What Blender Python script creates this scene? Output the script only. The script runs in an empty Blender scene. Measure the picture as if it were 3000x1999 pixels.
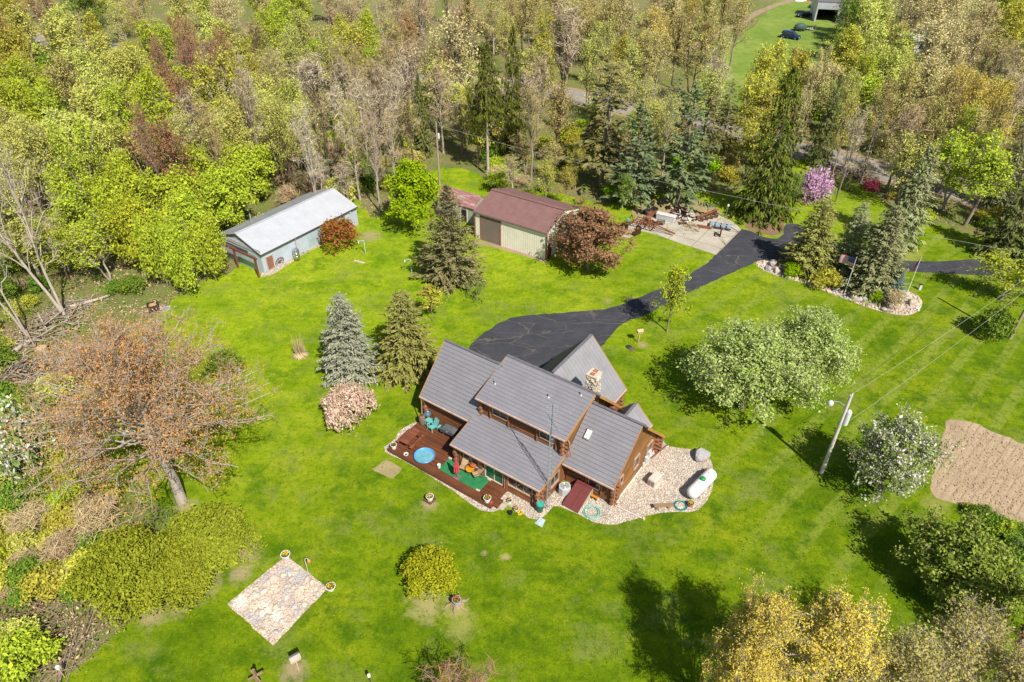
import bpy, bmesh, math, random
import numpy as np
from mathutils import Vector, Matrix, Euler
rad = math.radians
C = bpy.context.scene.collection
scene = bpy.context.scene
# ------------------------------------------------------------------ camera
CAMH = 45.0; FPX = 2072.25; PITCH = rad(36.632); ROLL = rad(0.362)
_fw = Vector((0, math.cos(PITCH), -math.sin(PITCH))); _r0 = Vector((1, 0, 0)); _u0 = Vector((0, math.sin(PITCH), math.cos(PITCH)))
_r = _r0*math.cos(ROLL) + _u0*math.sin(ROLL); _u = _u0*math.cos(ROLL) - _r0*math.sin(ROLL)
cam_data = bpy.data.cameras.new('camera'); cam = bpy.data.objects.new('camera', cam_data); C.objects.link(cam)
cam_data.sensor_width = 36; cam_data.lens = FPX/3000*36; cam_data.clip_start = 0.5; cam_data.clip_end = 3000
m = Matrix((_r, _u, -_fw)).transposed().to_4x4(); m.translation = (0, 0, CAMH); cam.matrix_world = m
scene.camera = cam
# ------------------------------------------------------------------ light
SUN_AZ = rad(-61.5); SUN_EL = rad(48.5)      # direction towards the sun (world angle from +X)
world = bpy.data.worlds.new('World'); scene.world = world; world.use_nodes = True
wn = world.node_tree.nodes; wl = world.node_tree.links
sky = wn.new('ShaderNodeTexSky'); sky.sky_type = 'NISHITA'; sky.sun_disc = False
sky.sun_elevation = SUN_EL; sky.sun_rotation = math.pi/2 - SUN_AZ
bg = wn['Background']; bg.inputs['Strength'].default_value = 0.075
wl.new(sky.outputs[0], bg.inputs['Color'])
sd = bpy.data.lights.new('sun', 'SUN'); sd.energy = 5.0; sd.angle = rad(0.5); sd.color = (1.0, 0.94, 0.84)
sun = bpy.data.objects.new('sun', sd); C.objects.link(sun)
sdir = Vector((math.cos(SUN_EL)*math.cos(SUN_AZ), math.cos(SUN_EL)*math.sin(SUN_AZ), math.sin(SUN_EL)))
sun.rotation_euler = sdir.to_track_quat('Z', 'Y').to_euler(); sun.location = (30, -20, 80)
scene.view_settings.view_transform = 'Standard'; scene.view_settings.look = 'None'
scene.view_settings.exposure = 0.45; scene.view_settings.gamma = 1
scene.render.engine = 'CYCLES'
scene.cycles.max_bounces = 6; scene.cycles.diffuse_bounces = 3; scene.cycles.transmission_bounces = 3
scene.cycles.use_denoising = True

# ------------------------------------------------------------------ helpers: geometry of the place
def P(px, py, z=0.0):
    """the point at height z that the surveyed view direction of a photo position meets"""
    d = _fw*FPX + _r*(px-1500) - _u*(py-999.5)
    t = (z-CAMH)/d.z
    return Vector((0, 0, CAMH)) + d*t
def proj(X):
    d = Vector(X) - Vector((0, 0, CAMH)); z = d.dot(_fw)
    return 1500 + FPX*d.dot(_r)/z, 999.5 - FPX*d.dot(_u)/z
def hgt(b, ty):
    g = P(*b); lo, hi = 0.0, 44.0
    for _ in range(40):
        mid = (lo+hi)/2
        if proj(g+Vector((0, 0, mid)))[1] > ty: lo = mid
        else: hi = mid
    return lo
def mpp(g):                                   # metres per photo pixel at a point
    return (Vector(g)-Vector((0, 0, CAMH))).dot(_fw)/FPX
HYAW = rad(-34.72); HO = Vector((8.42, 38.32, 0))
HE = Vector((math.cos(HYAW), math.sin(HYAW), 0)); HN = Vector((-HE.y, HE.x, 0)); HZ = Vector((0, 0, 1))
def hw(u, v, z=0): return HO + HE*u + HN*v + HZ*z
def hloc(w):                                  # world -> house u, v
    d = Vector(w)-HO; return d.dot(HE), d.dot(HN)
# ------------------------------------------------------------------ helpers: things
def tag(o, label=None, cat=None, group=None, kind=None):
    if label: o['label'] = label
    if cat: o['category'] = cat
    if group: o['group'] = group
    if kind: o['kind'] = kind
    return o
def thing(name, label, cat, loc=(0, 0, 0), rz=0.0, group=None):
    o = bpy.data.objects.new(name, None); C.objects.link(o); o.empty_display_size = .2
    o.location = loc; o.rotation_euler = (0, 0, rz)
    return tag(o, label, cat, group)
def dup(root, loc, rz=None, label=None, group=None, scale=None):
    r = root.copy(); C.objects.link(r); r.location = loc
    if rz is not None: r.rotation_euler = (0, 0, rz)
    if scale is not None: r.scale = scale
    if label: r['label'] = label
    if group: r['group'] = group
    for ch in list(root.children):
        c = ch.copy(); C.objects.link(c); c.parent = r
        for g in list(ch.children):
            d = g.copy(); C.objects.link(d); d.parent = c
    return r
class MB:
    """collects shapes and links them as one mesh object"""
    def __init__(s): s.v = []; s.f = []; s.uv = {}
    def add(s, verts, faces):
        o = len(s.v); s.v += [tuple(v) for v in verts]; s.f += [tuple(i+o for i in f) for f in faces]
        return s
    def box(s, c, size, rz=0, M=None):
        x, y, z = size[0]/2, size[1]/2, size[2]/2
        vs = [Vector((a*x, b*y, d*z)) for d in (-1, 1) for b in (-1, 1) for a in (-1, 1)]
        R = M or Matrix.Rotation(rz, 3, 'Z')
        vs = [R @ v + Vector(c) for v in vs]
        return s.add(vs, [(0, 2, 3, 1), (4, 5, 7, 6), (0, 1, 5, 4), (2, 6, 7, 3), (0, 4, 6, 2), (1, 3, 7, 5)])
    def bar(s, a, b, w, h, up=(0, 0, 1)):         # a rectangular bar from a to b
        a, b = Vector(a), Vector(b); d = (b-a); L = d.length; d.normalize(); up = Vector(up)
        if abs(d.dot(up)) > .98: up = Vector((1, 0, 0))
        x = d.cross(up).normalized(); z = x.cross(d)
        M = Matrix((d, -x, z)).transposed()
        return s.box((a+b)/2, (L, w, h), M=M)
    def cyl(s, a, b, r0, r1=None, n=10, caps=True):
        a, b = Vector(a), Vector(b); r1 = r0 if r1 is None else r1
        d = (b-a).normalized(); t = Vector((0, 0, 1)) if abs(d.z) < .9 else Vector((1, 0, 0))
        x = d.cross(t).normalized(); y = d.cross(x)
        vs = []
        for p, r in ((a, r0), (b, r1)):
            vs += [p + (x*math.cos(2*math.pi*i/n) + y*math.sin(2*math.pi*i/n))*r for i in range(n)]
        fs = [(i, i+n, (i+1) % n+n, (i+1) % n) for i in range(n)]
        if caps: fs += [tuple(range(n)), tuple(range(2*n-1, n-1, -1))]
        return s.add(vs, fs)
    def tube(s, pts, r, n=8, closed=False):
        pts = [Vector(p) for p in pts]; N = len(pts); vs = []
        for k, p in enumerate(pts):
            if closed: d = pts[(k+1) % N]-pts[k-1]
            else: d = pts[min(k+1, N-1)]-pts[max(k-1, 0)]
            d.normalize(); t = Vector((0, 0, 1)) if abs(d.z) < .9 else Vector((1, 0, 0))
            x = d.cross(t).normalized(); y = d.cross(x)
            rr = r[k] if isinstance(r, (list, tuple)) else r
            vs += [p + (x*math.cos(2*math.pi*i/n) + y*math.sin(2*math.pi*i/n))*rr for i in range(n)]
        fs = []
        for k in range(N if closed else N-1):
            k2 = (k+1) % N
            fs += [(k*n+i, k2*n+i, k2*n+(i+1) % n, k*n+(i+1) % n) for i in range(n)]
        if not closed: fs += [tuple(range(n)), tuple(range(N*n-1, (N-1)*n-1, -1))]
        return s.add(vs, fs)
    def lathe(s, prof, c=(0, 0, 0), n=20, sx=1, sy=1, cap0=True, cap1=True):
        c = Vector(c); vs = []
        for r, z in prof: vs += [c+Vector((r*sx*math.cos(2*math.pi*i/n), r*sy*math.sin(2*math.pi*i/n), z)) for i in range(n)]
        fs = []
        for k in range(len(prof)-1): fs += [(k*n+i, k*n+(i+1) % n, (k+1)*n+(i+1) % n, (k+1)*n+i) for i in range(n)]
        if cap0: fs.append(tuple(range(n-1, -1, -1)))
        if cap1: fs.append(tuple((len(prof)-1)*n+i for i in range(n)))
        return s.add(vs, fs)
    def prism(s, outline, z0, z1):
        n = len(outline); vs = [(p[0], p[1], z0) for p in outline]+[(p[0], p[1], z1) for p in outline]
        return s.add(vs, [tuple(range(n-1, -1, -1)), tuple(range(n, 2*n))]+[(i, (i+1) % n, (i+1) % n+n, i+n) for i in range(n)])
    def slab(s, quad, t):                         # a flat quad thickened downward along its normal
        q = [Vector(p) for p in quad]; nrm = (q[1]-q[0]).cross(q[2]-q[0]).normalized()
        if nrm.z < 0: q.reverse(); nrm = -nrm
        b = [p-nrm*t for p in q]; n = len(q)
        return s.add(q+b, [tuple(range(n)), tuple(range(2*n-1, n-1, -1))]+[(i, i+n, (i+1) % n+n, (i+1) % n) for i in range(n)])
    def build(s, name, mat, parent=None, smooth=False, bevel=0, loc=None, rz=0, **kw):
        me = bpy.data.meshes.new(name); me.from_pydata(s.v, [], s.f); me.update()
        bmm = bmesh.new(); bmm.from_mesh(me); bmesh.ops.recalc_face_normals(bmm, faces=bmm.faces); bmm.to_mesh(me); bmm.free()
        if smooth: me.polygons.foreach_set('use_smooth', [True]*len(me.polygons))
        o = bpy.data.objects.new(name, me); C.objects.link(o)
        if mat: me.materials.append(mat)
        if parent: o.parent = parent
        if loc is not None: o.location = loc
        if rz: o.rotation_euler = (0, 0, rz)
        if bevel:
            b = o.modifiers.new('bevel', 'BEVEL'); b.width = bevel; b.segments = 2; b.limit_method = 'ANGLE'; b.angle_limit = rad(40)
        if smooth and not kw.get('round', False):
            try: me.set_sharp_from_angle(angle=rad(45))
            except Exception: pass
        return tag(o, kw.get('label'), kw.get('cat'), kw.get('group'), kw.get('kind'))
# ------------------------------------------------------------------ helpers: materials
class NT:
    def __init__(s, name):
        s.m = bpy.data.materials.new(name); s.m.use_nodes = True; s.t = s.m.node_tree; s.n = s.t.nodes
        s.b = s.n['Principled BSDF']; s.b.inputs['Roughness'].default_value = .8
        s.b.inputs['Specular IOR Level'].default_value = .3
    def node(s, typ, **kw):
        n = s.n.new(typ)
        for k, v in kw.items(): setattr(n, k, v)
        return n
    def link(s, a, b): s.t.links.new(a, b)
    def coord(s, which='Object'):
        if not hasattr(s, '_c'): s._c = s.node('ShaderNodeTexCoord')
        return s._c.outputs[which]
    def mapped(s, scale=(1, 1, 1), rot=(0, 0, 0), loc=(0, 0, 0), src=None):
        m = s.node('ShaderNodeMapping'); m.inputs['Scale'].default_value = scale; m.inputs['Rotation'].default_value = rot; m.inputs['Location'].default_value = loc
        s.link(src or s.coord(), m.inputs['Vector']); return m.outputs[0]
    def noise(s, scale, detail=4, rough=.55, vec=None, dist=0):
        n = s.node('ShaderNodeTexNoise'); n.inputs['Scale'].default_value = scale; n.inputs['Detail'].default_value = detail
        n.inputs['Roughness'].default_value = rough; n.inputs['Distortion'].default_value = dist
        s.link(vec or s.coord(), n.inputs['Vector']); return n.outputs['Fac']
    def voro(s, scale, feature='F1', vec=None, out='Distance', rnd=1):
        n = s.node('ShaderNodeTexVoronoi'); n.feature = feature; n.inputs['Scale'].default_value = scale; n.inputs['Randomness'].default_value = rnd
        s.link(vec or s.coord(), n.inputs['Vector']); return n.outputs[out]
    def ramp(s, fac, stops, interp='LINEAR'):
        r = s.node('ShaderNodeValToRGB'); cr = r.color_ramp; cr.interpolation = interp
        while len(cr.elements) < len(stops): cr.elements.new(.5)
        for e, (p, c) in zip(cr.elements, stops):
            e.position = p; e.color = (c[0], c[1], c[2], 1) if isinstance(c, (tuple, list)) else (c, c, c, 1)
        s.link(fac, r.inputs[0]); return r.outputs[0]
    def mix(s, fac, a, b, mode='MIX'):
        n = s.node('ShaderNodeMix', data_type='RGBA', blend_type=mode)
        for v, k in ((fac, 0), (a, 6), (b, 7)):
            if isinstance(v, (int, float)): n.inputs[k].default_value = v if k == 0 else (v, v, v, 1)
            elif isinstance(v, tuple): n.inputs[k].default_value = (*v[:3], 1)
            else: s.link(v, n.inputs[k])
        return n.outputs[2]
    def math(s, op, a, b=0.0, clamp=False):
        n = s.node('ShaderNodeMath', operation=op); n.use_clamp = clamp
        for i, v in enumerate((a, b)):
            if isinstance(v, (int, float)): n.inputs[i].default_value = v
            else: s.link(v, n.inputs[i])
        return n.outputs[0]
    def bump(s, h, strength=.3, dist=.05):
        n = s.node('ShaderNodeBump'); n.inputs['Strength'].default_value = strength; n.inputs['Distance'].default_value = dist
        s.link(h, n.inputs['Height']); s.link(n.outputs[0], s.b.inputs['Normal'])
    def col(s, c):
        if isinstance(c, tuple): s.b.inputs['Base Color'].default_value = (*c[:3], 1)
        else: s.link(c, s.b.inputs['Base Color'])
        return s
    def sep(s, vec):
        n = s.node('ShaderNodeSeparateXYZ'); s.link(vec, n.inputs[0]); return n.outputs
    def set(s, **kw):
        for k, v in kw.items(): s.b.inputs[k].default_value = v
        return s
_simple = {}
def paint(name, c, rough=.6, metal=0, var=.25, scale=3, spec=.3):
    """a plain surface with wear: noise shifts its value and roughness a little"""
    if name in _simple: return _simple[name]
    t = NT(name); f = t.noise(scale, 6, .65)
    a = tuple(x*(1-var) for x in c); b = tuple(min(1, x*(1+var*.6)) for x in c)
    t.col(t.ramp(f, [(.3, a), (.7, b)])); t.set(Roughness=rough, Metallic=metal); t.b.inputs['Specular IOR Level'].default_value = spec
    _simple[name] = t.m; return t.m
def m_bark(name, a, b):
    t = NT(name); f = t.noise(3, 6, .7, t.mapped((1, 1, .25))); t.col(t.ramp(f, [(.3, a), (.7, b)])); t.set(Roughness=.95); t.b.inputs['Specular IOR Level'].default_value = .1; return t.m
# ------------------------------------------------------------------ setting: ground, lawn, drive, road, beds
rng = random.Random(7)
_d = P(2665, 953)-P(2526.8, 1091); MOW = 90-math.degrees(math.atan2(_d.y, _d.x))
def sheet(name, pts, z, mat, label=None, jitter=0.0, step=1.2, curve=True, kind='structure', world_pts=False, **kw):
    """a flat polygon on the ground, its outline resampled and roughened"""
    W = [Vector(p).to_2d() if world_pts else P(*p).to_2d() for p in pts]; n = len(W); out = []
    for i in range(n):
        a, b, c, d = W[i-1], W[i], W[(i+1) % n], W[(i+2) % n]
        L = (c-b).length; k = max(1, int(L/step))
        for j in range(k):
            t = j/k
            if curve:
                q = 0.5*((2*b)+(c-a)*t+(2*a-5*b+4*c-d)*t*t+(3*b-a-3*c+d)*t**3)
            else: q = b.lerp(c, t)
            if jitter: q = q+Vector((rng.uniform(-1, 1), rng.uniform(-1, 1)))*jitter
            out.append(q)
    bmm = bmesh.new(); vs = [bmm.verts.new((p.x, p.y, z)) for p in out]
    es = [bmm.edges.new((vs[i], vs[(i+1) % len(vs)])) for i in range(len(vs))]
    bmesh.ops.triangle_fill(bmm, use_beauty=True, use_dissolve=False, edges=es)
    for f in bmm.faces:
        f.normal_update()
        if f.normal.z < 0: f.normal_flip()
    me = bpy.data.meshes.new(name); bmm.to_mesh(me); bmm.free(); me.materials.append(mat)
    o = bpy.data.objects.new(name, me); C.objects.link(o); tag(o, label=label, kind=kind, **kw); return o, out

_dt, _sw, _ms = (.36, .27, .17), (.36, .30, .14), (.27, .27, .07)
WORN = [(1884, 1010, .8, _dt), (1258, 1480, .9, _dt), (860, 1965, 1.3, _dt), (1340, 1782, 1.1, _sw), (1250, 1772, 1.9, _sw), (1350, 1835, 1.6, _ms), (1850, 880, 1.0, _dt), (715, 1620, 1.6, _dt), (705, 1680, 1.2, _dt), (1082, 692, 2.0, _dt), (640, 765, 1.5, _dt), (1480, 1632, .5, _sw), (2660, 748, 2.6, _ms), (2600, 740, 2.4, _sw), (2530, 640, 1.6, _dt), (2290, 610, 1.4, _dt), (600, 1715, 1.6, _dt), (530, 1765, 1.5, _dt), (450, 1800, 1.3, _dt), (2740, 1480, 1.4, _ms), (2830, 1580, 1.6, _dt), (1100, 1110, .9, _dt), (1000, 1110, 1.0, _ms), (1500, 1475, .8, _ms), (1780, 880, 1.0, _ms), (1420, 1620, .35, _dt), (1300, 1640, .3, _dt), (330, 1010, 2.4, _dt), (420, 950, 2.0, _dt), (540, 1490, 1.3, _dt), (2080, 770, .8, _ms)]
def m_lawn():
    t = NT('lawn_grass')
    big = t.noise(.085, 5, .62); mid = t.noise(.42, 6, .7, t.mapped((1, 1.6, 1), (0, 0, rad(40)))); fine = t.noise(1.9, 7, .8); vfine = t.noise(7, 5, .85)
    f = t.math('ADD', t.math('MULTIPLY', big, .45), t.math('MULTIPLY', mid, .55))
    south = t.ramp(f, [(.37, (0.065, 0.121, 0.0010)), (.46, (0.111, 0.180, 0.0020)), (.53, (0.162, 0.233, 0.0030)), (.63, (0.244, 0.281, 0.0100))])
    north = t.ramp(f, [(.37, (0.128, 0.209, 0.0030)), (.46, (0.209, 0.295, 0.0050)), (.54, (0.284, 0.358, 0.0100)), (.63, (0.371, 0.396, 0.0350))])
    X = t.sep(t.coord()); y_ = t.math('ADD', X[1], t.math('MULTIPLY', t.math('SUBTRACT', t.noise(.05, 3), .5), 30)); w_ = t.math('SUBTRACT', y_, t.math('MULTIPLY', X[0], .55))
    far = t.math('MULTIPLY', t.math('SUBTRACT', w_, 34.0), .022, True); c = t.mix(far, south, north)  # north-west brightening put into the grass colour, along with its drier yellow
    # mowing passes: bent grass lies lighter and darker in bands across the front lawn
    x = t.sep(t.mapped((1, 1, 1), (0, 0, rad(MOW))))[0]
    wob = t.math('ADD', t.math('MULTIPLY', t.noise(.06, 1), 1.6), x)
    st = t.math('SINE', t.math('MULTIPLY', wob, 2*math.pi/2.9))
    east = t.math('MULTIPLY', t.math('SUBTRACT', X[0], 12.0), .09, True); east = t.math('MULTIPLY', east, t.math('MULTIPLY', t.math('SUBTRACT', X[1], 26.0), .08, True))
    amt = t.math('MULTIPLY', t.ramp(st, [(.3, 0.0), (.7, 1.0)]), t.math('MULTIPLY', east, t.ramp(t.noise(.16, 3), [(.35, .5), (.65, 1.0)])))
    c = t.mix(amt, c, (.225, .275, .035))
    # long faint mower tracks on the north lawn
    tr = t.noise(.62, 5, .65, t.mapped((.10, 1.0, 1), (0, 0, rad(-25))))
    c = t.mix(t.math('MULTIPLY', t.ramp(tr, [(.50, 0.0), (.66, .7)]), far), c, (.30, .35, .028))
    # lush clumps, dry patches, single tufts
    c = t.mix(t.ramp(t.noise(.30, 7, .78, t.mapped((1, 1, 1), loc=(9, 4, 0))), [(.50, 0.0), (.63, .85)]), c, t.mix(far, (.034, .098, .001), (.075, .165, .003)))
    c = t.mix(t.ramp(t.noise(.23, 7, .75, t.mapped((1, 1, 1), loc=(31, -12, 0))), [(.52, 0.0), (.66, .85)]), c, (.185, .215, .045))
    c = t.mix(t.ramp(t.noise(.6, 8, .8, t.mapped((1, 1, 1), loc=(-7, 22, 0))), [(.62, 0.0), (.72, .75)]), c, (.27, .245, .085))
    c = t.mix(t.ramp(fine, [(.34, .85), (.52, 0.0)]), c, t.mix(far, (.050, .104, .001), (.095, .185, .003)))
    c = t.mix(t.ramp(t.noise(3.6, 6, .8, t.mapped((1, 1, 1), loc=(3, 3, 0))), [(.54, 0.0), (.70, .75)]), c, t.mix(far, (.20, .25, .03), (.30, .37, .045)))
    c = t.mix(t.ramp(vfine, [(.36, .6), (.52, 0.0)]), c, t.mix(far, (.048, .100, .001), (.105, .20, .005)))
    edge = t.noise(1.5, 8, .85)
    for px, py, r_, cc in WORN:
        p_ = P(px, py); dn = t.node('ShaderNodeVectorMath', operation='DISTANCE'); t.link(t.coord(), dn.inputs[0]); dn.inputs[1].default_value = p_
        k = t.math('ADD', t.math('SUBTRACT', .92, t.math('DIVIDE', dn.outputs['Value'], r_)), t.math('MULTIPLY', t.math('SUBTRACT', edge, .5), 3.0))
        c = t.mix(t.ramp(k, [(.0, 0.0), (.75, .8)]), c, cc)
    t.col(c); t.set(Roughness=.9); t.b.inputs['Specular IOR Level'].default_value = .08
    t.bump(t.math('ADD', fine, vfine), .6, .06); return t.m
def m_floor():
    t = NT('woodland_floor')
    a = t.noise(.12, 6, .7); b = t.noise(.9, 7, .75); c0 = t.noise(4, 5, .8)
    c = t.ramp(a, [(.36, (.12, .20, .02)), (.48, (.19, .23, .04)), (.56, (.25, .22, .085)), (.68, (.31, .245, .13))])
    c = t.mix(t.ramp(b, [(.4, 0.0), (.62, .8)]), c, (.24, .19, .10))
    c = t.mix(t.ramp(t.noise(.45, 6, .7, t.mapped((1, 1, 1), loc=(4, 8, 0))), [(.5, 0.0), (.64, .85)]), c, (.14, .25, .018))
    c = t.mix(t.ramp(c0, [(.3, .7), (.6, 0.0)]), c, (.07, .06, .028))
    t.col(c); t.set(Roughness=.95); t.bump(t.math('ADD', b, c0), .9, .15); return t.m
def m_meadow():
    t = NT('meadow_grass'); a = t.noise(.06, 5, .65); b = t.noise(.5, 6, .75)
    c = t.ramp(a, [(.35, (.15, .225, .025)), (.55, (.215, .285, .045)), (.7, (.29, .30, .09))])
    c = t.mix(t.ramp(b, [(.35, .6), (.6, 0.0)]), c, (.085, .16, .016)); t.col(c); t.set(Roughness=.95); t.bump(b, .5, .1); return t.m
def m_asphalt(name, base, pale, seams=True):
    t = NT(name); n = t.noise(.5, 6, .7); g = t.noise(40, 2, .8)
    c = t.ramp(n, [(.3, tuple(x*.72 for x in base)), (.7, tuple(x*1.25 for x in base))])
    v = t.mapped((.55, 1.5, 1), (0, 0, rad(-38)))
    warp = t.node('ShaderNodeVectorMath', operation='ADD'); nz = t.node('ShaderNodeTexNoise'); nz.inputs['Scale'].default_value = .6; nz.inputs['Detail'].default_value = 5
    t.link(t.coord(), nz.inputs['Vector']); sc = t.node('ShaderNodeVectorMath', operation='SCALE'); sc.inputs['Scale'].default_value = .9; t.link(nz.outputs['Color'], sc.inputs[0])
    t.link(v, warp.inputs[0]); t.link(sc.outputs[0], warp.inputs[1])
    if seams:
        e = t.voro(.36, 'DISTANCE_TO_EDGE', warp.outputs[0])
        seam = t.math('MULTIPLY', t.ramp(e, [(.004, 1.0), (.022, 0.0)]), t.ramp(t.noise(.35, 4, .7), [(.40, 0.0), (.56, .85)]))
        c = t.mix(seam, c, pale)
        e2 = t.noise(.9, 8, .8, t.mapped((.5, 2.4, 1), (0, 0, rad(-38)), (5, 2, 0)))
        c = t.mix(t.ramp(e2, [(.54, 0.0), (.74, .5)]), c, pale)
        c = t.mix(t.ramp(t.noise(.28, 5, .7), [(.5, 0.0), (.7, .35)]), c, (.10, .10, .115))
    c = t.mix(t.ramp(g, [(.3, .35), (.7, 0.0)]), c, tuple(x*.6 for x in base))
    t.col(c); t.set(Roughness=.85); t.bump(g, .3, .01); return t.m
def m_concrete():
    t = NT('old_concrete'); n = t.noise(.4, 7, .7); f = t.noise(6, 6, .75)
    c = t.ramp(n, [(.3, (.37, .33, .26)), (.7, (.53, .48, .40))])
    c = t.mix(t.ramp(f, [(.35, .5), (.6, 0.0)]), c, (.26, .225, .165))
    e = t.voro(.42, 'DISTANCE_TO_EDGE', t.mapped((1, 1, 1), (0, 0, rad(20))))
    c = t.mix(t.math('MULTIPLY', t.ramp(e, [(.004, 1.0), (.02, 0.0)]), t.ramp(t.noise(.3, 3), [(.45, 0.0), (.58, 1.0)])), c, (.13, .12, .05))
    # joints of the slab bays
    w = t.mapped((1, 1, 1), (0, 0, -HYAW)); s = t.sep(w)
    for k, per in ((0, 3.4), (1, 3.9)):
        fr = t.math('PINGPONG', s[k], per/2)
        c = t.mix(t.ramp(fr, [(.02, .8), (.05, 0.0)]), c, (.15, .14, .05))
    t.col(c); t.set(Roughness=.9); t.bump(f, .3, .02); return t.m
def m_gravel(name, cols, scale, dirt=(.22, .17, .11), bump=.8):
    t = NT(name); id_ = t.voro(scale, 'F1', out='Color'); d = t.voro(scale, 'F1'); k = t.sep(id_)[0]
    n = len(cols); c = t.ramp(k, [(i/n, x) for i, x in enumerate(cols)], 'CONSTANT')
    c = t.mix(t.ramp(d, [(.42, 0.0), (.62, .6)]), c, dirt)
    c = t.mix(t.ramp(t.noise(.6, 6, .7), [(.52, 0.0), (.75, .55)]), c, dirt)
    t.col(c); t.set(Roughness=.85); t.bump(t.math('SUBTRACT', 1.0, d), bump, .05); return t.m
def m_soil(name, a, b, furrow=0, rot=0, per=.75):
    t = NT(name); n = t.noise(.5, 7, .75); f = t.noise(5, 6, .8)
    c = t.ramp(n, [(.3, a), (.7, b)]); c = t.mix(t.ramp(f, [(.35, .45), (.6, 0.0)]), c, tuple(x*.55 for x in a))
    h = f
    if furrow:
        s = t.sep(t.mapped((1, 1, 1), (0, 0, rot)))[0]; w = t.math('ADD', s, t.math('MULTIPLY', t.noise(.3, 2), .35))
        fr = t.math('PINGPONG', w, per/2)
        line = t.math('MULTIPLY', t.ramp(fr, [(.0, 1.0), (.09, 0.0)]), t.ramp(t.noise(.5, 4), [(.38, .1), (.6, 1.0)]))
        c = t.mix(t.math('MULTIPLY', line, .8), c, tuple(x*.5 for x in a)); h = t.math('ADD', f, fr); c = t.mix(t.ramp(t.noise(.28, 6, .75), [(.54, 0.0), (.68, .6)]), c, tuple(x*.62 for x in a)); c = t.mix(t.ramp(t.noise(2.6, 6, .85), [(.55, 0.0), (.72, .55)]), c, tuple(x*1.15 for x in b))
    t.col(c); t.set(Roughness=.95); t.bump(h, .8, .06); return t.m
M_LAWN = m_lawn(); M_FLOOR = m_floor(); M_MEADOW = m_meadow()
M_DRIVE = m_asphalt('drive_asphalt', (.047, .049, .059), (.15, .125, .098)); M_ROAD = m_asphalt('road_asphalt', (.30, .275, .245), (.16, .14, .12))
M_CONC = m_concrete()
M_GRAVEL = m_gravel('pale_gravel', [(.56, .49, .40), (.42, .355, .30), (.62, .56, .49), (.35, .295, .25), (.53, .43, .34), (.68, .64, .58)], 11)
M_COB = m_gravel('cobble_gravel', [(.66, .54, .42), (.54, .44, .35), (.72, .62, .51), (.46, .39, .34), (.64, .49, .38)], 8)
M_SOIL = m_soil('tilled_soil', (.36, .265, .165), (.50, .385, .25), 1, rad(MOW), .62); M_DIRT = m_soil('bare_dirt', (.27, .20, .12), (.40, .30, .20)); M_MULCH = m_soil('brown_litter', (.17, .105, .06), (.29, .19, .11))
M_STRAW = m_soil('dry_grass', (.27, .22, .10), (.40, .32, .17))

MB().add([(-1500, -600, -.012), (1500, -600, -.012), (1500, 2600, -.012), (-1500, 2600, -.012)], [(0, 1, 2, 3)]).build('ground', M_FLOOR, kind='structure')
LAWN_PX = [(60, 2150), (240, 1960), (330, 1870), (430, 1795), (520, 1765), (600, 1720), (660, 1640), (640, 1540), (480, 1490), (330, 1420), (260, 1290), (240, 1150), (330, 1020), (440, 935),
  (520, 870), (620, 815), (690, 790), (720, 740), (880, 640), (1040, 590), (1090, 640), (1150, 600), (1230, 520), (1300, 495), (1400, 505), (1440, 545), (1560, 560), (1680, 575), (1760, 600), (1850, 590), (1960, 560),
  (2060, 560), (2160, 560), (2260, 520), (2300, 470), (2390, 475), (2480, 510), (2570, 570), (2640, 640), (2760, 660), (2850, 690), (3000, 690), (3250, 700), (3400, 1100), (3300, 1500), (3300, 2100), (2900, 2900), (600, 2900)]
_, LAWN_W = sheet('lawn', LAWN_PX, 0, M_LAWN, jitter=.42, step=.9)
sheet('meadow', [(1960, 330), (2060, 220), (2160, 120), (2260, 20), (2330, -60), (2480, -60), (2500, 40), (2470, 120), (2440, 230), (2360, 330), (2160, 340)], -.004, M_MEADOW, jitter=.6, step=4)
sheet('farm_track', [(2010, 140), (2090, 100), (2160, 65), (2210, 35), (2280, 8), (2340, -8), (2350, -1), (2290, 15), (2225, 42), (2175, 73), (2105, 108), (2020, 152)], .004, M_DIRT, jitter=.12, step=2)
# the country road with its yellow centre line and pale shoulders
ROAD_C = [(-400, 20), (0, 95), (400, 150), (800, 186), (1110, 207), (1400, 240), (1600, 266), (1900, 330), (2150, 388), (2380, 447), (2560, 497), (2760, 545), (2900, 590), (3100, 640), (3500, 760)]
_rc = [P(*p).to_2d() for p in ROAD_C]
def ribbon(name, z, off0, off1, mat, pts=_rc, kind='structure', n=12):
    Q = []
    for i in range(len(pts)-1):
        a, b, c, d = pts[max(i-1, 0)], pts[i], pts[i+1], pts[min(i+2, len(pts)-1)]
        for j in range(n):
            t = j/n; Q.append(0.5*((2*b)+(c-a)*t+(2*a-5*b+4*c-d)*t*t+(3*b-a-3*c+d)*t**3))
    mb = MB(); V = []
    for i, q in enumerate(Q):
        d = (Q[min(i+1, len(Q)-1)]-Q[max(i-1, 0)]).normalized(); nn = Vector((-d.y, d.x))
        V += [(*(q+nn*off0), z), (*(q+nn*off1), z)]
    mb.add(V, [(2*i, 2*i+1, 2*i+3, 2*i+2) for i in range(len(Q)-1)])
    return mb.build(name, mat, kind=kind)
ribbon('road_shoulder', -.006, -4.6, 4.6, M_DIRT); ribbon('road', .000, -3.1, 3.1, M_ROAD)
ribbon('road_marking', .005, -.14, -.03, paint('yellow_line', (.55, .36, .05))); ribbon('road_marking', .005, .04, .15, paint('yellow_line', (.55, .36, .05)))
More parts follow.
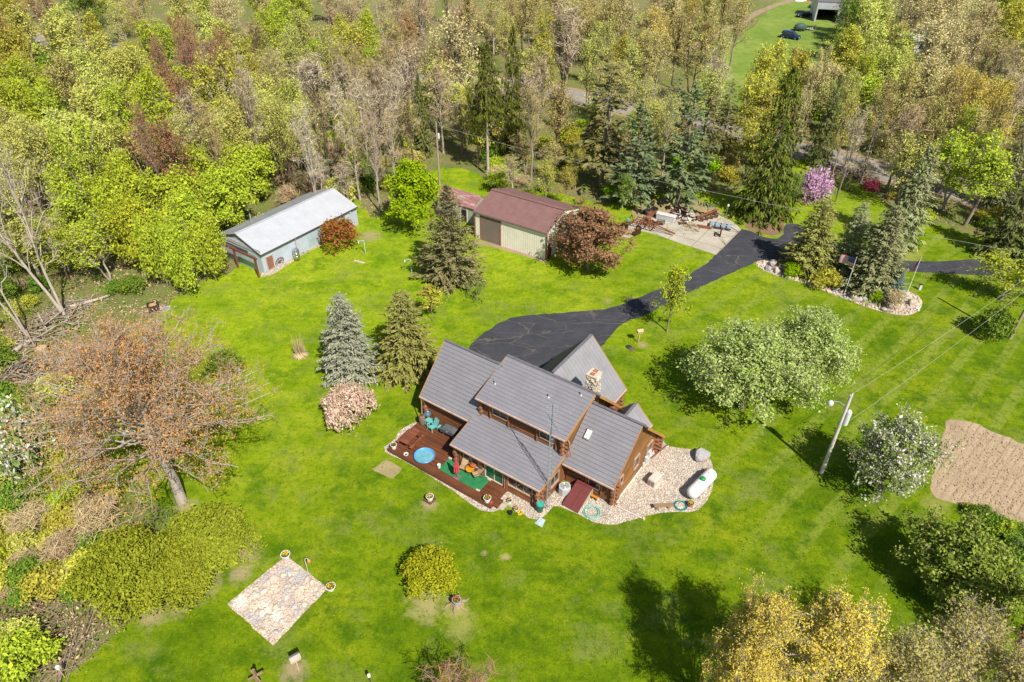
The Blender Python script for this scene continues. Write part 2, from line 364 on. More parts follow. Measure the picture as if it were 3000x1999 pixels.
# driveway: from the garage court past the concrete pad, then east behind the rock garden
DRIVE_PX = [(1375, 1022), (1440, 960), (1510, 930), (1640, 917), (1775, 905), (1870, 872), (1990, 820), (2060, 778), (2098, 745), (2108, 720), (2140, 690), (2175, 672), (2240, 694), (2272, 700), (2292, 690), (2302, 658), (2345, 660), (2420, 700), (2520, 752), (2640, 764),
  (2740, 766), (2900, 756), (3100, 740), (3110, 785), (2900, 806), (2740, 800), (2600, 795), (2400, 810), (2235, 770), (2205, 774), (2130, 806), (2000, 866), (1900, 918), (1822, 950), (1790, 985), (1740, 1040), (1680, 1130), (1560, 1090), (1460, 1060)]
sheet('driveway', DRIVE_PX, .005, M_DRIVE, jitter=.09, step=.5)
PAD_PX = [(1803, 690), (1862, 640), (1880, 620), (1960, 590), (2080, 620), (2140, 645), (2172, 672), (2098, 747), (1990, 712), (1930, 690), (1880, 678), (1845, 698)]
sheet('concrete_pad', PAD_PX, .010, M_CONC, curve=False, jitter=.04, step=1)
sheet('litter_patch', [(2180, 668), (2200, 640), (2250, 618), (2290, 635), (2300, 660), (2288, 685), (2262, 692), (2220, 682)], .004, M_MULCH, jitter=.1)
sheet('dirt_patch', [(1850, 630), (1870, 600), (1930, 580), (2010, 585), (2080, 600), (2120, 628), (2060, 640), (1960, 630), (1900, 640)], .013, M_STRAW, jitter=.25)
sheet('mossy_soil', [(1818, 686), (1836, 670), (1860, 676), (1845, 692)], .014, M_STRAW, jitter=.08)
# gravel round the house, cobbled square, rock garden, tilled plot, bare spots in the lawn
GRAVEL_PX = [(1170, 1262), (1210, 1240), (1240, 1236), (1225, 1260), (1330, 1330), (1480, 1400), (1800, 1400), (1900, 1290), (1935, 1285), (1960, 1308), (2030, 1318), (2065, 1330), (2085, 1355), (2090, 1400), (2085, 1440), (2060, 1480), (2030, 1500), (1970, 1500), (1900, 1510), (1830, 1530), (1790, 1538), (1740, 1530), (1700, 1510), (1640, 1485),
  (1622, 1483), (1605, 1503), (1580, 1522), (1550, 1518), (1520, 1495), (1490, 1480), (1470, 1490), (1445, 1500), (1410, 1496), (1370, 1470), (1300, 1420), (1200, 1360), (1130, 1325), (1125, 1310), (1160, 1285)]
sheet('gravel_bed', GRAVEL_PX, .006, M_GRAVEL, jitter=.04, step=.5)
ISLAND_PX = [(2215, 772), (2235, 762), (2300, 770), (2360, 800), (2420, 825), (2480, 845), (2540, 850), (2610, 845), (2650, 850), (2690, 868), (2702, 890), (2690, 912), (2655, 924), (2600, 917), (2520, 893), (2440, 862), (2360, 832), (2290, 812), (2235, 792)]
sheet('rock_garden_bed', ISLAND_PX, .006, M_COB, jitter=.05, step=.6)
SQ_PX = [(838, 1628), (962, 1722), (801, 1892), (665, 1770)]
sheet('cobbled_square', SQ_PX, .006, M_COB, curve=False, jitter=.05, step=.4)
sheet('tilled_plot', [(2772, 1235), (2800, 1228), (2850, 1240), (3000, 1300), (3200, 1380), (3200, 1680), (3010, 1570), (2930, 1530), (2850, 1490), (2790, 1475), (2740, 1462), (2728, 1430), (2735, 1370), (2760, 1290)], .006, M_SOIL, jitter=.16, step=.5, curve=False)
def spot(name, px, py, rx, ry, mat, z=.004, rot=0):
    c = P(px, py); k = mpp(c); out = []
    for i in range(22):
        a = i/22*2*math.pi; r = rng.uniform(.72, 1.12); x, y = math.cos(a)*rx*k*r, math.sin(a)*ry*k*r*1.5
        out.append((c.x+x*math.cos(rot)-y*math.sin(rot), c.y+x*math.sin(rot)+y*math.cos(rot), 0))
    sheet(name, out, z, mat, world_pts=True, jitter=.06, step=.4)
sheet('dry_patch', [(1132, 1346), (1178, 1372), (1152, 1404), (1090, 1376), (1100, 1352)][:4], .004, M_STRAW, jitter=.06, step=.3, curve=False)
sheet('gravel_strip', [(765, 800), (900, 728), (940, 700), (950, 712), (880, 752), (795, 806)], .004, M_GRAVEL, jitter=.1, step=.5)
sheet('gravel_strip', [(1390, 704), (1480, 722), (1600, 765), (1604, 772), (1540, 752), (1460, 728), (1400, 714)], .004, M_DIRT, jitter=.08, step=.5)
spot('ash_patch', 470, 905, 34, 14, paint('ash', (.36, .34, .32), .95, var=.5, scale=2))
# ------------------------------------------------------------------ building materials
def m_shingle(name, base, line, course=.36, tile=1.05):
    t = NT(name); s = t.sep(t.coord()); n = t.noise(.45, 6, .7); g = t.noise(30, 3, .8)
    c = t.ramp(n, [(.3, tuple(x*.86 for x in base)), (.7, tuple(x*1.12 for x in base))])
    row = t.math('FLOOR', t.math('DIVIDE', s[1], course)); fy = t.math('FRACT', t.math('DIVIDE', s[1], course))
    fx = t.math('FRACT', t.math('ADD', t.math('DIVIDE', s[0], tile), t.math('MULTIPLY', row, .37)))
    wn_ = t.node('ShaderNodeTexWhiteNoise', noise_dimensions='2D'); cb = t.node('ShaderNodeCombineXYZ')
    t.link(row, cb.inputs[0]); t.link(t.math('FLOOR', t.math('ADD', t.math('DIVIDE', s[0], tile), t.math('MULTIPLY', row, .37))), cb.inputs[1]); t.link(cb.outputs[0], wn_.inputs['Vector'])
    c = t.mix(t.math('MULTIPLY', wn_.outputs['Value'], .16), c, tuple(x*.72 for x in base))
    c = t.mix(t.ramp(fx, [(.0, .28), (.035, 0.0)]), c, line)
    c = t.mix(t.ramp(fy, [(.0, .85), (.10, .75), (.16, 0.0)]), c, line)
    c = t.mix(t.ramp(g, [(.35, .22), (.6, 0.0)]), c, tuple(x*.6 for x in base))
    t.col(c); t.set(Roughness=.55); t.b.inputs['Specular IOR Level'].default_value = .35
    t.bump(t.ramp(fy, [(.0, 0.0), (.14, 1.0), (1, .55)]), .5, .03); return t.m
def m_ribbed(name, base, per=.3, axis=0, rust=None, rough=.5, depth=.03, dirt=.2, seam=.32):
    t = NT(name); s = t.sep(t.coord()); f = t.math('FRACT', t.math('DIVIDE', s[axis], per)); n = t.noise(.5, 6, .7)
    c = t.ramp(n, [(.3, tuple(x*(1-dirt) for x in base)), (.7, tuple(min(1, x*1.1) for x in base))])
    if rust: c = t.mix(t.ramp(t.noise(.35, 7, .75, t.mapped((1, .35, 1))), [(.55, 0.0), (.72, .7)]), c, rust)
    c = t.mix(t.ramp(f, [(.0, seam), (.09, 0.0), (.93, 0.0), (1.0, seam*.7)]), c, tuple(x*.45 for x in base))
    t.col(c); t.set(Roughness=rough); t.bump(t.ramp(f, [(.0, 1.0), (.12, 0.0), (.9, 0.0), (1.0, 1.0)]), .7, depth); return t.m
def m_log(name, a, b):
    t = NT(name); w = t.noise(1.4, 6, .65, t.mapped((.5, 5, 5))); n = t.noise(.6, 4)
    c = t.ramp(w, [(.3, a), (.7, b)]); c = t.mix(t.ramp(n, [(.4, .3), (.7, 0.0)]), c, tuple(x*.6 for x in a)); t.col(c); t.set(Roughness=.6); t.bump(w, .25, .02); return t.m
def m_plank(name, a, b, per, vec_rot, dark=.55, rough=.7, axis=1):
    t = NT(name); v = t.mapped((1, 1, 1), vec_rot); s = t.sep(v); f = t.math('FRACT', t.math('DIVIDE', s[axis], per)); row = t.math('FLOOR', t.math('DIVIDE', s[axis], per))
    wn_ = t.node('ShaderNodeTexWhiteNoise', noise_dimensions='1D'); t.link(row, wn_.inputs['W'])
    st = t.noise(2.2, 6, .7, t.mapped((.6, 6, 6), src=v)); big = t.noise(.5, 5, .65)
    c = t.ramp(t.math('ADD', t.math('MULTIPLY', wn_.outputs['Value'], .35), t.math('MULTIPLY', st, .65)), [(.3, a), (.7, b)])
    c = t.mix(t.ramp(big, [(.4, .45), (.65, 0.0)]), c, tuple(x*.6 for x in a))
    c = t.mix(t.ramp(f, [(.0, .8), (.07, 0.0)]), c, tuple(x*dark*.5 for x in a))
    t.col(c); t.set(Roughness=rough); t.bump(t.ramp(f, [(0, 0.0), (.08, 1.0)]), .4, .02); return t.m
def m_glass(name='window_glass', c=(.02, .025, .03)):
    if name in _simple: return _simple[name]
    t = NT(name); t.col(t.ramp(t.noise(1.2, 3), [(.35, c), (.7, tuple(x*2.2 for x in c))])); t.set(Roughness=.06); t.b.inputs['Specular IOR Level'].default_value = .8; _simple[name] = t.m; return t.m
def m_stone(name, cols, scale, mortar=(.45, .40, .34)):
    t = NT(name); k = t.sep(t.voro(scale, 'F1', out='Color'))[0]; d = t.voro(scale, 'DISTANCE_TO_EDGE'); n = len(cols)
    c = t.ramp(k, [(i/n, x) for i, x in enumerate(cols)], 'CONSTANT'); c = t.mix(t.ramp(t.noise(9, 5, .7), [(.35, .35), (.6, 0.0)]), c, tuple(x*.6 for x in cols[0]))
    c = t.mix(t.ramp(d, [(.03, 1.0), (.09, 0.0)]), c, mortar); t.col(c); t.set(Roughness=.9); t.bump(t.ramp(d, [(0, 0.0), (.25, 1.0)]), 1.0, .09); return t.m
M_ROOF = m_shingle('steel_shingle', (.222, .218, .240), (.105, .09, .11))
M_RIB = m_ribbed('ribbed_steel', (.255, .25, .265), .42, 0); M_RIBSHADE = m_ribbed('shaded_ribbed_steel', (.075, .08, .085), .42, 0, depth=.05)  # same metal twice; the copy for shaded slopes has shade put into its colour
M_LOG = m_log('stained_log', (.115, .045, .020), (.255, .105, .042)); M_LOGEND = m_log('log_end_grain', (.20, .085, .045), (.34, .16, .085))
M_GABLE = m_plank('gable_boards', (.20, .085, .026), (.36, .175, .055), .19, (0, 0, 0), axis=2)
M_SOFFIT = paint('soffit_wood', (.42, .21, .06), .7); M_FASCIA = paint('fascia', (.40, .27, .19), .6); M_TRIM = paint('trim_tan', (.42, .28, .20), .6); M_WOODD = paint('dark_wood', (.13, .055, .028), .65)
M_GUTTER = paint('gutter_pink', (.52, .38, .32), .45); M_GLASS = m_glass(); M_GREENGLASS = m_glass('reflecting_glass', (.012, .09, .04))
M_CHIM = m_stone('field_stone', [(.55, .45, .33), (.40, .33, .27), (.62, .55, .45), (.48, .36, .26), (.33, .30, .28), (.60, .50, .40)], 3.4)
M_MORTAR = paint('mortar_cap', (.52, .46, .38), .9); M_CLAY = paint('clay_flue', (.45, .17, .08), .8)
def panel(name, a, b, c, d, mat, parent, t=.14, trim=None):
    """a roof plane: a,b along the eave, c,d along the top; its own axes run along and up the slope"""
    a, b, c, d = [Vector(p) for p in (a, b, c, d)]
    x = (b-a).normalized(); n = x.cross(d-a).normalized()
    if n.z < 0: n = -n
    y = n.cross(x)
    M = Matrix((x, y, n)).transposed().to_4x4(); M.translation = a; inv = M.inverted()
    mb = MB().slab([inv @ p for p in (a, b, c, d)], t); o = mb.build(name, mat, parent); o.matrix_local = M; return o
H = thing('log_house', 'sprawling log house with grey steel shingle roofs beside the deck and drive', 'house', HO, HYAW)
def logwall(axis, p, s0, s1, z0, z1, out, holes=(), name='log_wall', r=.115, gable=None):
    mb = MB(); z = z0+r
    while z < z1:
        segs = [(s0, s1)]
        for h in holes:
            if h[2]-.02 < z < h[3]+.02:
                ns = []
                for a, b in segs:
                    if h[0] > a: ns.append((a, min(b, h[0])))
                    if h[1] < b: ns.append((max(a, h[1]), b))
                    if h[1] <= a or h[0] >= b: pass
                segs = [q for q in ns if q[1]-q[0] > .03]
        for a, b in segs:
            A, B = ((a, p, z), (b, p, z)) if axis == 'u' else ((p, a, z), (p, b, z)); mb.cyl(A, B, r, n=8)
        z += 2*r-.02
    return mb.build(name, M_LOG, H, smooth=True)
def core(poly, u0, u1, mat, name='wall'):
    n = len(poly); mb = MB(); V = [(u0, v, z) for v, z in poly]+[(u1, v, z) for v, z in poly]
    mb.add(V, [tuple(range(n-1, -1, -1)), tuple(range(n, 2*n))]+[(i, (i+1) % n, (i+1) % n+n, i+n) for i in range(n)]); return mb.build(name, mat, H)
def window(axis, p, s0, s1, z0, z1, out, mull=1, frame=M_TRIM, glass=M_GLASS, name='window', sill=True):
    """a framed window; OUT is the side the glass faces along the wall's normal"""
    fr = MB(); w = .09; d = .12; q = p+out*.06
    def B(sa, sb, za, zb, dd=d, off=0):
        c = ((sa+sb)/2, q+off, (za+zb)/2) if axis == 'u' else (q+off, (sa+sb)/2, (za+zb)/2)
        fr.box(c, (sb-sa, dd, zb-za) if axis == 'u' else (dd, sb-sa, zb-za))
    B(s0-w, s0, z0-w, z1+w); B(s1, s1+w, z0-w, z1+w); B(s0, s1, z0-w, z0, d+.06 if sill else d, out*.03 if sill else 0); B(s0, s1, z1, z1+w)
    for i in range(mull):
        x = s0+(s1-s0)*(i+1)/(mull+1); B(x-.03, x+.03, z0, z1, .07)
    o = fr.build(name, frame, H)
    g = MB(); c = ((s0+s1)/2, p+out*.03, (z0+z1)/2) if axis == 'u' else (p+out*.03, (s0+s1)/2, (z0+z1)/2)
    g.box(c, (s1-s0, .02, z1-z0) if axis == 'u' else (.02, s1-s0, z1-z0)); g.build('pane', glass, o); return o
# bodies of the five blocks
core([(0, 0), (0, 3.0), (3.51, 5.98), (7.45, 2.1), (7.45, 0)], -4.72, 0, M_GABLE)
core([(-.45, 0), (-.45, 5.56), (3.61, 6.95), (7.95, 2.7), (7.95, 0)], -12.95, -4.73, M_GABLE)
core([(-3.77, 0), (-3.77, 2.5), (-.46, 3.3), (-.46, 0)], -13.2, -4.85, M_WOODD)
core([(-1.0, 0), (-1.0, 3.3), (2.4, 6.75), (6.0, 3.1), (6.0, 0)], -18.9, -12.96, M_WOODD)
g = MB(); poly = [(-12.3, 0), (-12.3, 2.9), (-8.73, 6.95), (-5.1, 2.9), (-5.1, 0)]
g.add([(u, 3.7, z) for u, z in poly]+[(u, 10.2, z) for u, z in poly], [(4, 3, 2, 1, 0), (5, 6, 7, 8, 9)]+[(i, (i+1) % 5, (i+1) % 5+5, i+5) for i in range(5)]); g.build('wall', M_WOODD, H)
g = MB(); poly = [(-4.0, 0), (-4.0, 2.2), (-2.5, 3.75), (-1.0, 2.2), (-1.0, 0)]
g.add([(u, 6.5, z) for u, z in poly]+[(u, 7.5, z) for u, z in poly], [(4, 3, 2, 1, 0), (5, 6, 7, 8, 9)]+[(i, (i+1) % 5, (i+1) % 5+5, i+5) for i in range(5)]); g.build('wall', M_WOODD, H)
# roofs
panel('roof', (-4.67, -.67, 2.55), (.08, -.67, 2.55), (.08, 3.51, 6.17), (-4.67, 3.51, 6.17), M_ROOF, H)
panel('roof', (.50, 7.95, 1.69), (-4.3, 7.95, 1.69), (-4.3, 3.53, 6.17), (.50, 3.53, 6.17), M_RIBSHADE, H)
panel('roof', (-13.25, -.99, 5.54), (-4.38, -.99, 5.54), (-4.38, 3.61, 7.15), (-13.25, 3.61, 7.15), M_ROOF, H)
panel('roof', (-4.0, 8.45, 2.38), (-13.2, 8.45, 2.38), (-13.2, 3.63, 7.15), (-4.0, 3.63, 7.15), M_RIBSHADE, H)
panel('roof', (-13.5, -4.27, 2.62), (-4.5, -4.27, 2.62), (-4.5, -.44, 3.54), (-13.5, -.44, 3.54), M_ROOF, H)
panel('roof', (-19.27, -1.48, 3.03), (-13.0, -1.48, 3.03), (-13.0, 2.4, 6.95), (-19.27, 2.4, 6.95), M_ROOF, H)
panel('roof', (-13.0, 6.4, 2.95), (-19.27, 6.4, 2.95), (-19.27, 2.42, 6.95), (-13.0, 2.42, 6.95), M_RIBSHADE, H)
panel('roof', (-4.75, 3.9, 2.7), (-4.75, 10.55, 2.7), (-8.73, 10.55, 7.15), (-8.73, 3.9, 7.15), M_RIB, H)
panel('roof', (-12.7, 10.55, 2.7), (-12.7, 3.9, 2.7), (-8.75, 3.9, 7.15), (-8.75, 10.55, 7.15), M_RIBSHADE, H)
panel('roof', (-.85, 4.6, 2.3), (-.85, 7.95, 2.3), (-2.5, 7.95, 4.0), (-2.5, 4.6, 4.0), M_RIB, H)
panel('roof', (-4.15, 7.95, 2.3), (-4.15, 4.6, 2.3), (-2.52, 4.6, 4.0), (-2.52, 7.95, 4.0), M_RIBSHADE, H)
# ridge caps, rake boards, gutters
for a, b in (((-13.25, 3.62, 7.17), (-4.0, 3.62, 7.17)), ((-4.67, 3.52, 6.19), (.3, 3.52, 6.19)), ((-19.27, 2.41, 6.97), (-13.2, 2.41, 6.97)), ((-8.74, 3.9, 7.17), (-8.74, 10.55, 7.17)), ((-2.51, 5.6, 4.02), (-2.51, 7.95, 4.02))): MB().bar(a, b, .24, .06).build('ridge_cap', paint('ridge_metal', (.15, .14, .155), .5), H)
for a, b in (((.05, -.67, 2.45), (.05, 3.51, 6.05)), ((.54, 3.51, 6.02), (.54, 7.95, 1.55)), ((-4.36, -.99, 5.42), (-4.36, 3.61, 7.02)), ((-3.95, 3.62, 7.02), (-3.95, 8.45, 2.24)), ((-4.48, -4.27, 2.5), (-4.48, -.46, 3.42)), ((-.85, 7.98, 2.2), (-2.5, 7.98, 3.9)), ((-4.15, 7.98, 2.2), (-2.5, 7.98, 3.9)), ((-4.75, 10.58, 2.6), (-8.73, 10.58, 7.03)), ((-13.27, -.99, 5.42), (-13.27, 3.61, 7.02)), ((-19.29, -1.48, 2.92), (-19.29, 2.4, 6.83)), ((-13.52, -4.27, 2.5), (-13.52, -.46, 3.42))): MB().bar(a, b, .05, .22).build('rake_board', M_SOFFIT, H)
for a, b in (((-4.67, -.74, 2.50), (.08, -.74, 2.50)), ((-13.25, -1.06, 5.49), (-4.38, -1.06, 5.49)), ((-13.5, -4.34, 2.57), (-4.5, -4.34, 2.57)), ((-19.27, -1.55, 2.98), (-13.55, -1.55, 2.98)), ((-4.68, 7.3, 2.62), (-4.68, 10.55, 2.62)), ((-.78, 7.0, 2.24), (-.78, 7.95, 2.24))): MB().bar(a, b, .12, .13).build('gutter', M_GUTTER, H)
# the upper rear side walls show their warm boards under the rake
# log faces
logwall('u', -3.80, -13.3, -4.75, 0, 2.45, -1, [(-12.45, -10.8, .9, 2.1), (-10.2, -8.35, .3, 2.35), (-7.85, -5.5, .9, 2.15)])
logwall('u', -.02, -4.6, .0, 0, 2.9, -1, [(-2.45, -1.4, .9, 2.1)])
logwall('u', -.48, -13.0, -4.7, 3.55, 5.5, -1, [(-11.8, -10.25, 4.15, 5.35), (-7.05, -5.6, 4.15, 5.35)])
logwall('u', -1.02, -18.9, -13.1, 0, 3.2, -1)
logwall('v', -4.83, -3.8, -.1, 0, 2.5, 1, [(-2.35, -1.05, .95, 2.05)])
logwall('v', -18.93, -1, 6, 0, 3.0, -1); logwall('v', -13.23, -3.8, -1, 0, 2.4, -1)
logwall('v', -5.05, 7.5, 10.2, 0, 2.7, 1); logwall('v', -.98, 6.7, 7.5, 0, 2.2, 1)
def log_ends(u, v, z0, z1, su, sv, L=.42):
    mb = MB(); z = z0+.13; k = 0
    while z < z1:
        if k % 2 == 0: mb.cyl((u-su*.1, v, z), (u+su*(L+.08*math.sin(k*2.1)), v, z), .165, n=9)
        else: mb.cyl((u, v-sv*.1, z), (u, v+sv*(L+.08*math.cos(k*1.7)), z), .165, n=9)
        z += .225; k += 1
    return mb.build('log_end', M_LOGEND, H, smooth=True)
log_ends(-.12, -.05, 0, 2.7, 1, -1, .36); log_ends(-13.2, -3.78, 0, 2.45, -1, -1); log_ends(-4.88, -3.78, 0, 2.45, 1, -1); log_ends(-18.9, -1.0, .1, 2.95, -1, -1)
log_ends(-12.95, -.48, 3.55, 5.45, -1, -1, .38); log_ends(-4.75, -.5, 3.3, 5.45, 1, -1, .4); log_ends(-.05, 7.3, 0, 2.0, 1, 1, .35); log_ends(-5.05, 10.2, 0, 2.6, 1, 1, .3); log_ends(-4.35, 6.9, 2.3, 3.6, 1, 1, .3)
# windows and doors
window('u', -3.8, -12.4, -10.85, .95, 2.1, -1, 1); window('u', -3.8, -7.8, -5.55, .95, 2.12, -1, 2); window('u', -.02, -2.4, -1.45, .95, 2.05, -1, 0)
window('u', -.48, -11.75, -10.3, 4.2, 5.35, -1, 1); window('u', -.48, -7.0, -5.65, 4.2, 5.35, -1, 1); window('v', -4.83, -2.3, -1.1, 1.0, 2.05, 1, 1)
window('v', 0, 2.9, 3.7, 1.6, 2.7, 1, 0); window('v', 0, .32, .82, 2.0, 2.75, 1, 0); window('v', 0, 5.4, 6.3, 1.3, 2.2, 1, 0)
pd_ = window('u', -3.8, -10.15, -8.4, .42, 2.3, -1, 1, paint('door_frame', (.62, .52, .45), .5), M_GREENGLASS, 'patio_door', False)
h = MB(); h.bar((-9.2, -3.95, 1.2), (-9.2, -3.95, 1.5), .03, .04); h.build('handle', paint('steel', (.5, .5, .5), .3, .9), pd_)
for u, v, z0, z1 in [(u, -3.93, 0, 2.45) for u in (-10.45, -8.1, -13.0, -12.75, -10.6, -7.95, -5.35, -5.15)]+[(u, -.62, 3.6, 5.5) for u in (-12.0, -10.1, -7.25, -5.4)]+[(u, -.15, .6, 2.6) for u in (-2.65, -1.2)]:
    MB().bar((u, v, z0), (u, v, z1), .16, .10).build('trim_post', M_LOGEND, H)
# chimney of rounded field stones standing behind the high ridge
ch = MB().box((-5.08, 4.37, 5.9), (.84, .94, 5.0)).build('chimney', M_CHIM, H)
cs = MB(); r2 = random.Random(3)
for k in range(230):
    z = 6.0+r2.random()*2.3; s = r2.randrange(4); a = r2.uniform(-.5, .5)
    u, v = ((-5.08+a*.84, 3.9), (-5.08+a*.84, 4.84), (-5.5, 4.37+a*.94), (-4.66, 4.37+a*.94))[s]; r = r2.uniform(.075, .13)
    cs.lathe([(r*.35, -r*.75), (r*.9, -r*.3), (r, .1*r), (r*.75, r*.6), (r*.3, r*.8)], (u, v, z), 7)
cs.build('stonework', m_gravel('chimney_stones', [(.58, .47, .34), (.42, .34, .27), (.66, .58, .47), (.50, .38, .27), (.36, .33, .30)], 2.5, (.4, .33, .25), .1), ch, smooth=True)
MB().box((-5.08, 4.37, 8.44), (.98, 1.06, .13)).build('chimney_cap', M_MORTAR, ch, bevel=.03)
fl = MB()
for v in (4.13, 4.62):
    for du, dv, sx, sy in ((-.15, 0, .04, .3), (.15, 0, .04, .3), (0, -.13, .34, .04), (0, .13, .34, .04)): fl.box((-5.08+du, v+dv, 8.54), (sx, sy, .1))
    fl.box((-5.08, v, 8.515), (.26, .22, .02))
fl.build('flue', M_CLAY, ch)
# skylight, vent pipes, downspouts, meter boxes, stove pipe logs
a = (-3.95, 1.36, 4.31); 
def rpt(u, v): return (u, v, 2.55+(v+.67)*.866)
sk = panel('skylight', rpt(-3.98, 1.25), rpt(-3.40, 1.25), rpt(-3.40, 1.95), rpt(-3.98, 1.95), paint('skylight_frame', (.25, .22, .2), .4), H, .16); sk.location += Vector((0, -.09, .105))
sp = MB(); sp.box((.29, .46, .05), (.46, .76, .09)); sp.build('pane', paint('milky_dome', (.62, .66, .66), .25, var=.08), sk, bevel=.03)
for u, v in ((-12.56, .84), (-7.71, 1.7), (-5.42, 3.0)):
    z = 5.54+(v+.99)*.35; vp = MB(); vp.cyl((u, v, z-.05), (u, v, z+.34), .06, n=10); vp.cyl((u, v, z-.02), (u, v, z+.05), .15, .1, n=12); vp.build('vent_pipe', paint('galvanised', (.5, .5, .5), .4, .6), H, smooth=True)
for pts, r in (([(-8.15, -4.3, 2.5), (-8.15, -3.98, 2.2), (-8.12, -4.0, .15)], .045), ([(-4.85, -4.3, 2.5), (-5.0, -4.05, 2.2), (-4.9, -4.1, 1.4), (-4.6, -4.25, 1.05)], .06), ([(-19.1, -1.55, 2.95), (-19.1, -1.5, 2.5), (-18.85, -1.85, 1.4)], .05), ([(-4.45, -.7, 5.45), (-4.25, -.6, 5.1), (-4.1, -.4, 3.5)], .07), ([(.12, -.72, 2.45), (.05, -.35, 2.2), (.02, -.3, .2)], .05)):
    MB().tube(pts, r, 6).build('downspout', paint('downspout', (.36, .20, .15), .5), H, smooth=True)
mb = MB(); mb.box((.12, 5.35, .75), (.2, .35, .75)); mb.box((.14, 5.85, 1.1), (.22, .42, .5)); mb.cyl((.1, 5.35, 1.1), (.1, 5.35, 1.7), .03); mb.box((.1, 4.95, .4), (.14, .2, .5)); mb.build('meter_box', paint('meter_grey', (.52, .57, .60), .4), H, bevel=.02)
MB().box((.03, 3.6, .1), (.08, 7.6, .22)).build('footing', paint('white_footing', (.62, .60, .56), .8), H)
mb = MB()
for k in range(5): mb.cyl((-.25, 7.55, .35+k*.36), (.55, 7.55, .35+k*.36), .15, n=10)
mb.build('log_end', M_LOGEND, H, smooth=True)
MB().box((-13.21, -3.98, 1.75), (.2, .2, .2)).build('lantern', paint('lantern_black', (.04, .035, .03), .5), H, bevel=.03)
# ------------------------------------------------------------------ bulkhead and deck
bk = thing('cellar_door', 'maroon sloping cellar bulkhead door against the log wall', 'cellar door', hw(-2.65, -1.3), HYAW)
pf = MB(); pf.add([(-.68, -1.25, .0), (.68, -1.25, 0), (.68, 1.2, 0), (-.68, 1.2, 0), (-.68, -1.25, .18), (.68, -1.25, .18), (.68, 1.2, .95), (-.68, 1.2, .95), (-.68, .75, .93), (.68, .75, .93)],
  [(0, 4, 8, 7, 3), (1, 2, 6, 9, 5), (0, 1, 5, 4), (2, 3, 7, 6), (8, 9, 6, 7)]); pf.build('side_wall', M_CONC, bk)
for s in (-1, 1):
    q = MB().slab([(s*.01, -1.32, .20), (s*.74, -1.32, .20), (s*.74, .80, .99), (s*.01, .80, .99)], .05); q.build('door_leaf', paint('maroon_steel', (.155, .042, .040), .45, var=.12), bk)
MB().box((0, .99, 1.0), (1.48, .44, .06)).build('cap', paint('maroon_steel', (.155, .042, .040), .45), bk)
dk = thing('wooden_deck', 'red brown wooden deck wrapped along the log house front', 'deck', HO, HYAW)
M_DECK = m_plank('deck_boards', (.105, .036, .017), (.20, .072, .032), .14, (0, 0, 0), .5, .5)
MB().prism([(-19.15, -6.18), (-7.98, -6.18), (-7.98, -3.9), (-13.35, -3.9), (-13.35, -1.12), (-19.1, -1.12)], .30, .38).build('boards', M_DECK, dk)
sk_ = MB()
for a, b in (((-19.15, -6.20, .16), (-7.98, -6.20, .16)), ((-7.96, -6.2, .16), (-7.96, -4.0, .16)), ((-19.17, -6.2, .16), (-19.17, -1.15, .16))): sk_.bar(a, b, .05, .34)
sk_.build('skirt', M_WOODD, dk)
MB().box((-7.72, -5.45, .12), (.42, .85, .2)).build('step', M_DECK, dk, bevel=.01)
MB().box((-7.35, -5.5, .05), (.6, .6, .08)).build('step', M_CONC, dk)
# ------------------------------------------------------------------ grey pole barn
M_GALV = m_ribbed('galvanised_roof', (.42, .435, .465), .9, 0, None, .4, .006, .10, .10); M_GALVR = m_ribbed('rusty_galvanised_roof', (.30, .31, .33), .9, 0, (.30, .19, .12), .5, .015)
M_SHEET = m_ribbed('pale_blue_sheet', (.42, .47, .56), .28, 0, None, .5, .02, .12); M_RUSTBEAM = paint('brown_steel', (.17, .062, .048), .6); M_SHEETV = m_ribbed('pale_blue_sheet_side', (.45, .49, .56), .28, 1, (.33, .24, .18), .5, .02, .12)
M_BROWNDOOR = paint('brown_door', (.25, .115, .085), .55)
WB = thing('pole_barn', 'long grey metal pole barn with white roof at the wood edge', 'barn', (-29.98, 73.8, 0), rad(55.02))
def gable_core(parent, L, D, he, hr, inset, mats, end=.08):
    """walls of a simple gabled shed: two long sides, two gable ends, each its own mesh"""
    i = inset; z0 = .0
    MB().box((L/2, i, he/2), (L-2*end, .1, he)).build('side_wall', mats[0], parent); MB().box((L/2, D-i, he/2), (L-2*end, .1, he)).build('side_wall', mats[0], parent)
    for u in (end, L-end):
        pr_ = [(i+.05, 0), (D-i-.05, 0), (D-i-.05, he), (D/2, hr-.06), (i+.05, he)]
        V = [(u-.05, a, b) for a, b in pr_]+[(u+.05, a, b) for a, b in pr_]
        MB().add(V, [(4, 3, 2, 1, 0), (5, 6, 7, 8, 9)]+[(k, (k+1) % 5, (k+1) % 5+5, k+5) for k in range(5)]).build('gable_wall', mats[1], parent)
gable_core(WB, 15.93, 8.59, 2.68, 4.2, .26, (M_SHEET, M_SHEETV))
panel('roof', (-.1, 0, 2.75), (15.95, 0, 2.75), (15.95, 4.3, 4.27), (-.1, 4.3, 4.27), M_GALV, WB, .06); panel('roof', (15.95, 8.6, 2.75), (-.1, 8.6, 2.75), (-.1, 4.31, 4.27), (15.95, 4.31, 4.27), M_GALVR, WB, .06)
MB().bar((-.1, 4.3, 4.28), (15.95, 4.3, 4.28), .3, .03).build('ridge_cap', M_GALV, WB)
f = MB(); f.bar((-.12, .02, 2.62), (15.97, .02, 2.62), .06, .2); f.bar((-.12, .0, 2.62), (-.12, 4.3, 4.14), .05, .16); f.bar((-.12, 8.6, 2.62), (-.12, 4.3, 4.14), .05, .16); f.build('fascia', paint('dark_fascia', (.07, .075, .08), .5), WB)
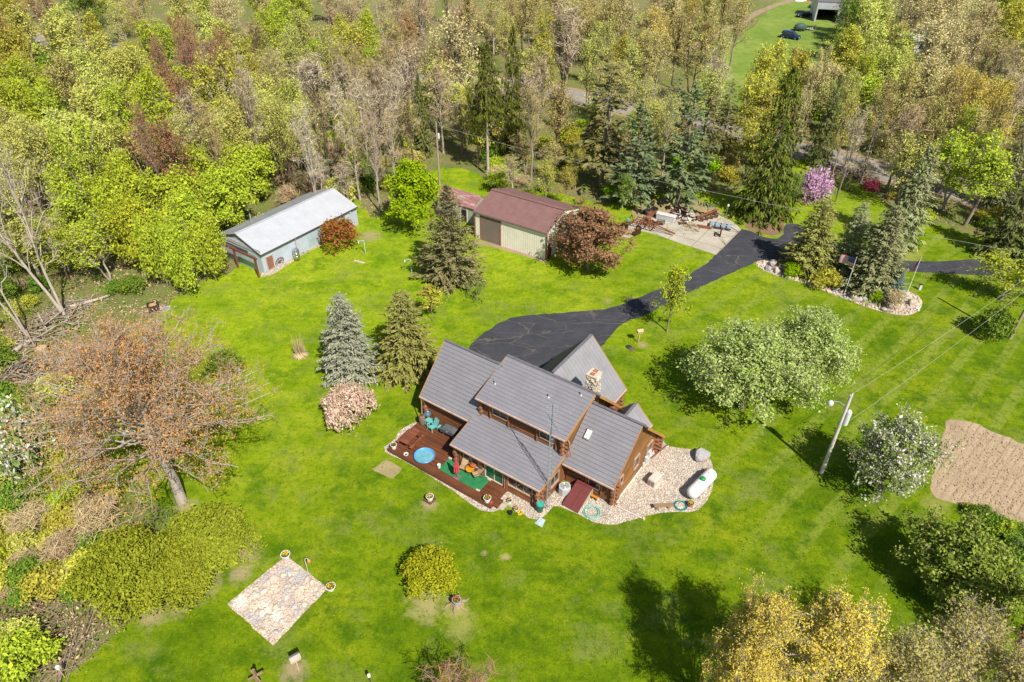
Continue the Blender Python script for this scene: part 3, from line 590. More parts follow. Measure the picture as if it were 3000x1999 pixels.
MB().bar((-.02, .1, 2.95), (-.02, 8.5, 2.95), .06, .5).build('gable_sheet', m_ribbed('rust_streaked_sheet', (.50, .50, .50), .3, 1, (.35, .20, .12), .6), WB)
fr = MB(); fr.bar((-.92, -.2, 2.62), (-.92, 8.7, 2.62), .22, .24); fr.build('beam', M_RUSTBEAM, WB)
for v in (.14, 4.1): MB().bar((-.92, v, 0), (-.92, v, 2.52), .2, .2).build('post', M_RUSTBEAM, WB)
MB().bar((-.35, 2.2, 2.55), (-.35, 7.6, 2.55), .12, .2).build('door_track', paint('dark_fascia', (.07, .075, .08), .5), WB)
MB().box((-.02, 6.4, 1.2), (.06, 3.6, 2.3)).build('sliding_door', M_SHEETV, WB); MB().box((-.09, 2.9, 1.2), (.06, 3.7, 2.3)).build('sliding_door', m_ribbed('blue_green_sheet', (.36, .46, .48), .28, 1, None, .5, .02), WB)
d = MB(); d.box((1.05, .17, .98), (.86, .06, 1.9)); d = d.build('door', M_BROWNDOOR, WB); fb = MB()
for a, b in (((.56, .17, .98), (.1, .1, 2.0)), ((1.54, .17, .98), (.1, .1, 2.0)), ((1.05, .17, 2.0), (1.08, .1, .1))): fb.box(a, b)
fb.build('frame', paint('door_surround', (.46, .35, .30), .6), d); MB().cyl((.74, .12, 1.0), (.74, .06, 1.0), .04).build('handle', paint('steel', (.5, .5, .5), .3, .9), d)
MB().box((8.6, .19, 1.25), (3.0, .05, 2.2)).build('sliding_door', m_ribbed('teal_sheet', (.38, .46, .50), .28, 0, None, .5, .02), WB)
MB().box((8, .15, .12), (15.6, .1, .24)).build('footing', M_CONC, WB)
p_ = MB(); p_.cyl((4.4, 7.3, 3.1), (4.4, 7.3, 4.2), .1); p_.build('stove_pipe', paint('galvanised', (.5, .5, .5), .4, .6), WB, smooth=True); MB().tube([(5.2, -.05, 2.6), (5.2, .1, 2.4), (5.15, .05, 1.2)], .05, 6).build('downspout', paint('copper_pipe', (.45, .30, .24), .5), WB)
MB().box((14.6, .12, 2.35), (.2, .18, .18)).build('flood_lamp', paint('lamp_white', (.6, .6, .6), .4), WB)
tk = thing('steel_drum', 'shiny upright steel drum standing on blocks under a brown downspout', 'drum', (-29.98+math.cos(rad(55.02))*4.6+math.sin(rad(55.02))*.35, 73.8+math.sin(rad(55.02))*4.6-math.cos(rad(55.02))*.35, 0))
MB().lathe([(.38, .22), (.40, .26), (.40, .62), (.42, .64), (.40, .66), (.40, 1.05), (.42, 1.07), (.40, 1.09), (.40, 1.45), (.38, 1.48), (.1, 1.5)], n=22).build('shell', paint('bright_steel', (.55, .55, .53), .25, .9), tk, smooth=True)
b_ = MB(); b_.box((-.2, 0, .11), (.16, .7, .22)); b_.box((.2, 0, .11), (.16, .7, .22)); b_.build('base', M_WOODD, tk)
def barn_pt(o, yaw, u, v, z=0): return Vector((o[0]+math.cos(yaw)*u-math.sin(yaw)*v, o[1]+math.sin(yaw)*u+math.cos(yaw)*v, z))
wl_ = thing('wagon_wheel', 'rusty iron wagon wheel leaning on the grey pole barn wall', 'wheel', barn_pt((-29.98, 73.8), rad(55.02), 2.35, .02), rad(55.02))
q = MB(); q.tube([(math.cos(a)*.62, .10-.12*math.sin(a), .63+math.sin(a)*.60) for a in [k*2*math.pi/28 for k in range(28)]], .035, 6, True); q.build('rim', M_RUSTBEAM, wl_); q = MB()
for k in range(10): a = k*.628; q.bar((0, .1, .63), (math.cos(a)*.6, .10-.12*math.sin(a), .63+math.sin(a)*.58), .03, .03)
q.build('spokes', M_RUSTBEAM, wl_); MB().cyl((0, .0, .6), (0, .2, .66), .1).build('hub', M_RUSTBEAM, wl_)
# ------------------------------------------------------------------ cream barn with the maroon roof
M_CREAM = m_ribbed('cream_sheet', (.76, .71, .62), .33, 0, None, .5, .03, .1); M_CREAMV = m_ribbed('cream_sheet_end', (.74, .70, .60), .33, 1, None, .5, .03, .08)
def m_weathered(name, a, b, pale=None):
    t = NT(name); c = t.ramp(t.noise(.9, 7, .75), [(.3, a), (.7, b)]); s = t.sep(t.coord()); fy = t.math('FRACT', t.math('DIVIDE', s[1], .18)); c = t.mix(t.ramp(fy, [(.0, .25), (.12, 0.0)]), c, tuple(x*.6 for x in a))
    if pale: c = t.mix(t.ramp(t.noise(1.1, 7, .75, t.mapped((.35, 2.2, 1))), [(.50, 0.0), (.62, .9)]), c, pale)
    t.col(c); t.set(Roughness=.85); t.bump(fy, .25, .02); return t.m
M_MAROON = m_weathered('maroon_shingle', (.165, .088, .080), (.232, .128, .115)); M_MAROOND = m_weathered('worn_maroon_shingle', (.21, .09, .085), (.30, .145, .135), (.45, .36, .34))
TO = (-5.13, 83.37); TY = rad(-32.41); TB = thing('machine_barn', 'cream metal barn with maroon shingle roof and brown roll door', 'barn', (*TO, 0), TY)
gable_core(TB, 11.09, 8.73, 3.8, 5.2, .22, (M_CREAM, M_CREAMV), .2)
panel('roof', (0, 0, 3.87), (11.09, 0, 3.87), (11.09, 4.36, 5.28), (0, 4.36, 5.28), M_MAROON, TB, .1); panel('roof', (11.09, 8.73, 3.87), (0, 8.73, 3.87), (0, 4.37, 5.28), (11.09, 4.37, 5.28), M_MAROON, TB, .1)
MB().bar((0, 4.36, 5.30), (11.09, 4.36, 5.30), .5, .06).build('ridge_cap', M_MAROON, TB); MB().bar((0, -.05, 3.76), (11.09, -.05, 3.76), .1, .14).build('gutter', paint('dark_gutter', (.16, .13, .12), .5), TB)
M_ROLL = m_ribbed('brown_roll_door', (.20, .15, .135), .25, 2, None, .5, .02, .1)
o_ = MB().box((2.6, .15, 1.72), (2.9, .08, 3.44)).build('roll_door', M_ROLL, TB); t_ = MB()
for a, b in (((1.08, .15, 1.8), (.14, .14, 3.6)), ((4.12, .15, 1.8), (.14, .14, 3.6)), ((2.6, .15, 3.52), (3.1, .14, .14))): t_.box(a, b)
t_.build('frame', M_BROWNDOOR, o_)
MB().box((10.95, 4.9, 1.8), (.08, 3.3, 3.6)).build('roll_door', M_ROLL, TB); t_ = MB(); t_.box((10.97, 3.15, 1.85), (.12, .14, 3.7)); t_.box((10.97, 6.65, 1.85), (.12, .14, 3.7)); t_.box((10.97, 4.9, 3.72), (.12, 3.6, .14)); t_.build('door_trim', M_BROWNDOOR, TB)
MB().box((10.96, .95, 1.02), (.08, .9, 2.04)).build('door', paint('maroon_door', (.15, .045, .04), .5), TB)
for u, v in ((.14, .16), (10.95, .16), (10.95, 8.57)): MB().box((u, v, 1.9), (.16, .16, 3.8)).build('corner_trim', M_BROWNDOOR, TB)
MB().box((10.6, .02, 3.0), (.2, .25, .18)).build('flood_lamp', paint('lamp_white', (.6, .6, .6), .4), TB)
SD = thing('old_shed', 'small low shed with worn maroon roof behind the cream barn', 'shed', barn_pt(TO, TY, -8.4, 2.9), TY)
SL = 6.4; MB().box((SL/2, .25, 1.15), (SL-.2, .1, 2.3)).build('front_wall', paint('weathered_grey_wood', (.36, .34, .31), .85, var=.4), SD)
MB().box((SL/2, 3.4, 1.2), (SL-.2, .1, 2.4)).build('back_wall', paint('weathered_grey_wood', (.36, .34, .31), .85, var=.4), SD)
for u in (.1, SL-.1): MB().add([(u-.04, .25, 0), (u-.04, 3.45, 0), (u-.04, 3.45, 2.4), (u-.04, 1.85, 3.5), (u-.04, .25, 2.3), (u+.04, .25, 0), (u+.04, 3.45, 0), (u+.04, 3.45, 2.4), (u+.04, 1.85, 3.5), (u+.04, .25, 2.3)], [(4, 3, 2, 1, 0), (5, 6, 7, 8, 9)]+[(k, (k+1) % 5, (k+1) % 5+5, k+5) for k in range(5)]).build('end_wall', paint('weathered_grey_wood', (.36, .34, .31), .85, var=.4), SD)
panel('roof', (-.1, 0, 2.4), (SL, 0, 2.4), (SL, 1.85, 3.65), (-.1, 1.85, 3.65), M_MAROOND, SD, .08); panel('roof', (SL, 3.7, 2.4), (-.1, 3.7, 2.4), (-.1, 1.86, 3.65), (SL, 1.86, 3.65), M_MAROOND, SD, .08)
MB().box((4.6, .19, .95), (.95, .06, 1.7)).build('doorway', paint('shed_dark', (.02, .018, .015), .9), SD); t_ = MB(); t_.box((4.05, .17, 1.0), (.14, .1, 2.0)); t_.box((5.15, .17, 1.0), (.14, .1, 2.0)); t_.build('door_post', paint('white_paint', (.62, .6, .57), .6), SD)
for u in (1.0, 1.9, 2.8):
    w_ = MB().box((u, .18, 1.45), (.62, .06, .62)).build('window', paint('white_paint', (.62, .6, .57), .6), SD)
    for k in (-1, 1): MB().box((u+k*.15, .14, 1.45), (.24, .02, .5)).build('pane', M_GLASS, w_)
# ------------------------------------------------------------------ far farmyard
FB = thing('far_barn', 'distant grey metal barn with dark roof and open door', 'barn', P(2384, 63), rad(-12))
fz = 5.0; gw = MB()
for a, b in (((.2, 0, fz/2), (.4, .2, fz)), ((9.8, 0, fz/2), (8.4, .2, fz)), ((3.1, 0, 4.1), (5.4, .2, 1.8))): gw.box(a, b)
gw.build('front_wall', m_ribbed('grey_sheet', (.40, .42, .45), .5, 0, None, .5), FB); MB().box((.0, 5, fz/2), (.15, 10, fz)).build('side_wall', paint('white_paint', (.62, .6, .57), .6), FB); MB().box((14, 5, fz/2), (.15, 10, fz)).build('side_wall', paint('white_paint', (.62, .6, .57), .6), FB)
MB().box((7, 10, fz/2), (14, .15, fz)).build('back_wall', paint('shed_dark', (.02, .018, .015), .9), FB); MB().box((3.1, .05, 3.15), (5.4, .1, .14)).build('door_header', paint('white_paint', (.62, .6, .57), .6), FB)
panel('roof', (-.2, -.2, 5.0), (14.2, -.2, 5.0), (14.2, 5, 6.9), (-.2, 5, 6.9), paint('far_roof', (.135, .13, .14), .6), FB, .12); panel('roof', (14.2, 10.2, 5.0), (-.2, 10.2, 5.0), (-.2, 5.01, 6.9), (14.2, 5.01, 6.9), paint('far_roof', (.135, .13, .14), .6), FB, .12)
MB().add([(-.12, 0, 4.9), (-.12, 10, 4.9), (-.12, 5, 6.8), (.03, 0, 4.9), (.03, 10, 4.9), (.03, 5, 6.8)], [(0, 2, 1), (3, 4, 5), (0, 1, 4, 3), (1, 2, 5, 4), (2, 0, 3, 5)]).build('gable_wall', paint('white_paint', (.62, .6, .57), .6), FB)
M_TYRE = paint('tyre_rubber', (.022, .022, .022), .85); M_RIM = paint('grey_rim', (.38, .38, .39), .35, .7)
def car(name, label, loc, rz, L, W, Hh, col, van=False):
    t = thing(name, label, 'car', loc, rz); mt = paint(name+'_paint', col, .22, .3, .08, spec=.6); gl = m_glass()
    zc = .95 if van else .86
    if van: prof = [(-L/2, .35), (-L/2+.02, 1.0), (-L/2+.25, 1.08), (L*.14, 1.02), (L/2-.45, .92), (L/2-.06, .72), (L/2, .38)]
    else: prof = [(-L/2, .32), (-L/2+.05, .84), (-L*.28, .92), (L*.16, .90), (L/2-.35, .80), (L/2-.03, .62), (L/2, .33)]
    n = len(prof); V = []
    for s, k in ((-1, 1), (1, 1)): V += [(x, s*W/2*(1-.05*(z > .85)), z) for x, z in prof]
    MB().add(V, [tuple(range(n)), tuple(range(2*n-1, n-1, -1))]+[(i, i+n, (i+1) % n+n, (i+1) % n) for i in range(n)]).build('body', mt, t, bevel=.06)
    if van: cab = [(-L/2+.12, zc), (-L/2+.38, Hh-.06), (-L*.1, Hh), (L*.10, Hh-.04), (L*.29, zc)]
    else: cab = [(-L*.36, zc), (-L*.22, Hh-.05), (-.05*L, Hh), (L*.08, Hh-.04), (L*.24, zc)]
    m_ = len(cab); V = []
    for s in (-1, 1): V += [(x, s*W/2*(.93 if z < Hh-.2 else .76), z) for x, z in cab]
    MB().add(V, [tuple(range(m_)), tuple(range(2*m_-1, m_-1, -1))]+[(i, i+m_, (i+1) % m_+m_, (i+1) % m_) for i in range(m_)]).build('cabin', mt, t, bevel=.05)
    g = MB(); g.slab([(cab[-1][0]-.02, -W*.42, zc+.06), (cab[-1][0]-.02, W*.42, zc+.06), (cab[-2][0]+.06, W*.36, Hh-.08), (cab[-2][0]+.06, -W*.36, Hh-.08)], .03)
    g.build('windscreen', gl, t)
    for s in (-1, 1):
        g = MB(); y = s*W/2; q = [(cab[0][0]+.35, y*.935, zc+.06), (cab[-1][0]-.25, y*.935, zc+.06), (cab[-2][0]-.05, y*.80, Hh-.12), (cab[1][0]+.2, y*.80, Hh-.12)]; g.slab(q if s > 0 else q[::-1], .02); o = g.build('side_window', gl, t); o.location = (0, s*.035, .01)
        MB().box((L/2-.12, s*W*.36, .66), (.22, .34, .16)).build('headlight', paint('lamp_clear', (.75, .75, .72), .15), t, bevel=.04)
        for x in (-L*.31, L*.31):
            w = MB().cyl((x, s*(W/2-.12), .32), (x, s*(W/2+.02), .32), .32, n=18).build('wheel', M_TYRE, t, smooth=True); MB().cyl((x, s*(W/2+.02), .32), (x, s*(W/2+.035), .32), .2, n=12).build('rim', M_RIM, w)
    return t
car('minivan', 'dark blue minivan parked on the far grass beside the trailer', P(2315, 113), rad(-38), 4.9, 1.95, 1.75, (.010, .035, .13), True)
car('parked_car', 'black car parked on the far grass by the open barn door', P(2355, 50), rad(190), 4.5, 1.8, 1.45, (.012, .013, .018))
car('parked_car', 'dark car half hidden behind the corner of the far barn', P(2391, 23), rad(190), 4.5, 1.8, 1.45, (.014, .018, .04))
t = thing('covered_trailer', 'small trailer under a dark green tarpaulin beside the blue minivan', 'trailer', P(2342, 90), rad(-5))
MB().prism([(-1.5, -.95), (1.5, -.95), (1.5, .95), (-1.5, .95)], .45, .62).build('frame', paint('black_steel', (.03, .03, .03), .5), t)
b_ = MB(); rr_ = random.Random(5); b_.lathe([(1.35, .6), (1.4, 1.0), (1.25, 1.45), (.9, 1.7), (.2, 1.85)], n=14, sx=1.1, sy=.72); b_.build('tarpaulin', paint('green_tarp', (.055, .11, .085), .5), t)
for s in (-1, 1): MB().cyl((0, s*.95, .32), (0, s*1.1, .32), .32, n=16).build('wheel', M_TYRE, t)
MB().bar((1.5, 0, .5), (2.8, 0, .45), .1, .1).build('drawbar', paint('black_steel', (.03, .03, .03), .5), t)
t = thing('tarp_heap', 'heap of white and red tarpaulins on the far grass', 'tarp heap', P(2369, 3)); rr_ = random.Random(8)
for i, c in enumerate([(.7, .7, .7), (.6, .62, .68), (.45, .05, .05), (.10, .10, .12), (.65, .68, .7)]):
    MB().lathe([(1.2, 0), (1.1, .3), (.7, .55), (.15, .7)], (i*1.5-3, rr_.uniform(-.6, .6), 0), 9, rr_.uniform(.8, 1.3), rr_.uniform(.6, 1)).build('tarp', paint(['white_tarp', 'pale_tarp', 'red_tarp', 'black_tarp', 'grey_tarp'][i], c, .5), t)
t = thing('scrap_stack', 'low stack of pale scrap beside the covered trailer', 'scrap', P(2371, 89)); b_ = MB()
for i in range(9): b_.bar((rng.uniform(-1.3, 1), rng.uniform(-.5, .5), .1+i*.06), (rng.uniform(0, 1.6), rng.uniform(-.6, .6), .12+i*.06), .3, .06)
b_.build('scrap', paint('pale_scrap', (.5, .5, .5), .5), t)
t = thing('cottage', 'pale house mostly hidden in the far wood', 'house', P(2640, 150), rad(20)); MB().box((0, 0, 1.5), (9, 6, 3)).build('wall', paint('pale_siding', (.55, .57, .6), .6), t); panel('roof', (-4.8, -3.4, 2.9), (4.8, -3.4, 2.9), (4.8, 0, 4.6), (-4.8, 0, 4.6), paint('pale_roof', (.5, .52, .56), .5), t, .1); panel('roof', (4.8, 3.4, 2.9), (-4.8, 3.4, 2.9), (-4.8, .01, 4.6), (4.8, .01, 4.6), paint('pale_roof', (.5, .52, .56), .5), t, .1)
for u in (-2.5, 0, 2.5): MB().box((u, -3.03, 1.6), (1.2, .08, 1.2)).build('window', M_GLASS, t)
t = thing('parked_truck', 'white truck glimpsed on the road between the bare trees', 'truck', P(828, 168), rad(-12)); MB().box((0, 0, 1.05), (4.6, 1.9, .9)).build('body', paint('truck_white', (.75, .76, .78), .3, var=.06), t, bevel=.1); MB().box((.7, 0, 1.75), (1.7, 1.7, .6)).build('cabin', paint('truck_white', (.75, .76, .78), .3, var=.06), t, bevel=.15); MB().box((.7, 0, 1.78), (1.74, 1.5, .36)).build('window', M_GLASS, t)
for s in (-1, 1):
    for x in (-1.5, 1.5): MB().cyl((x, s*.8, .38), (x, s*.98, .38), .38, n=14).build('wheel', M_TYRE, t)
# ------------------------------------------------------------------ poles and wires
M_POLE = m_bark('pole_wood', (.24, .19, .13), (.40, .33, .25)); M_POLEW = m_bark('pole_grey', (.46, .43, .39), (.66, .63, .58)); M_WIRE = paint('wire', (.36, .35, .33), .6)
g1 = P(2406, 1387); U1 = thing('utility_pole', 'pale utility pole with transformer and yard lamp beside the white blossom tree', 'utility pole', g1)
h1 = hgt((2406, 1387), 1158); top = g1+Vector((0, 0, h1))
MB().cyl((0, 0, 0), (0, 0, h1), .17, .12, 14).build('pole', M_POLEW, U1, smooth=True)
MB().lathe([(.0, h1*.655), (.21, h1*.66), (.22, h1*.70), (.22, h1*.80), (.2, h1*.815), (.1, h1*.83)], (.30, -.10, 0), 18).build('transformer', paint('transformer_grey', (.60, .62, .63), .4, var=.1), U1, smooth=True)
a_ = MB(); a_.tube([(-.1, .05, h1*.86), (-.6, .2, h1*.90), (-1.15, .3, h1*.90)], .03, 6); a_.build('lamp_arm', paint('galvanised', (.5, .5, .5), .4, .6), U1); MB().lathe([(.08, .16), (.2, .05), (.24, -.12), (.2, -.26), (.05, -.3)], (-1.2, .32, h1*.885), 14).build('lamp', paint('lamp_white', (.6, .6, .6), .4), U1, smooth=True)
MB().lathe([(.06, h1), (.07, h1+.08), (.04, h1+.18)], (.05, 0, 0), 10).build('insulator', paint('white_paint', (.62, .6, .57), .6), U1)
g2 = P(2958, 992); h2 = 10.0; U2 = thing('utility_pole', 'brown wooden utility pole standing by the dark bush at the lawn edge', 'utility pole', g2); MB().cyl((0, 0, 0), (.3, .2, h2), .17, .12, 12).build('pole', M_POLE, U2, smooth=True)
g3 = P(1288, 542); h3 = hgt((1288, 542), 357); U3 = thing('utility_pole', 'lone brown utility pole on the rough grass behind the low maroon shed', 'utility pole', g3); MB().cyl((0, 0, 0), (0, 0, h3), .17, .11, 12).build('pole', M_POLE, U3, smooth=True)
q = MB(); q.lathe([(.13, 7.2), (.16, 7.3), (.16, 7.9), (.1, 8.0)], (.28, -.05, 0), 12); q.cyl((0, 0, 7.5), (.3, -.05, 7.5), .03); q.build('fuse_box', paint('transformer_grey', (.60, .62, .63), .4, var=.1), U3)
def wire(label, a, b, sag, r=.012):
    a, b = Vector(a), Vector(b); pts = [a.lerp(b, t)-Vector((0, 0, sag*4*t*(1-t))) for t in [i/24 for i in range(25)]]; o = MB().tube(pts, r, 5).build('wire', M_WIRE); tag(o, label, 'wire')
wire('upper wire running from the top of the pale lamp pole to the brown pole', top+Vector((0, 0, .1)), g2+Vector((.3, .2, h2-.1)), .5); wire('lower wire running from the transformer to the brown pole', g1+Vector((.35, -.1, h1*.67)), g2+Vector((.25, .15, h2-2.2)), .5)
e1 = P(2050, 555, 6.5); e2 = P(3060, 752, 6.5); wire('long wire crossing above the spruces and the tarred drive', e1, e2, .2, .016)
e0 = g3+Vector((0, 0, h3-.4)); wire('wire leading from the lone pole towards the scrap yard', e0, e1, .5, .015)
# ------------------------------------------------------------------ vegetation: how a tree is grown
def m_leaf(name, cols, trans=.22, rough=.6, vary=.12):
    t = NT(name); t.n.remove(t.b); out = t.n['Material Output']
    g = t.node('ShaderNodeNewGeometry'); oi = t.node('ShaderNodeObjectInfo')
    n = len(cols); c = t.ramp(g.outputs['Random Per Island'], [(i/(n-1) if n > 1 else 0, x) for i, x in enumerate(cols)])
    hs = t.node('ShaderNodeHueSaturation'); hs.inputs['Hue'].default_value = .5
    t.link(t.math('ADD', .5-vary*.12, t.math('MULTIPLY', oi.outputs['Random'], vary*.24)), hs.inputs['Hue'])
    t.link(t.math('ADD', 1-vary, t.math('MULTIPLY', oi.outputs['Random'], vary*2)), hs.inputs['Value']); t.link(c, hs.inputs['Color'])
    d = t.node('ShaderNodeBsdfDiffuse'); tr = t.node('ShaderNodeBsdfTranslucent'); mx = t.node('ShaderNodeMixShader'); mx.inputs[0].default_value = trans
    t.link(hs.outputs[0], d.inputs[0]); t.link(hs.outputs[0], tr.inputs[0]); t.link(d.outputs[0], mx.inputs[1]); t.link(tr.outputs[0], mx.inputs[2]); t.link(mx.outputs[0], out.inputs[0])
    return t.m
BARK = m_bark('bark_grey', (.16, .125, .095), (.36, .30, .24)); BARKD = m_bark('bark_dark', (.07, .05, .035), (.17, .125, .09)); BARKP = m_bark('bark_pale', (.27, .23, .185), (.50, .44, .37)); BARKT = m_bark('bark_tan', (.21, .15, .09), (.38, .29, .19))
LEAF = dict(
  lime=m_leaf('leaf_lime', [(0.273, 0.339, 0.032), (0.402, 0.48, 0.037), (0.531, 0.579, 0.047), (0.322, 0.41, 0.037)]),
  pale=m_leaf('leaf_pale_green', [(0.391, 0.42, 0.081), (0.532, 0.554, 0.121), (0.657, 0.654, 0.162), (0.462, 0.486, 0.097)]),
  yellow=m_leaf('leaf_yellow_green', [(0.285, 0.322, 0.015), (0.38, 0.414, 0.019), (0.456, 0.46, 0.025), (0.247, 0.304, 0.016)]),
  olive=m_leaf('leaf_olive', [(0.33, 0.325, 0.043), (0.468, 0.444, 0.059), (0.584, 0.536, 0.077), (0.37, 0.388, 0.046)]),
  green=m_leaf('leaf_green', [(0.093, 0.175, 0.022), (0.155, 0.253, 0.033), (0.24, 0.334, 0.044), (0.124, 0.216, 0.025)]),
  roundleaf=m_leaf('leaf_round', [(0.117, 0.175, 0.022), (0.208, 0.275, 0.033), (0.338, 0.413, 0.066), (0.156, 0.225, 0.024), (0.468, 0.5, 0.154)], vary=.0),
  cover=m_leaf('leaf_cover', [(.10, .17, .012), (.17, .25, .02), (.24, .31, .04), (.19, .19, .05)]),
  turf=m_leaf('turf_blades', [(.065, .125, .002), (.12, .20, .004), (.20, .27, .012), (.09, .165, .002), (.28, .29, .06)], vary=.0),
  farturf=m_leaf('turf_blades_far', [(.12, .21, .004), (.20, .30, .008), (.30, .37, .02), (.16, .25, .004), (.34, .37, .06)], vary=.0),  # lighter blades repeat the lawn's painted north-west brightening
  bright=m_leaf('leaf_bright_green', [(0.18, 0.336, 0.005), (0.285, 0.457, 0.008), (0.405, 0.564, 0.014)]),
  cream=m_leaf('catkins_cream', [(0.489, 0.416, 0.171), (0.646, 0.561, 0.249), (0.747, 0.661, 0.315), (0.431, 0.402, 0.145)]),
  tan=m_leaf('buds_tan', [(0.447, 0.363, 0.131), (0.594, 0.495, 0.184), (0.495, 0.462, 0.118), (0.396, 0.33, 0.118)]),
  orange=m_leaf('buds_orange', [(0.408, 0.216, 0.096), (0.504, 0.282, 0.12), (0.456, 0.3, 0.12), (0.336, 0.18, 0.084)]),
  rust=m_leaf('buds_rust', [(0.336, 0.174, 0.09), (0.42, 0.228, 0.114), (0.3, 0.168, 0.084)]),
  domebuds=m_leaf('buds_dome', [(0.47, 0.22, 0.081), (0.588, 0.301, 0.111), (0.518, 0.326, 0.123), (0.4, 0.182, 0.081)], vary=.0),
  hedge=m_leaf('leaf_hedge', [(0.208, 0.244, 0.016), (0.304, 0.328, 0.028), (0.36, 0.37, 0.04), (0.176, 0.227, 0.016)], vary=.05),
  pink=m_leaf('buds_pink', [(0.5, 0.312, 0.213), (0.6, 0.4, 0.288), (0.5, 0.362, 0.225)]),
  gold=m_leaf('catkins_gold', [(.57, .43, .055), (.69, .55, .09), (.75, .62, .13), (.43, .37, .055)], vary=.03),
  birch=m_leaf('leaf_birch', [(0.425, 0.388, 0.112), (0.525, 0.475, 0.15), (0.388, 0.388, 0.088), (0.463, 0.4, 0.175)]),
  pear=m_leaf('leaf_pear', [(.25, .35, .06), (.34, .45, .10), (.42, .52, .15), (.52, .58, .26), (.22, .33, .055)], vary=.04),
  purple=m_leaf('leaf_purple', [(0.187, 0.088, 0.053), (0.286, 0.146, 0.084), (0.352, 0.205, 0.114), (0.231, 0.123, 0.053)]),
  plum=m_leaf('leaf_plum', [(0.192, 0.072, 0.09), (0.312, 0.132, 0.156), (0.24, 0.096, 0.102)]),
  blossom=m_leaf('blossom_white', [(.19, .27, .06), (.28, .36, .10), (.24, .33, .08), (.66, .64, .56), (.74, .70, .64), (.20, .29, .06), (.26, .35, .09)]),
  rose=m_leaf('blossom_rose', [(.66, .42, .36), (.76, .56, .48), (.60, .38, .30), (.36, .33, .13), (.76, .62, .52)]),
  redbud=m_leaf('blossom_redbud', [(0.508, 0.29, 0.476), (0.629, 0.434, 0.608), (0.46, 0.258, 0.397)]),
  magenta=m_leaf('blossom_magenta', [(.50, .08, .17), (.58, .13, .24), (.32, .10, .10)]),
  redleaf=m_leaf('leaf_red', [(0.4, 0.07, 0.042), (0.336, 0.091, 0.045), (0.216, 0.119, 0.025), (0.152, 0.14, 0.017)]),
  bluespruce=m_leaf('needles_blue', [(0.242, 0.264, 0.182), (0.352, 0.374, 0.264), (0.44, 0.451, 0.33)], .1),
  spruce=m_leaf('needles_spruce', [(0.097, 0.122, 0.039), (0.152, 0.179, 0.055), (0.221, 0.241, 0.076)], .1),
  goldspruce=m_leaf('needles_gold', [(0.172, 0.172, 0.04), (0.265, 0.259, 0.069), (0.345, 0.322, 0.098)], .1),
  norway=m_leaf('needles_norway', [(0.056, 0.082, 0.012), (0.106, 0.134, 0.019), (0.175, 0.198, 0.031)], .1),
  juniper=m_leaf('needles_juniper', [(0.172, 0.167, 0.063), (0.253, 0.241, 0.098), (0.322, 0.305, 0.132)], .1),
  pine=m_leaf('needles_pine', [(0.098, 0.14, 0.065), (0.156, 0.202, 0.091), (0.221, 0.267, 0.124)], .1),
  brownpine=m_leaf('needles_brown', [(0.133, 0.133, 0.042), (0.189, 0.182, 0.063), (0.238, 0.224, 0.077)], .1),
  greyspruce=m_leaf('needles_grey', [(0.211, 0.233, 0.104), (0.289, 0.311, 0.146), (0.365, 0.389, 0.182)], .1),
  teal=m_leaf('needles_teal', [(0.088, 0.143, 0.11), (0.143, 0.215, 0.171), (0.22, 0.286, 0.242)], .1),
  straw=m_leaf('straw', [(.55, .44, .24), (.68, .56, .34), (.48, .37, .19)], .15),
  twig=m_leaf('twigs', [(0.407, 0.336, 0.227), (0.522, 0.428, 0.302), (0.625, 0.528, 0.391)], .0),
  browntwig=m_leaf('brown_twigs', [(0.409, 0.297, 0.164), (0.544, 0.416, 0.236)], .0))
class Geo:
    def __init__(s): s.v = []; s.f = []; s.n = 0
    def tube(s, pts, rs, k):
        pts = np.asarray(pts, float); N = len(pts); d = np.gradient(pts, axis=0); d /= np.linalg.norm(d, axis=1)[:, None]+1e-9
        t = np.where(np.abs(d[:, 2:3]) < .85, np.array([[0, 0, 1.]]), np.array([[1., 0, 0]])); x = np.cross(d, t); x /= np.linalg.norm(x, axis=1)[:, None]+1e-9; y = np.cross(d, x)
        a = np.arange(k)*2*np.pi/k; ring = x[:, None]*np.cos(a)[None, :, None]+y[:, None]*np.sin(a)[None, :, None]
        V = pts[:, None]+ring*np.asarray(rs)[:, None, None]; s.v.append(V.reshape(-1, 3))
        i = np.arange(k); j = (i+1) % k; q = []
        for m_ in range(N-1): q.append(np.stack([m_*k+i, m_*k+j, (m_+1)*k+j, (m_+1)*k+i], 1)+s.n)
        s.f.append(np.concatenate(q)); s.n += N*k
    def quads(s, c, ax, ay):
        """flat diamonds centred at c with half axes ax, ay"""
        V = np.stack([c-ax, c-ay*.8+ax*.15, c+ax, c+ay*.8+ax*.15], 1).reshape(-1, 3); m_ = len(c)
        s.v.append(V); s.f.append(np.arange(4*m_).reshape(-1, 4)+s.n); s.n += 4*m_
    def mesh(s, name, mat, smooth=False):
        V = np.concatenate(s.v); F = np.concatenate(s.f); me = bpy.data.meshes.new(name)
        me.vertices.add(len(V)); me.vertices.foreach_set('co', V.astype(np.float32).ravel())
        me.loops.add(F.size); me.loops.foreach_set('vertex_index', F.astype(np.int32).ravel()); me.polygons.add(len(F))
        me.polygons.foreach_set('loop_start', np.arange(0, F.size, 4, dtype=np.int32)); me.polygons.foreach_set('loop_total', np.full(len(F), 4, np.int32))
        me.update(calc_edges=True); me.validate(); me.materials.append(mat)
        if smooth: me.polygons.foreach_set('use_smooth', np.ones(len(F), bool))
        return me
def unit(a): return a/(np.linalg.norm(a, axis=-1, keepdims=True)+1e-9)
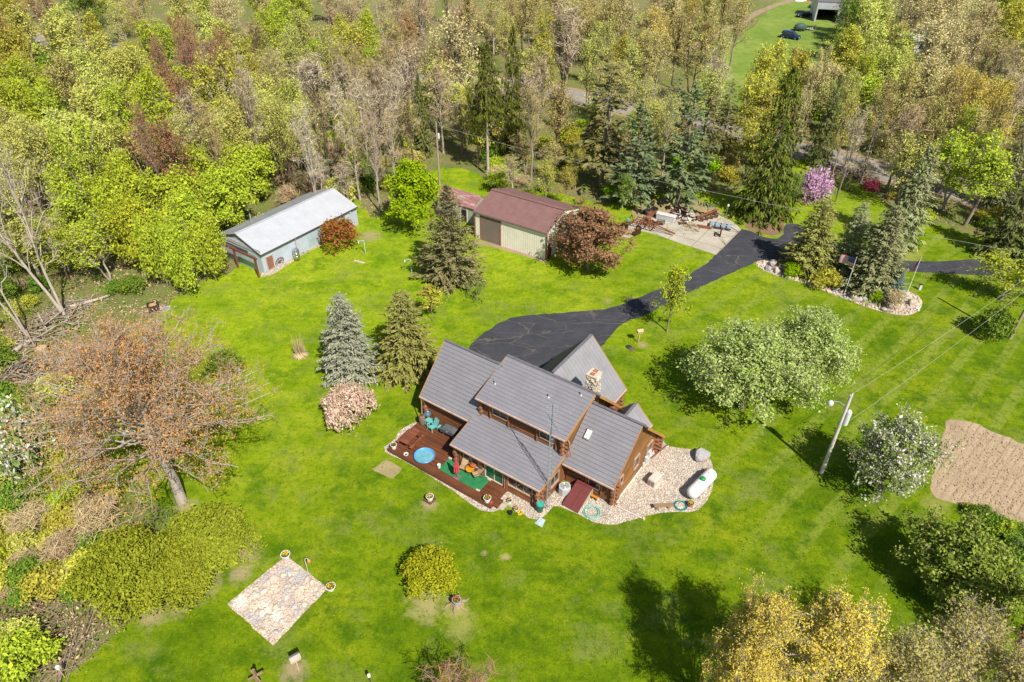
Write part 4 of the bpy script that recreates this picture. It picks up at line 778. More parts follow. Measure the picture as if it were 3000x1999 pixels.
def leaves(geo, rs, centers, outward, n, spread, size, upb=.5, rnd=.8, aspect=.7, droop=0):
    k = len(centers); c = np.repeat(centers, n, 0)+rs.normal(size=(k*n, 3))*spread*np.array([1, 1, .75]); o = np.repeat(outward, n, 0)
    nr = unit(o*.7+np.array([0, 0, upb])+rs.normal(size=c.shape)*rnd); t = unit(np.cross(nr, rs.normal(size=c.shape))); b = np.cross(nr, t)
    sz = size*np.clip(rs.lognormal(0, .38, (len(c), 1)), .4, 2.0); c[:, 2] = np.maximum(c[:, 2]-droop, .06); geo.quads(c, t*sz, b*sz*aspect)
def grow(seed, Ht, R, cb, nlimb=24, nsub=5, ntwig=4, leaf=None, nleaf=5, lsize=.22, lspread=.3, r0=None, lean=(0, 0), gap=.15, phimin=-35, bark=True, twigr=.018, up=.35, stems=1, limbk=5, subk=3, sprad=1.0, limbr=.42, lobe=.16):
    """a broadleaf tree: wood (trunk, limbs, branches, twigs) and foliage as two meshes; unit metres"""
    rs = np.random.RandomState(seed); wood = Geo(); fol = Geo(); r0 = r0 or .018*Ht+.03; tips = []; outs = []
    cz = (cb+Ht)/2; ch = (Ht-cb)/2
    for s_ in range(stems):
        az0 = s_*2*np.pi/stems+rs.rand(); off = np.array([np.cos(az0), np.sin(az0), 0])*(R*.45 if stems > 1 else 0)
        zz = np.linspace(0, 1, 7); wob = np.cumsum(rs.normal(size=(7, 2))*.012*Ht, 0); wob -= wob[0]
        tr = np.stack([wob[:, 0]+lean[0]*zz+off[0]*zz**1.3, wob[:, 1]+lean[1]*zz+off[1]*zz**1.3, zz*Ht*.9], 1)
        wood.tube(tr, r0/(stems**.4)*(1-.88*zz**.9), 7)
        nl = nlimb//stems
        for i in range(nl):
            u = (i+rs.rand())/nl; ph = np.radians(phimin+(86-phimin)*u**.85); az = i*2.39996+rs.normal()*.35+s_*1.3
            lb = 1+lobe*np.sin(2*az+seed)+lobe*np.sin(3*az+4*ph+seed*2.3); rr = R*np.cos(ph)*rs.uniform(1-gap*2.2, 1.05)*lb; tgt = np.array([np.cos(az)*rr, np.sin(az)*rr, cz+ch*np.sin(ph)*rs.uniform(.85, 1.02)*(1+(lb-1)*.5)])
            if stems > 1: tgt[:2] = tgt[:2]*.62+off[:2]*1.0
            tgt[:2] += np.array(lean)*tgt[2]/Ht
            zs = max(cb*.55, min(cb*.75+(tgt[2]-cb)*.62, Ht*.84)) if tgt[2] > cb*.6 else tgt[2]
            zs = min(zs, Ht*.82); f = zs/(Ht*.9); st = np.array([np.interp(f, zz, tr[:, 0]), np.interp(f, zz, tr[:, 1]), zs])
            tt = np.linspace(0, 1, 6)[:, None]; bow = np.array([0, 0, up])*np.linalg.norm(tgt-st)*.35
            lp = st+(tgt-st)*tt+bow*np.sin(tt*np.pi)*(1-tt*.3)+rs.normal(size=(6, 3))*.03*R*tt*(1-tt)*4
            lr = r0*limbr/(stems**.3)*(1-f*.6); lrs = lr*(1-.85*tt[:, 0]**.8)+twigr*.5; wood.tube(lp, lrs, limbk)
            ld = unit(tgt-st)
            for j in range(nsub):
                q = .30+.70*(j+rs.rand()*.8)/nsub; q = min(q, 1); k0 = min(int(q*5), 4); ff = q*5-k0; sp = lp[k0]*(1-ff)+lp[k0+1]*ff
                dr = unit(ld*.55+rs.normal(size=3)*.75+np.array([0, 0, .25])); L = R*sprad*rs.uniform(.18, .38)*(1.1-.4*q); ep = sp+dr*L
                mid = (sp+ep)/2+np.array([0, 0, .08*L]); wood.tube(np.stack([sp, mid, ep]), np.array([lr*.34*(1-q*.4)+twigr*.4, lr*.22*(1-q*.4)+twigr*.4, twigr*.6]), subk)
                for w in range(ntwig):
                    h = rs.uniform(.3, 1); bp = sp*(1-h)+ep*h; d2 = unit(dr*.6+rs.normal(size=3)*.7+np.array([0, 0, .2])); e2 = bp+d2*L*rs.uniform(.3, .65)
                    wood.tube(np.stack([bp, e2]), np.array([twigr, twigr*.45]), 3)
                    tips.append(e2*.75+bp*.25); outs.append(unit(e2-np.array([lean[0]*.5, lean[1]*.5, cz*.85])))
    tips = np.array(tips); outs = np.array(outs)
    if leaf is not None:
        keep = rs.rand(len(tips)) > gap*.6; leaves(fol, rs, tips[keep], outs[keep], nleaf, lspread, lsize)
    return wood, (fol if leaf is not None else None), (Ht, R, cb)
def conifer(seed, Ht, R, nwh=26, per=11, cb=.3, droop=.25, spray=9, sl=.42, sw=.10, power=.85, ragged=.2, up=.1, hang=0.0, thin=0.0, irregular=0):
    """a conifer: whorls of boughs, each a fan of needle sprays, on a straight trunk"""
    rs = np.random.RandomState(seed); wood = Geo(); fol = Geo(); zz = np.linspace(0, 1, 6)
    wood.tube(np.stack([rs.normal(size=6)*.01*Ht*zz, rs.normal(size=6)*.01*Ht*zz, zz*Ht*.98], 1), (.016*Ht+.04)*(1-.93*zz), 7)
    for w in range(nwh):
        f = (w+rs.rand()*.5)/nwh; z = cb+(Ht-cb)*f; rad_ = R*((1-f)**power*(1+.15*np.sin(w*1.7)))+.06*R*(f < .97)
        if irregular: rad_ *= rs.uniform(1-irregular, 1.1)
        m_ = max(4, int(per*(.45+.55*(1-f))))
        for b in range(m_):
            if rs.rand() < thin: continue
            az = b*2*np.pi/m_+w*.8+rs.normal()*.18; L = rad_*rs.uniform(1-ragged, 1+ragged*.5); el = up*(f*2-.6)-droop*rs.uniform(.6, 1.3)*(1-f*.7)
            d = np.array([np.cos(az)*np.cos(el), np.sin(az)*np.cos(el), np.sin(el)]); st = np.array([0, 0, z]); ts = np.linspace(0, 1, 4)[:, None]
            bp = st+d*L*ts+np.array([0, 0, .12*L])*(ts**2)-np.array([0, 0, .02*L]); wood.tube(bp, np.array([.014*Ht*(1-f)*.3+.015, .02, .014, .006]), 3)
            side = np.array([-np.sin(az), np.cos(az), 0]); n = max(3, int(spray*(.35+.65*L/R)))
            u = rs.uniform(.18, 1.0, n)**.75; sg = np.where(rs.rand(n) < .5, -1, 1); lat = sg*rs.uniform(0, .34, n)*L*(1.05-u)
            c = st+d*L*u[:, None]+np.array([0, 0, .12*L])*(u**2)[:, None]+side*lat[:, None]+rs.normal(size=(n, 3))*np.array([.03, .03, .02])*R
            ax = unit(d*(.85)+side*(sg*rs.uniform(.2, .9, n))[:, None]+rs.normal(size=(n, 3))*.18-np.array([0, 0, .12+hang])); nr = unit(np.array([0, 0, 1.0])+d*.25+rs.normal(size=(n, 3))*.45); ay = unit(np.cross(nr, ax))
            s_ = rs.uniform(.7, 1.25, (n, 1))*(.55+.45*(1-f)); fol.quads(c, ax*sl*s_, ay*sw*s_)
            if hang > .3:
                k = n//2; c2 = c[:k]-np.array([0, 0, .35*sl]); fol.quads(c2, unit(np.array([0, 0, -1.])+rs.normal(size=(k, 3))*.25)*sl*.8, unit(np.cross(rs.normal(size=(k, 3)), [0, 0, 1.]))*sw)
    return wood, fol, (Ht, R, cb)
def bush(seed, R, Ht, n=700, lsize=.14, spread=.16, lobes=14, stems=9, flat=.7, nleaf=5, hole=.18):
    """a shrub from the ground up: stems and leaf clumps filling an uneven dome"""
    rs = np.random.RandomState(seed); wood = Geo(); fol = Geo(); lob = []
    for i in range(lobes):
        az = i*2.4+rs.rand(); q = np.sqrt((i+.5)/lobes); lob.append([np.cos(az)*q*R*.72, np.sin(az)*q*R*.72, Ht*(.30+.45*(1-q**2)*rs.uniform(.7, 1.15)), R*rs.uniform(.26, .42)])
    lob = np.array(lob); k = rs.randint(0, lobes, n); d = unit(rs.normal(size=(n, 3))+np.array([0, 0, .45])); rr = rs.uniform(.72, 1.02, (n, 1))**.6
    c = lob[k, :3]+d*lob[k, 3:4]*rr*np.array([1, 1, Ht/R*.62]); c[:, 2] = np.abs(c[:, 2])+.05
    low = rs.rand(n) < .12; c[low, 2] *= rs.rand(low.sum()); keep = rs.rand(n) > hole; leaves(fol, rs, c[keep], d[keep], nleaf, spread, lsize)
    for i in range(stems):
        j = rs.randint(lobes); e = lob[j, :3]; wood.tube(np.stack([[e[0]*.12, e[1]*.12, 0], e*np.array([.6, .6, .55]), e*np.array([1, 1, 1.15])]), [.05, .035, .015], 4)
    return wood, fol, (Ht, R, 0)
PROTO = {}
def proto(key, maker, wname='trunk', fname='crown', wmat=BARK, fmat=None):
    w, f, dim = maker
    PROTO[key] = dict(w=w.mesh(wname, wmat, True), f=f.mesh(fname, fmat or LEAF['green']) if f else None, dim=dim, wn=wname, fn=fname)
def put(key, name, label, cat, loc, r=None, h=None, rz=None, leaf=None, bark=None, group=None, lean=None):
    """stand a copy of a grown form at LOC, its crown radius R and height H in metres"""
    p = PROTO[key]; Ht, R, cb = p['dim']; o = thing(name, label, cat, loc, rng.uniform(0, 6.28) if rz is None else rz, group)
    s = (r or R)/R; o.scale = (s, s, (h or Ht)/Ht)
    if lean: o.rotation_euler = (lean[0], lean[1], o.rotation_euler[2])
    for me, nm, mt in ((p['w'], p['wn'], bark), (p['f'], p['fn'], leaf)):
        if me is None: continue
        c = bpy.data.objects.new(nm, me); C.objects.link(c); c.parent = o
        if mt:
            c.material_slots[0].link = 'OBJECT'; c.material_slots[0].material = LEAF[mt] if isinstance(mt, str) else mt
    return o
def elev(g):
    d = Vector(g)-Vector((0, 0, CAMH)); return math.atan2(-d.z, math.hypot(d.x, d.y))
def fit_box(x0, x1, y0, y1, base=None, shape=1.0):
    """foot, crown radius and height of a plant whose outline fills the box seen in the photo; BASE is where its trunk meets the ground"""
    xc, yc = (x0+x1)/2, (y0+y1)/2
    if base:
        g = P(*base); hc = hgt(base, yc); k = mpp(g+Vector((0, 0, hc))); el = elev(g+Vector((0, 0, hc)))
        r = (x1-x0)/2*k; half = (y1-y0)/2*k; c = math.sqrt(max((half**2-(r*math.sin(el))**2), (.35*half)**2))/math.cos(el); return g, r, hc+c*shape
    g = P(xc, yc); k = mpp(g); el = elev(g); r = (x1-x0)/2*k; half = (y1-y0)/2*k
    c = math.sqrt(max(half**2-(r*math.sin(el))**2, (.4*half)**2))/math.cos(el)
    for _ in range(4): g = P(xc, yc, c*.85)
    return Vector((g.x, g.y, 0)), r, c*1.85

def fit_at(px, py, z):                           # foot of a plant whose crown centre, Z metres up, shows at (px, py)
    c = P(px, py, z); return Vector((c.x, c.y, 0))
# ------------------------------------------------------------------ things on the deck and round the house
def at(u, v, z=0): return hw(u, v, z)
DZ = .38
M_RED = m_plank('picnic_boards', (.17, .055, .030), (.30, .105, .055), .14, (0, 0, 0), .5, .5)
t = thing('picnic_table', 'red stained picnic table with two benches on the deck', 'picnic table', at(-18.0, -4.45, DZ), HYAW+rad(4)); L = 1.9

MB().box((0, 0, .74), (.78, L, .05)).build('tabletop', M_RED, t)
for s in (-1, 1): MB().box((s*.72, 0, .44), (.27, L, .05)).build('bench', M_RED, t)
for y in (-.65, .65):
    for s in (-1, 1): MB().bar((s*.25, y, .70), (s*.62, y, .0), .05, .1).build('leg', M_RED, t)
    MB().bar((-.8, y, .38), (.8, y, .38), .05, .1).build('crossbeam', M_RED, t)
t = thing('paddling_pool', 'round blue paddling pool with shallow water on the deck', 'pool', at(-15.79, -5.15, DZ)); M_POOL = paint('pool_blue', (.075, .30, .60), .35, var=.1)
MB().lathe([(.78, 0), (.85, .10), (.90, .20), (.93, .24), (.90, .27), (.86, .25), (.80, .10), (.76, .03)], n=40, cap1=False).build('rim', M_POOL, t, smooth=True)
wt = NT('pool_water'); wt.col(wt.ramp(wt.noise(2.2, 4), [(.3, (.10, .30, .36)), (.7, (.17, .38, .46))])).set(Roughness=.08); MB().lathe([(.82, .10), (.01, .105)], n=40).build('water', wt.m, t)
M_SOILP = paint('pot_soil', (.07, .045, .03), .95)
def planter(label, loc, r, h, col, blooms=((.5, .35, .03),), n=14, name='flower_pot', foot=None, group=None):
    t = thing(name, label, 'flower pot', loc, rng.uniform(0, 6), group); m = paint('pot_%d_%d_%d' % tuple(int(99*c) for c in col), col, .5, var=.12)
    MB().lathe([(r*.72, 0), (r*.95, h*.86), (r*1.08, h*.88), (r*1.08, h), (r*.94, h), (r*.9, h*.86)], n=22, cap1=False).build('pot', m, t, smooth=True)
    MB().lathe([(r*.92, h*.84), (r*.5, h*.9), (.01, h*.92)], n=18).build('soil', M_SOILP, t)
    if n:
        g = Geo(); rs = np.random.RandomState(int(1000*abs(loc[0])) % 9999); a = rs.uniform(0, 6.28, n*5); q = np.sqrt(rs.rand(n*5))*r*.8; c = np.stack([np.cos(a)*q, np.sin(a)*q, h+rs.uniform(.0, .10, n*5)], 1)
        leaves(g, rs, c, np.tile([[0, 0, 1.]], (len(c), 1)), 1, .02, .05); o = bpy.data.objects.new('leaves', g.mesh('leaves', LEAF['green'])); C.objects.link(o); o.parent = t
        for k, b in enumerate(blooms):
            mb = MB()
            for i in range(n//len(blooms)): x = rng.uniform(-.7, .7)*r; y = rng.uniform(-.7, .7)*r; mb.lathe([(.025, h+.08), (.055, h+.12), (.02, h+.15)], (x, y, 0), 6)
            mb.build('blooms', paint('bloom_%d%d' % (int(b[0]*99), int(b[1]*99)), b, .6), t)
    return t
WHITE = (.70, .69, .67); TERRA = (.45, .145, .085)
planter('white pot with bare soil at the outer corner of the deck', at(-18.72, -5.85, DZ), .27, .42, WHITE, ((.30, .06, .03),), 6)
planter('white pot with red and green plants by the deck step', at(-8.45, -5.95, DZ), .30, .45, WHITE, ((.5, .06, .03), (.2, .28, .03)), 14)
planter('small white pot on the gravel just past the deck end', at(-7.1, -4.75, 0), .20, .26, WHITE, ((.48, .05, .04), (.45, .4, .05)), 8)
planter('white pot of yellow flowers in the gravel before the big window', at(-6.15, -5.15), .20, .3, WHITE, ((.62, .45, .03), (.5, .06, .05)), 10)
planter('terracotta pot beside the upper end of the propane tank', P(2070, 1388), .25, .4, TERRA, ((.45, .40, .05),), 9); planter('terracotta pot between the green hose and the propane tank', P(2022, 1483), .25, .4, TERRA, ((.45, .40, .05),), 9)
planter('white planter of yellow flowers at the top corner of the cobbles', P(838, 1632), .34, .36, WHITE, ((.62, .42, .02),), 20); planter('white planter of yellow flowers at the east corner of the cobbles', P(970, 1726), .34, .36, WHITE, ((.62, .42, .02), (.5, .2, .02)), 20)
t = thing('wooden_stand', 'square brown wooden block carrying a flower pot on the lawn', 'stand', P(1260, 1468), HYAW); MB().box((0, 0, .19), (.75, .75, .1)).build('top', M_WOODD, t, bevel=.02); MB().box((0, 0, .07), (.6, .6, .14)).build('base', M_WOODD, t)
planter('white pot of red and yellow flowers on a wooden block', P(1260, 1464, .24), .30, .44, WHITE, ((.55, .08, .04), (.6, .5, .05), (.5, .3, .35)), 18)
t = thing('tree_stump', 'sawn tree stump with spreading roots carrying a flower pot', 'stump', P(1338, 1768)); MB().lathe([(.5, 0), (.42, .12), (.36, .3), (.34, .42)], n=12).build('wood', BARKT, t)
b_ = MB()
for k in range(6): a = k*1.05+.3; b_.tube([(math.cos(a)*.3, math.sin(a)*.3, .16), (math.cos(a)*.7, math.sin(a)*.7, .06), (math.cos(a+.15)*1.0, math.sin(a+.15)*1.0, -.02)], [.12, .08, .03], 6)
b_.build('roots', BARKT, t, smooth=True); planter('grey pot of red flowers standing on the tree stump', P(1338, 1766, .43), .30, .4, (.36, .37, .40), ((.48, .06, .04),), 10)
t = thing('yellow_flowers', 'clump of yellow flowers in the gravel beside the white pot', 'flowers', at(-5.75, -5.25)); b_ = MB()
for k in range(22): b_.lathe([(.03, 0.02), (.06, .14), (.02, .18)], (rng.uniform(-.2, .2), rng.uniform(-.2, .2), rng.uniform(0, .06)), 6)
b_.build('blooms', paint('bloom_yellow', (.66, .46, .02), .6), t); t = thing('black_pot', 'small black pot lying at the gravel edge', 'flower pot', at(-6.35, -5.7)); MB().lathe([(.12, 0), (.19, .26), (.2, .28)], n=14).build('pot', paint('black_plastic', (.02, .02, .022), .5), t); MB().lathe([(.18, .25), (.02, .26)], n=14).build('soil', M_SOILP, t)
t = thing('red_jug', 'small red jug on the deck beside the white pot', 'jug', at(-8.05, -5.98, DZ)); MB().lathe([(.1, 0), (.13, .1), (.1, .2), (.04, .24)], n=12).build('jug', paint('red_plastic', (.50, .045, .03), .4), t, smooth=True); MB().tube([(.1, 0, .08), (.18, 0, .14), (.1, 0, .2)], .02, 5).build('handle', paint('red_plastic', (.50, .045, .03), .4), t)
t = thing('white_bowl', 'white bowl standing on the deck near the picnic table', 'bowl', at(-17.25, -5.9, DZ)); MB().lathe([(.12, 0), (.20, .08), (.22, .18), (.19, .18), (.14, .08), (.01, .05)], n=18, cap1=False).build('bowl', paint('pot_white', WHITE, .5), t, smooth=True); MB().lathe([(.08, .06), (.1, .13), (.01, .16)], n=10).build('filling', M_SOILP, t)
t = thing('bucket', 'white bucket at the edge of the green rug', 'bucket', at(-14.0, -5.35, DZ)); MB().lathe([(.12, 0), (.16, .32), (.17, .32), (.17, .34), (.14, .34), (.11, .04)], n=18, cap1=False).build('pail', paint('pot_white', WHITE, .5), t, smooth=True); MB().tube([(-.16, 0, .32), (0, -.18, .30), (.16, 0, .32)], .01, 5).build('handle', paint('steel', (.5, .5, .5), .3, .9), t)
rg = NT('green_turf_rug'); rg.col(rg.mix(rg.ramp(rg.noise(25, 4), [(.35, .5), (.6, 0.0)]), rg.ramp(rg.noise(1.5, 5), [(.3, (.018, .16, .055)), (.7, (.035, .24, .085))]), (.012, .10, .035))).set(Roughness=.95)
t = tag(MB().prism([(-13.93, -5.52), (-9.62, -5.58), (-9.6, -3.98), (-13.95, -3.95)], DZ+.003, DZ+.016).build('green_rug', rg.m, loc=HO, rz=HYAW), 'bright green turf rug laid on the deck boards', 'rug')
for (u, v), l in (((-13.85, -4.02), 'brick weighing down the rug corner by the log end'), ((-9.75, -5.5), 'pale brick on the rug corner near the white planter'), ((-9.68, -4.02), 'small pale stone on the rug corner by the glass door')):
    MB().box((0, 0, .05), (.36, .16, .09)).build('brick', paint('pale_brick', (.55, .44, .33), .9), bevel=.01, loc=at(u, v, DZ+.017), rz=HYAW+rng.uniform(-.2, .2), label=l, cat='brick')
t = thing('parasol', 'closed red parasol on a square base on the green rug', 'parasol', at(-12.05, -5.38, DZ+.016), HYAW); M_PAR = paint('parasol_red', (.48, .055, .065), .8, var=.2)
MB().box((0, 0, .05), (.55, .55, .1)).build('base', paint('parasol_base', (.17, .12, .115), .7), t, bevel=.03); MB().cyl((0, 0, .1), (0, 0, 2.3), .022).build('pole', paint('dark_pole', (.10, .08, .08), .5), t)
pr_ = []
for i in range(13): z = .75+i*.125; pr_.append(z)
b_ = MB(); n = 16; V = []
for i, z in enumerate(pr_):
    f = i/12; base = .24*(1-f)**.7+.03+.06*math.exp(-((f-.42)/.08)**2)
    V += [(math.cos(k*2*math.pi/n)*base*(1 if k % 2 else .62), math.sin(k*2*math.pi/n)*base*(1 if k % 2 else .62), z) for k in range(n)]
b_.add(V, [(i*n+k, i*n+(k+1) % n, (i+1)*n+(k+1) % n, (i+1)*n+k) for i in range(12) for k in range(n)]+[tuple(range(n-1, -1, -1)), tuple(12*n+k for k in range(n))]); b_.build('canopy', M_PAR, t)
M_SLING = m_ribbed('sling_fabric', (.42, .30, .17), .08, 1, None, .8, .005); M_FRAME = paint('chair_frame', (.055, .04, .03), .5)
def sling_chair(label, loc, rz):
    t = thing('sling_chair', label, 'patio chair', loc, rz, 'sling chairs on the green rug')
    for k, (s, a, b) in enumerate((('seat', (-.28, .42), (.22, .36)), ('backrest', (.20, .40), (.72, 1.02)))):
        o = MB().slab([(a[0], -.29, a[1]), (b[0], -.29, b[1]), (b[0], .29, b[1]), (a[0], .29, a[1])], .025); o.build(s, M_SLING, t)
    for y in (-.31, .31):
        MB().tube([(-.25, y, 0), (-.30, y, .42), (.20, y, .38), (.74, y, 1.04)], .022, 6).build('side_frame', M_FRAME, t); MB().tube([(-.28, y*1.05, .42), (-.24, y*1.05, .62), (.36, y*1.05, .62)], .02, 6).build('armrest', M_FRAME, t); MB().tube([(.16, y, .38), (.42, y, 0)], .02, 6).build('leg', M_FRAME, t)
    return t
sling_chair('tan sling chair beside the closed parasol, its back to the log corner', at(-12.15, -4.40, DZ+.016), HYAW+rad(100)); sling_chair('tan sling chair next to the patio door', at(-10.75, -4.40, DZ+.016), HYAW+rad(62))
t = thing('patio_table', 'small round orange table between the two sling chairs', 'table', at(-11.45, -4.33, DZ+.016)); MB().lathe([(.36, .48), (.39, .50), (.39, .53), (.36, .54), (.01, .525)], n=28).build('tabletop', paint('orange_top', (.60, .25, .015), .4), t, smooth=True)
for k in range(3): a = k*2.094; MB().tube([(math.cos(a)*.3, math.sin(a)*.3, 0), (math.cos(a)*.12, math.sin(a)*.12, .25), (math.cos(a)*.28, math.sin(a)*.28, .48)], .018, 6).build('leg', M_FRAME, t)
t = thing('hanging_basket', 'orange lidded basket hanging by the deck window', 'basket', at(-11.35, -4.05, 1.2)); MB().lathe([(.05, -.22), (.22, -.12), (.28, .03), (.2, .08)], n=16).build('basket', paint('rust_basket', (.34, .10, .035), .7), t, smooth=True); MB().tube([(-.2, 0, .05), (0, 0, .9), (.2, 0, .05)], .01, 5).build('chain', M_FRAME, t)
M_TEAL = paint('teal_plastic', (.13, .42, .41), .45, var=.12)
t = thing('garden_chair', 'teal slatted garden chair on the deck by the log wall', 'garden chair', at(-17.45, -2.0, DZ), HYAW+rad(75))
for k in range(5): MB().bar((.10+.02*abs(k-2), -.22+k*.11, .30), (.50, -.26+k*.13, 1.02-.04*abs(k-2)), .10, .025, (1, 0, 1)).build('back_slat', M_TEAL, t)
MB().slab([(-.42, -.28, .38), (-.42, .28, .38), (.14, .24, .28), (.14, -.24, .28)], .04).build('seat', M_TEAL, t)
for y in (-.34, .34):
    MB().box((-.12, y, .58), (.68, .13, .035)).build('armrest', M_TEAL, t, bevel=.01); MB().bar((-.38, y, 0), (-.38, y, .57), .06, .09).build('leg', M_TEAL, t); MB().bar((.30, y*.9, 0), (.05, y*.9, .56), .06, .09).build('leg', M_TEAL, t)
def side_table(label, loc, w, h):
    t = thing('side_table', label, 'side table', loc, HYAW); MB().box((0, 0, h-.02), (w, w, .05)).build('tabletop', M_TEAL, t, bevel=.02)
    for x in (-1, 1):
        for y in (-1, 1): MB().bar((x*w*.42, y*w*.42, 0), (x*w*.38, y*w*.38, h-.03), .06, .06).build('leg', M_TEAL, t)
    MB().box((0, 0, h-.13), (w*.85, w*.85, .16)).build('apron', M_TEAL, t)
side_table('larger teal side table left of the garden chair', at(-18.2, -1.72, DZ), .55, .52); side_table('little round-cornered teal stool right of the garden chair', at(-16.85, -1.75, DZ), .42, .42)
t = thing('covered_grill', 'grill under a grey cover against the log wall', 'grill', at(-15.7, -1.85, DZ), HYAW+rad(4)); b_ = MB()
b_.add([(-.72, -.34, .42), (.72, -.34, .42), (.72, .34, .42), (-.72, .34, .42), (-.78, -.38, .86), (.78, -.38, .86), (.78, .36, .86), (-.78, .36, .86), (-.42, -.26, 1.14), (.46, -.26, 1.14), (.46, .22, 1.14), (-.42, .22, 1.14)], [(3, 2, 1, 0), (8, 9, 10, 11)]+[(i+o, (i+1) % 4+o, (i+1) % 4+4+o, i+4+o) for o in (0, 4) for i in range(4)])
b_.build('cover', paint('grill_cover', (.10, .105, .115), .7), t, bevel=.05)
for x in (-.55, .55): MB().bar((x, -.2, 0), (x, -.2, .5), .07, .07).build('leg', paint('grey_rim', (.38, .38, .39), .35, .7), t); MB().bar((x, .2, 0), (x, .2, .5), .07, .07).build('leg', paint('grey_rim', (.38, .38, .39), .35, .7), t)
MB().box((0, -.37, .78), (.14, .02, .07)).build('badge', paint('pot_white', WHITE, .5), t)
t = thing('kettle_grill', 'round blue kettle grill in the deck corner by the log ends', 'grill', at(-18.55, -1.45, DZ)); MB().lathe([(.05, .55), (.26, .66), (.34, .82), (.34, .86)], n=24).build('bowl', paint('orange_bowl', (.34, .09, .03), .4), t, smooth=True)
MB().lathe([(.35, .86), (.32, .98), (.2, 1.08), (.05, 1.12)], n=24).build('lid', paint('slate_blue', (.075, .13, .20), .3), t, smooth=True).location = (0, 0, .0); MB().box((.06, 0, 1.14), (.14, .04, .05)).build('handle', paint('pot_white', WHITE, .5), t)
for k in range(3): a = k*2.09; MB().tube([(math.cos(a)*.2, math.sin(a)*.2, .66), (math.cos(a)*.36, math.sin(a)*.36, 0)], .02, 6).build('leg', M_FRAME, t)
t = thing('rain_barrel', 'brown rain barrel under the downspout at the deck corner', 'barrel', at(-18.75, -2.0, DZ)); MB().lathe([(.24, 0), (.30, .25), (.31, .55), (.29, .85), (.25, .98), (.2, 1.0), (.18, .96)], n=22).build('shell', m_log('barrel_staves', (.15, .105, .075), (.27, .20, .15)), t, smooth=True); MB().lathe([(.2, .985), (.01, .99)], n=18).build('lid', M_WOODD, t)
# antenna tower at the corner of the low roof
t = thing('antenna_tower', 'tall galvanised lattice antenna tower at the log house corner', 'antenna', at(-4.26, -3.46), HYAW); M_GAL = paint('galvanised', (.5, .5, .5), .4, .6); M_TOW = paint('tower_steel', (.36, .41, .44), .4, .5, .1); M_ANT = paint('antenna_rod', (.16, .17, .18), .5, .4); TH = 8.6
legs = [(math.cos(a)*.17, math.sin(a)*.17) for a in (.4, .4+2.094, .4+4.189)]
for x, y in legs: MB().cyl((x, y, 0), (x*.95, y*.95, TH), .018, n=6).build('leg', M_TOW, t)
b_ = MB(); k = 0; z = .2
while z < TH-.3:
    for i in range(3):
        a, c = legs[i], legs[(i+1) % 3]; b_.cyl((*a, z), (*c, z), .010, n=5); b_.cyl((*(a if k % 2 else c), z), (*(c if k % 2 else a), z+.42), .008, n=4)
    z += .42; k += 1
b_.build('bracing', M_TOW, t); b_ = MB(); b_.cyl((0, 0, TH-.6), (0, 0, 11.2), .028, n=8); b_.build('mast', M_ANT, t)
b_ = MB(); b_.bar((-.75, .5, 9.55), (.9, -.6, 9.55), .03, .03)
for i in range(8): f = i/7; c = Vector((-.75+1.65*f, .5-1.1*f, 9.57)); d = Vector((.55, .83, 0))*(.55-.25*f); b_.cyl(c-d, c+d, .007, n=4)
b_.build('antenna', M_ANT, t); b_ = MB()
for i in range(5): z = 10.3+i*.2; b_.cyl((-.35, -.3, z), (.35, .3, z), .007, n=4)
for i in range(5): f = -.35+i*.175; b_.cyl((f, f*.857, 10.3), (f, f*.857, 11.1), .006, n=4)
b_.build('screen_antenna', M_ANT, t)
t = thing('compost_bin', 'dark green bin with a teal lid at the house corner', 'bin', at(-4.55, -4.15), HYAW); MB().lathe([(.25, .12), (.27, .4), (.30, .95)], n=20).build('body', paint('bin_green', (.03, .12, .09), .5), t, smooth=True); MB().lathe([(.33, .93), (.35, 1.0), (.3, 1.1), (.1, 1.14)], n=20).build('lid', paint('bin_teal', (.04, .33, .28), .4), t, smooth=True)
b_ = MB(); b_.box((0, 0, .06), (.62, .62, .12)); b_.build('base', paint('pale_brick', (.55, .44, .33), .9), t)
b_ = MB(); b_.slab([(-.25, -.1, .18), (.25, -.1, .18), (.35, -.75, .02), (-.35, -.75, .02)], .04); b_.build('splash_block', paint('splash_blue', (.38, .48, .50), .6), label='pale blue splash block below the green bin', cat='splash block', loc=at(-3.9, -4.6), rz=HYAW)
t = thing('air_conditioner', 'grey octagonal air conditioner unit in the corner by the log wall', 'air conditioner', at(-3.95, -1.35), HYAW+.2); M_AC = m_ribbed('ac_grille', (.44, .45, .45), .05, 2, None, .5, .01, .08)
MB().lathe([(.50, .08), (.52, .12), (.52, .82), (.50, .88), (.36, .90)], n=8).build('casing', M_AC, t); MB().lathe([(.36, .89), (.34, .91), (.33, .86), (.01, .84)], n=24).build('fan', paint('fan_dark', (.06, .06, .06), .4), t)
b_ = MB()
for r in (.12, .2, .28, .35): b_.tube([(math.cos(a)*r, math.sin(a)*r, .91) for a in [i*.314 for i in range(20)]], .008, 4, True)
for k in range(8): a = k*.785; b_.bar((0, 0, .92), (math.cos(a)*.35, math.sin(a)*.35, .91), .012, .012)
b_.build('guard', paint('steel', (.5, .5, .5), .3, .9), t); MB().box((0, 0, .04), (1.15, 1.15, .08)).build('base', M_CONC, t)

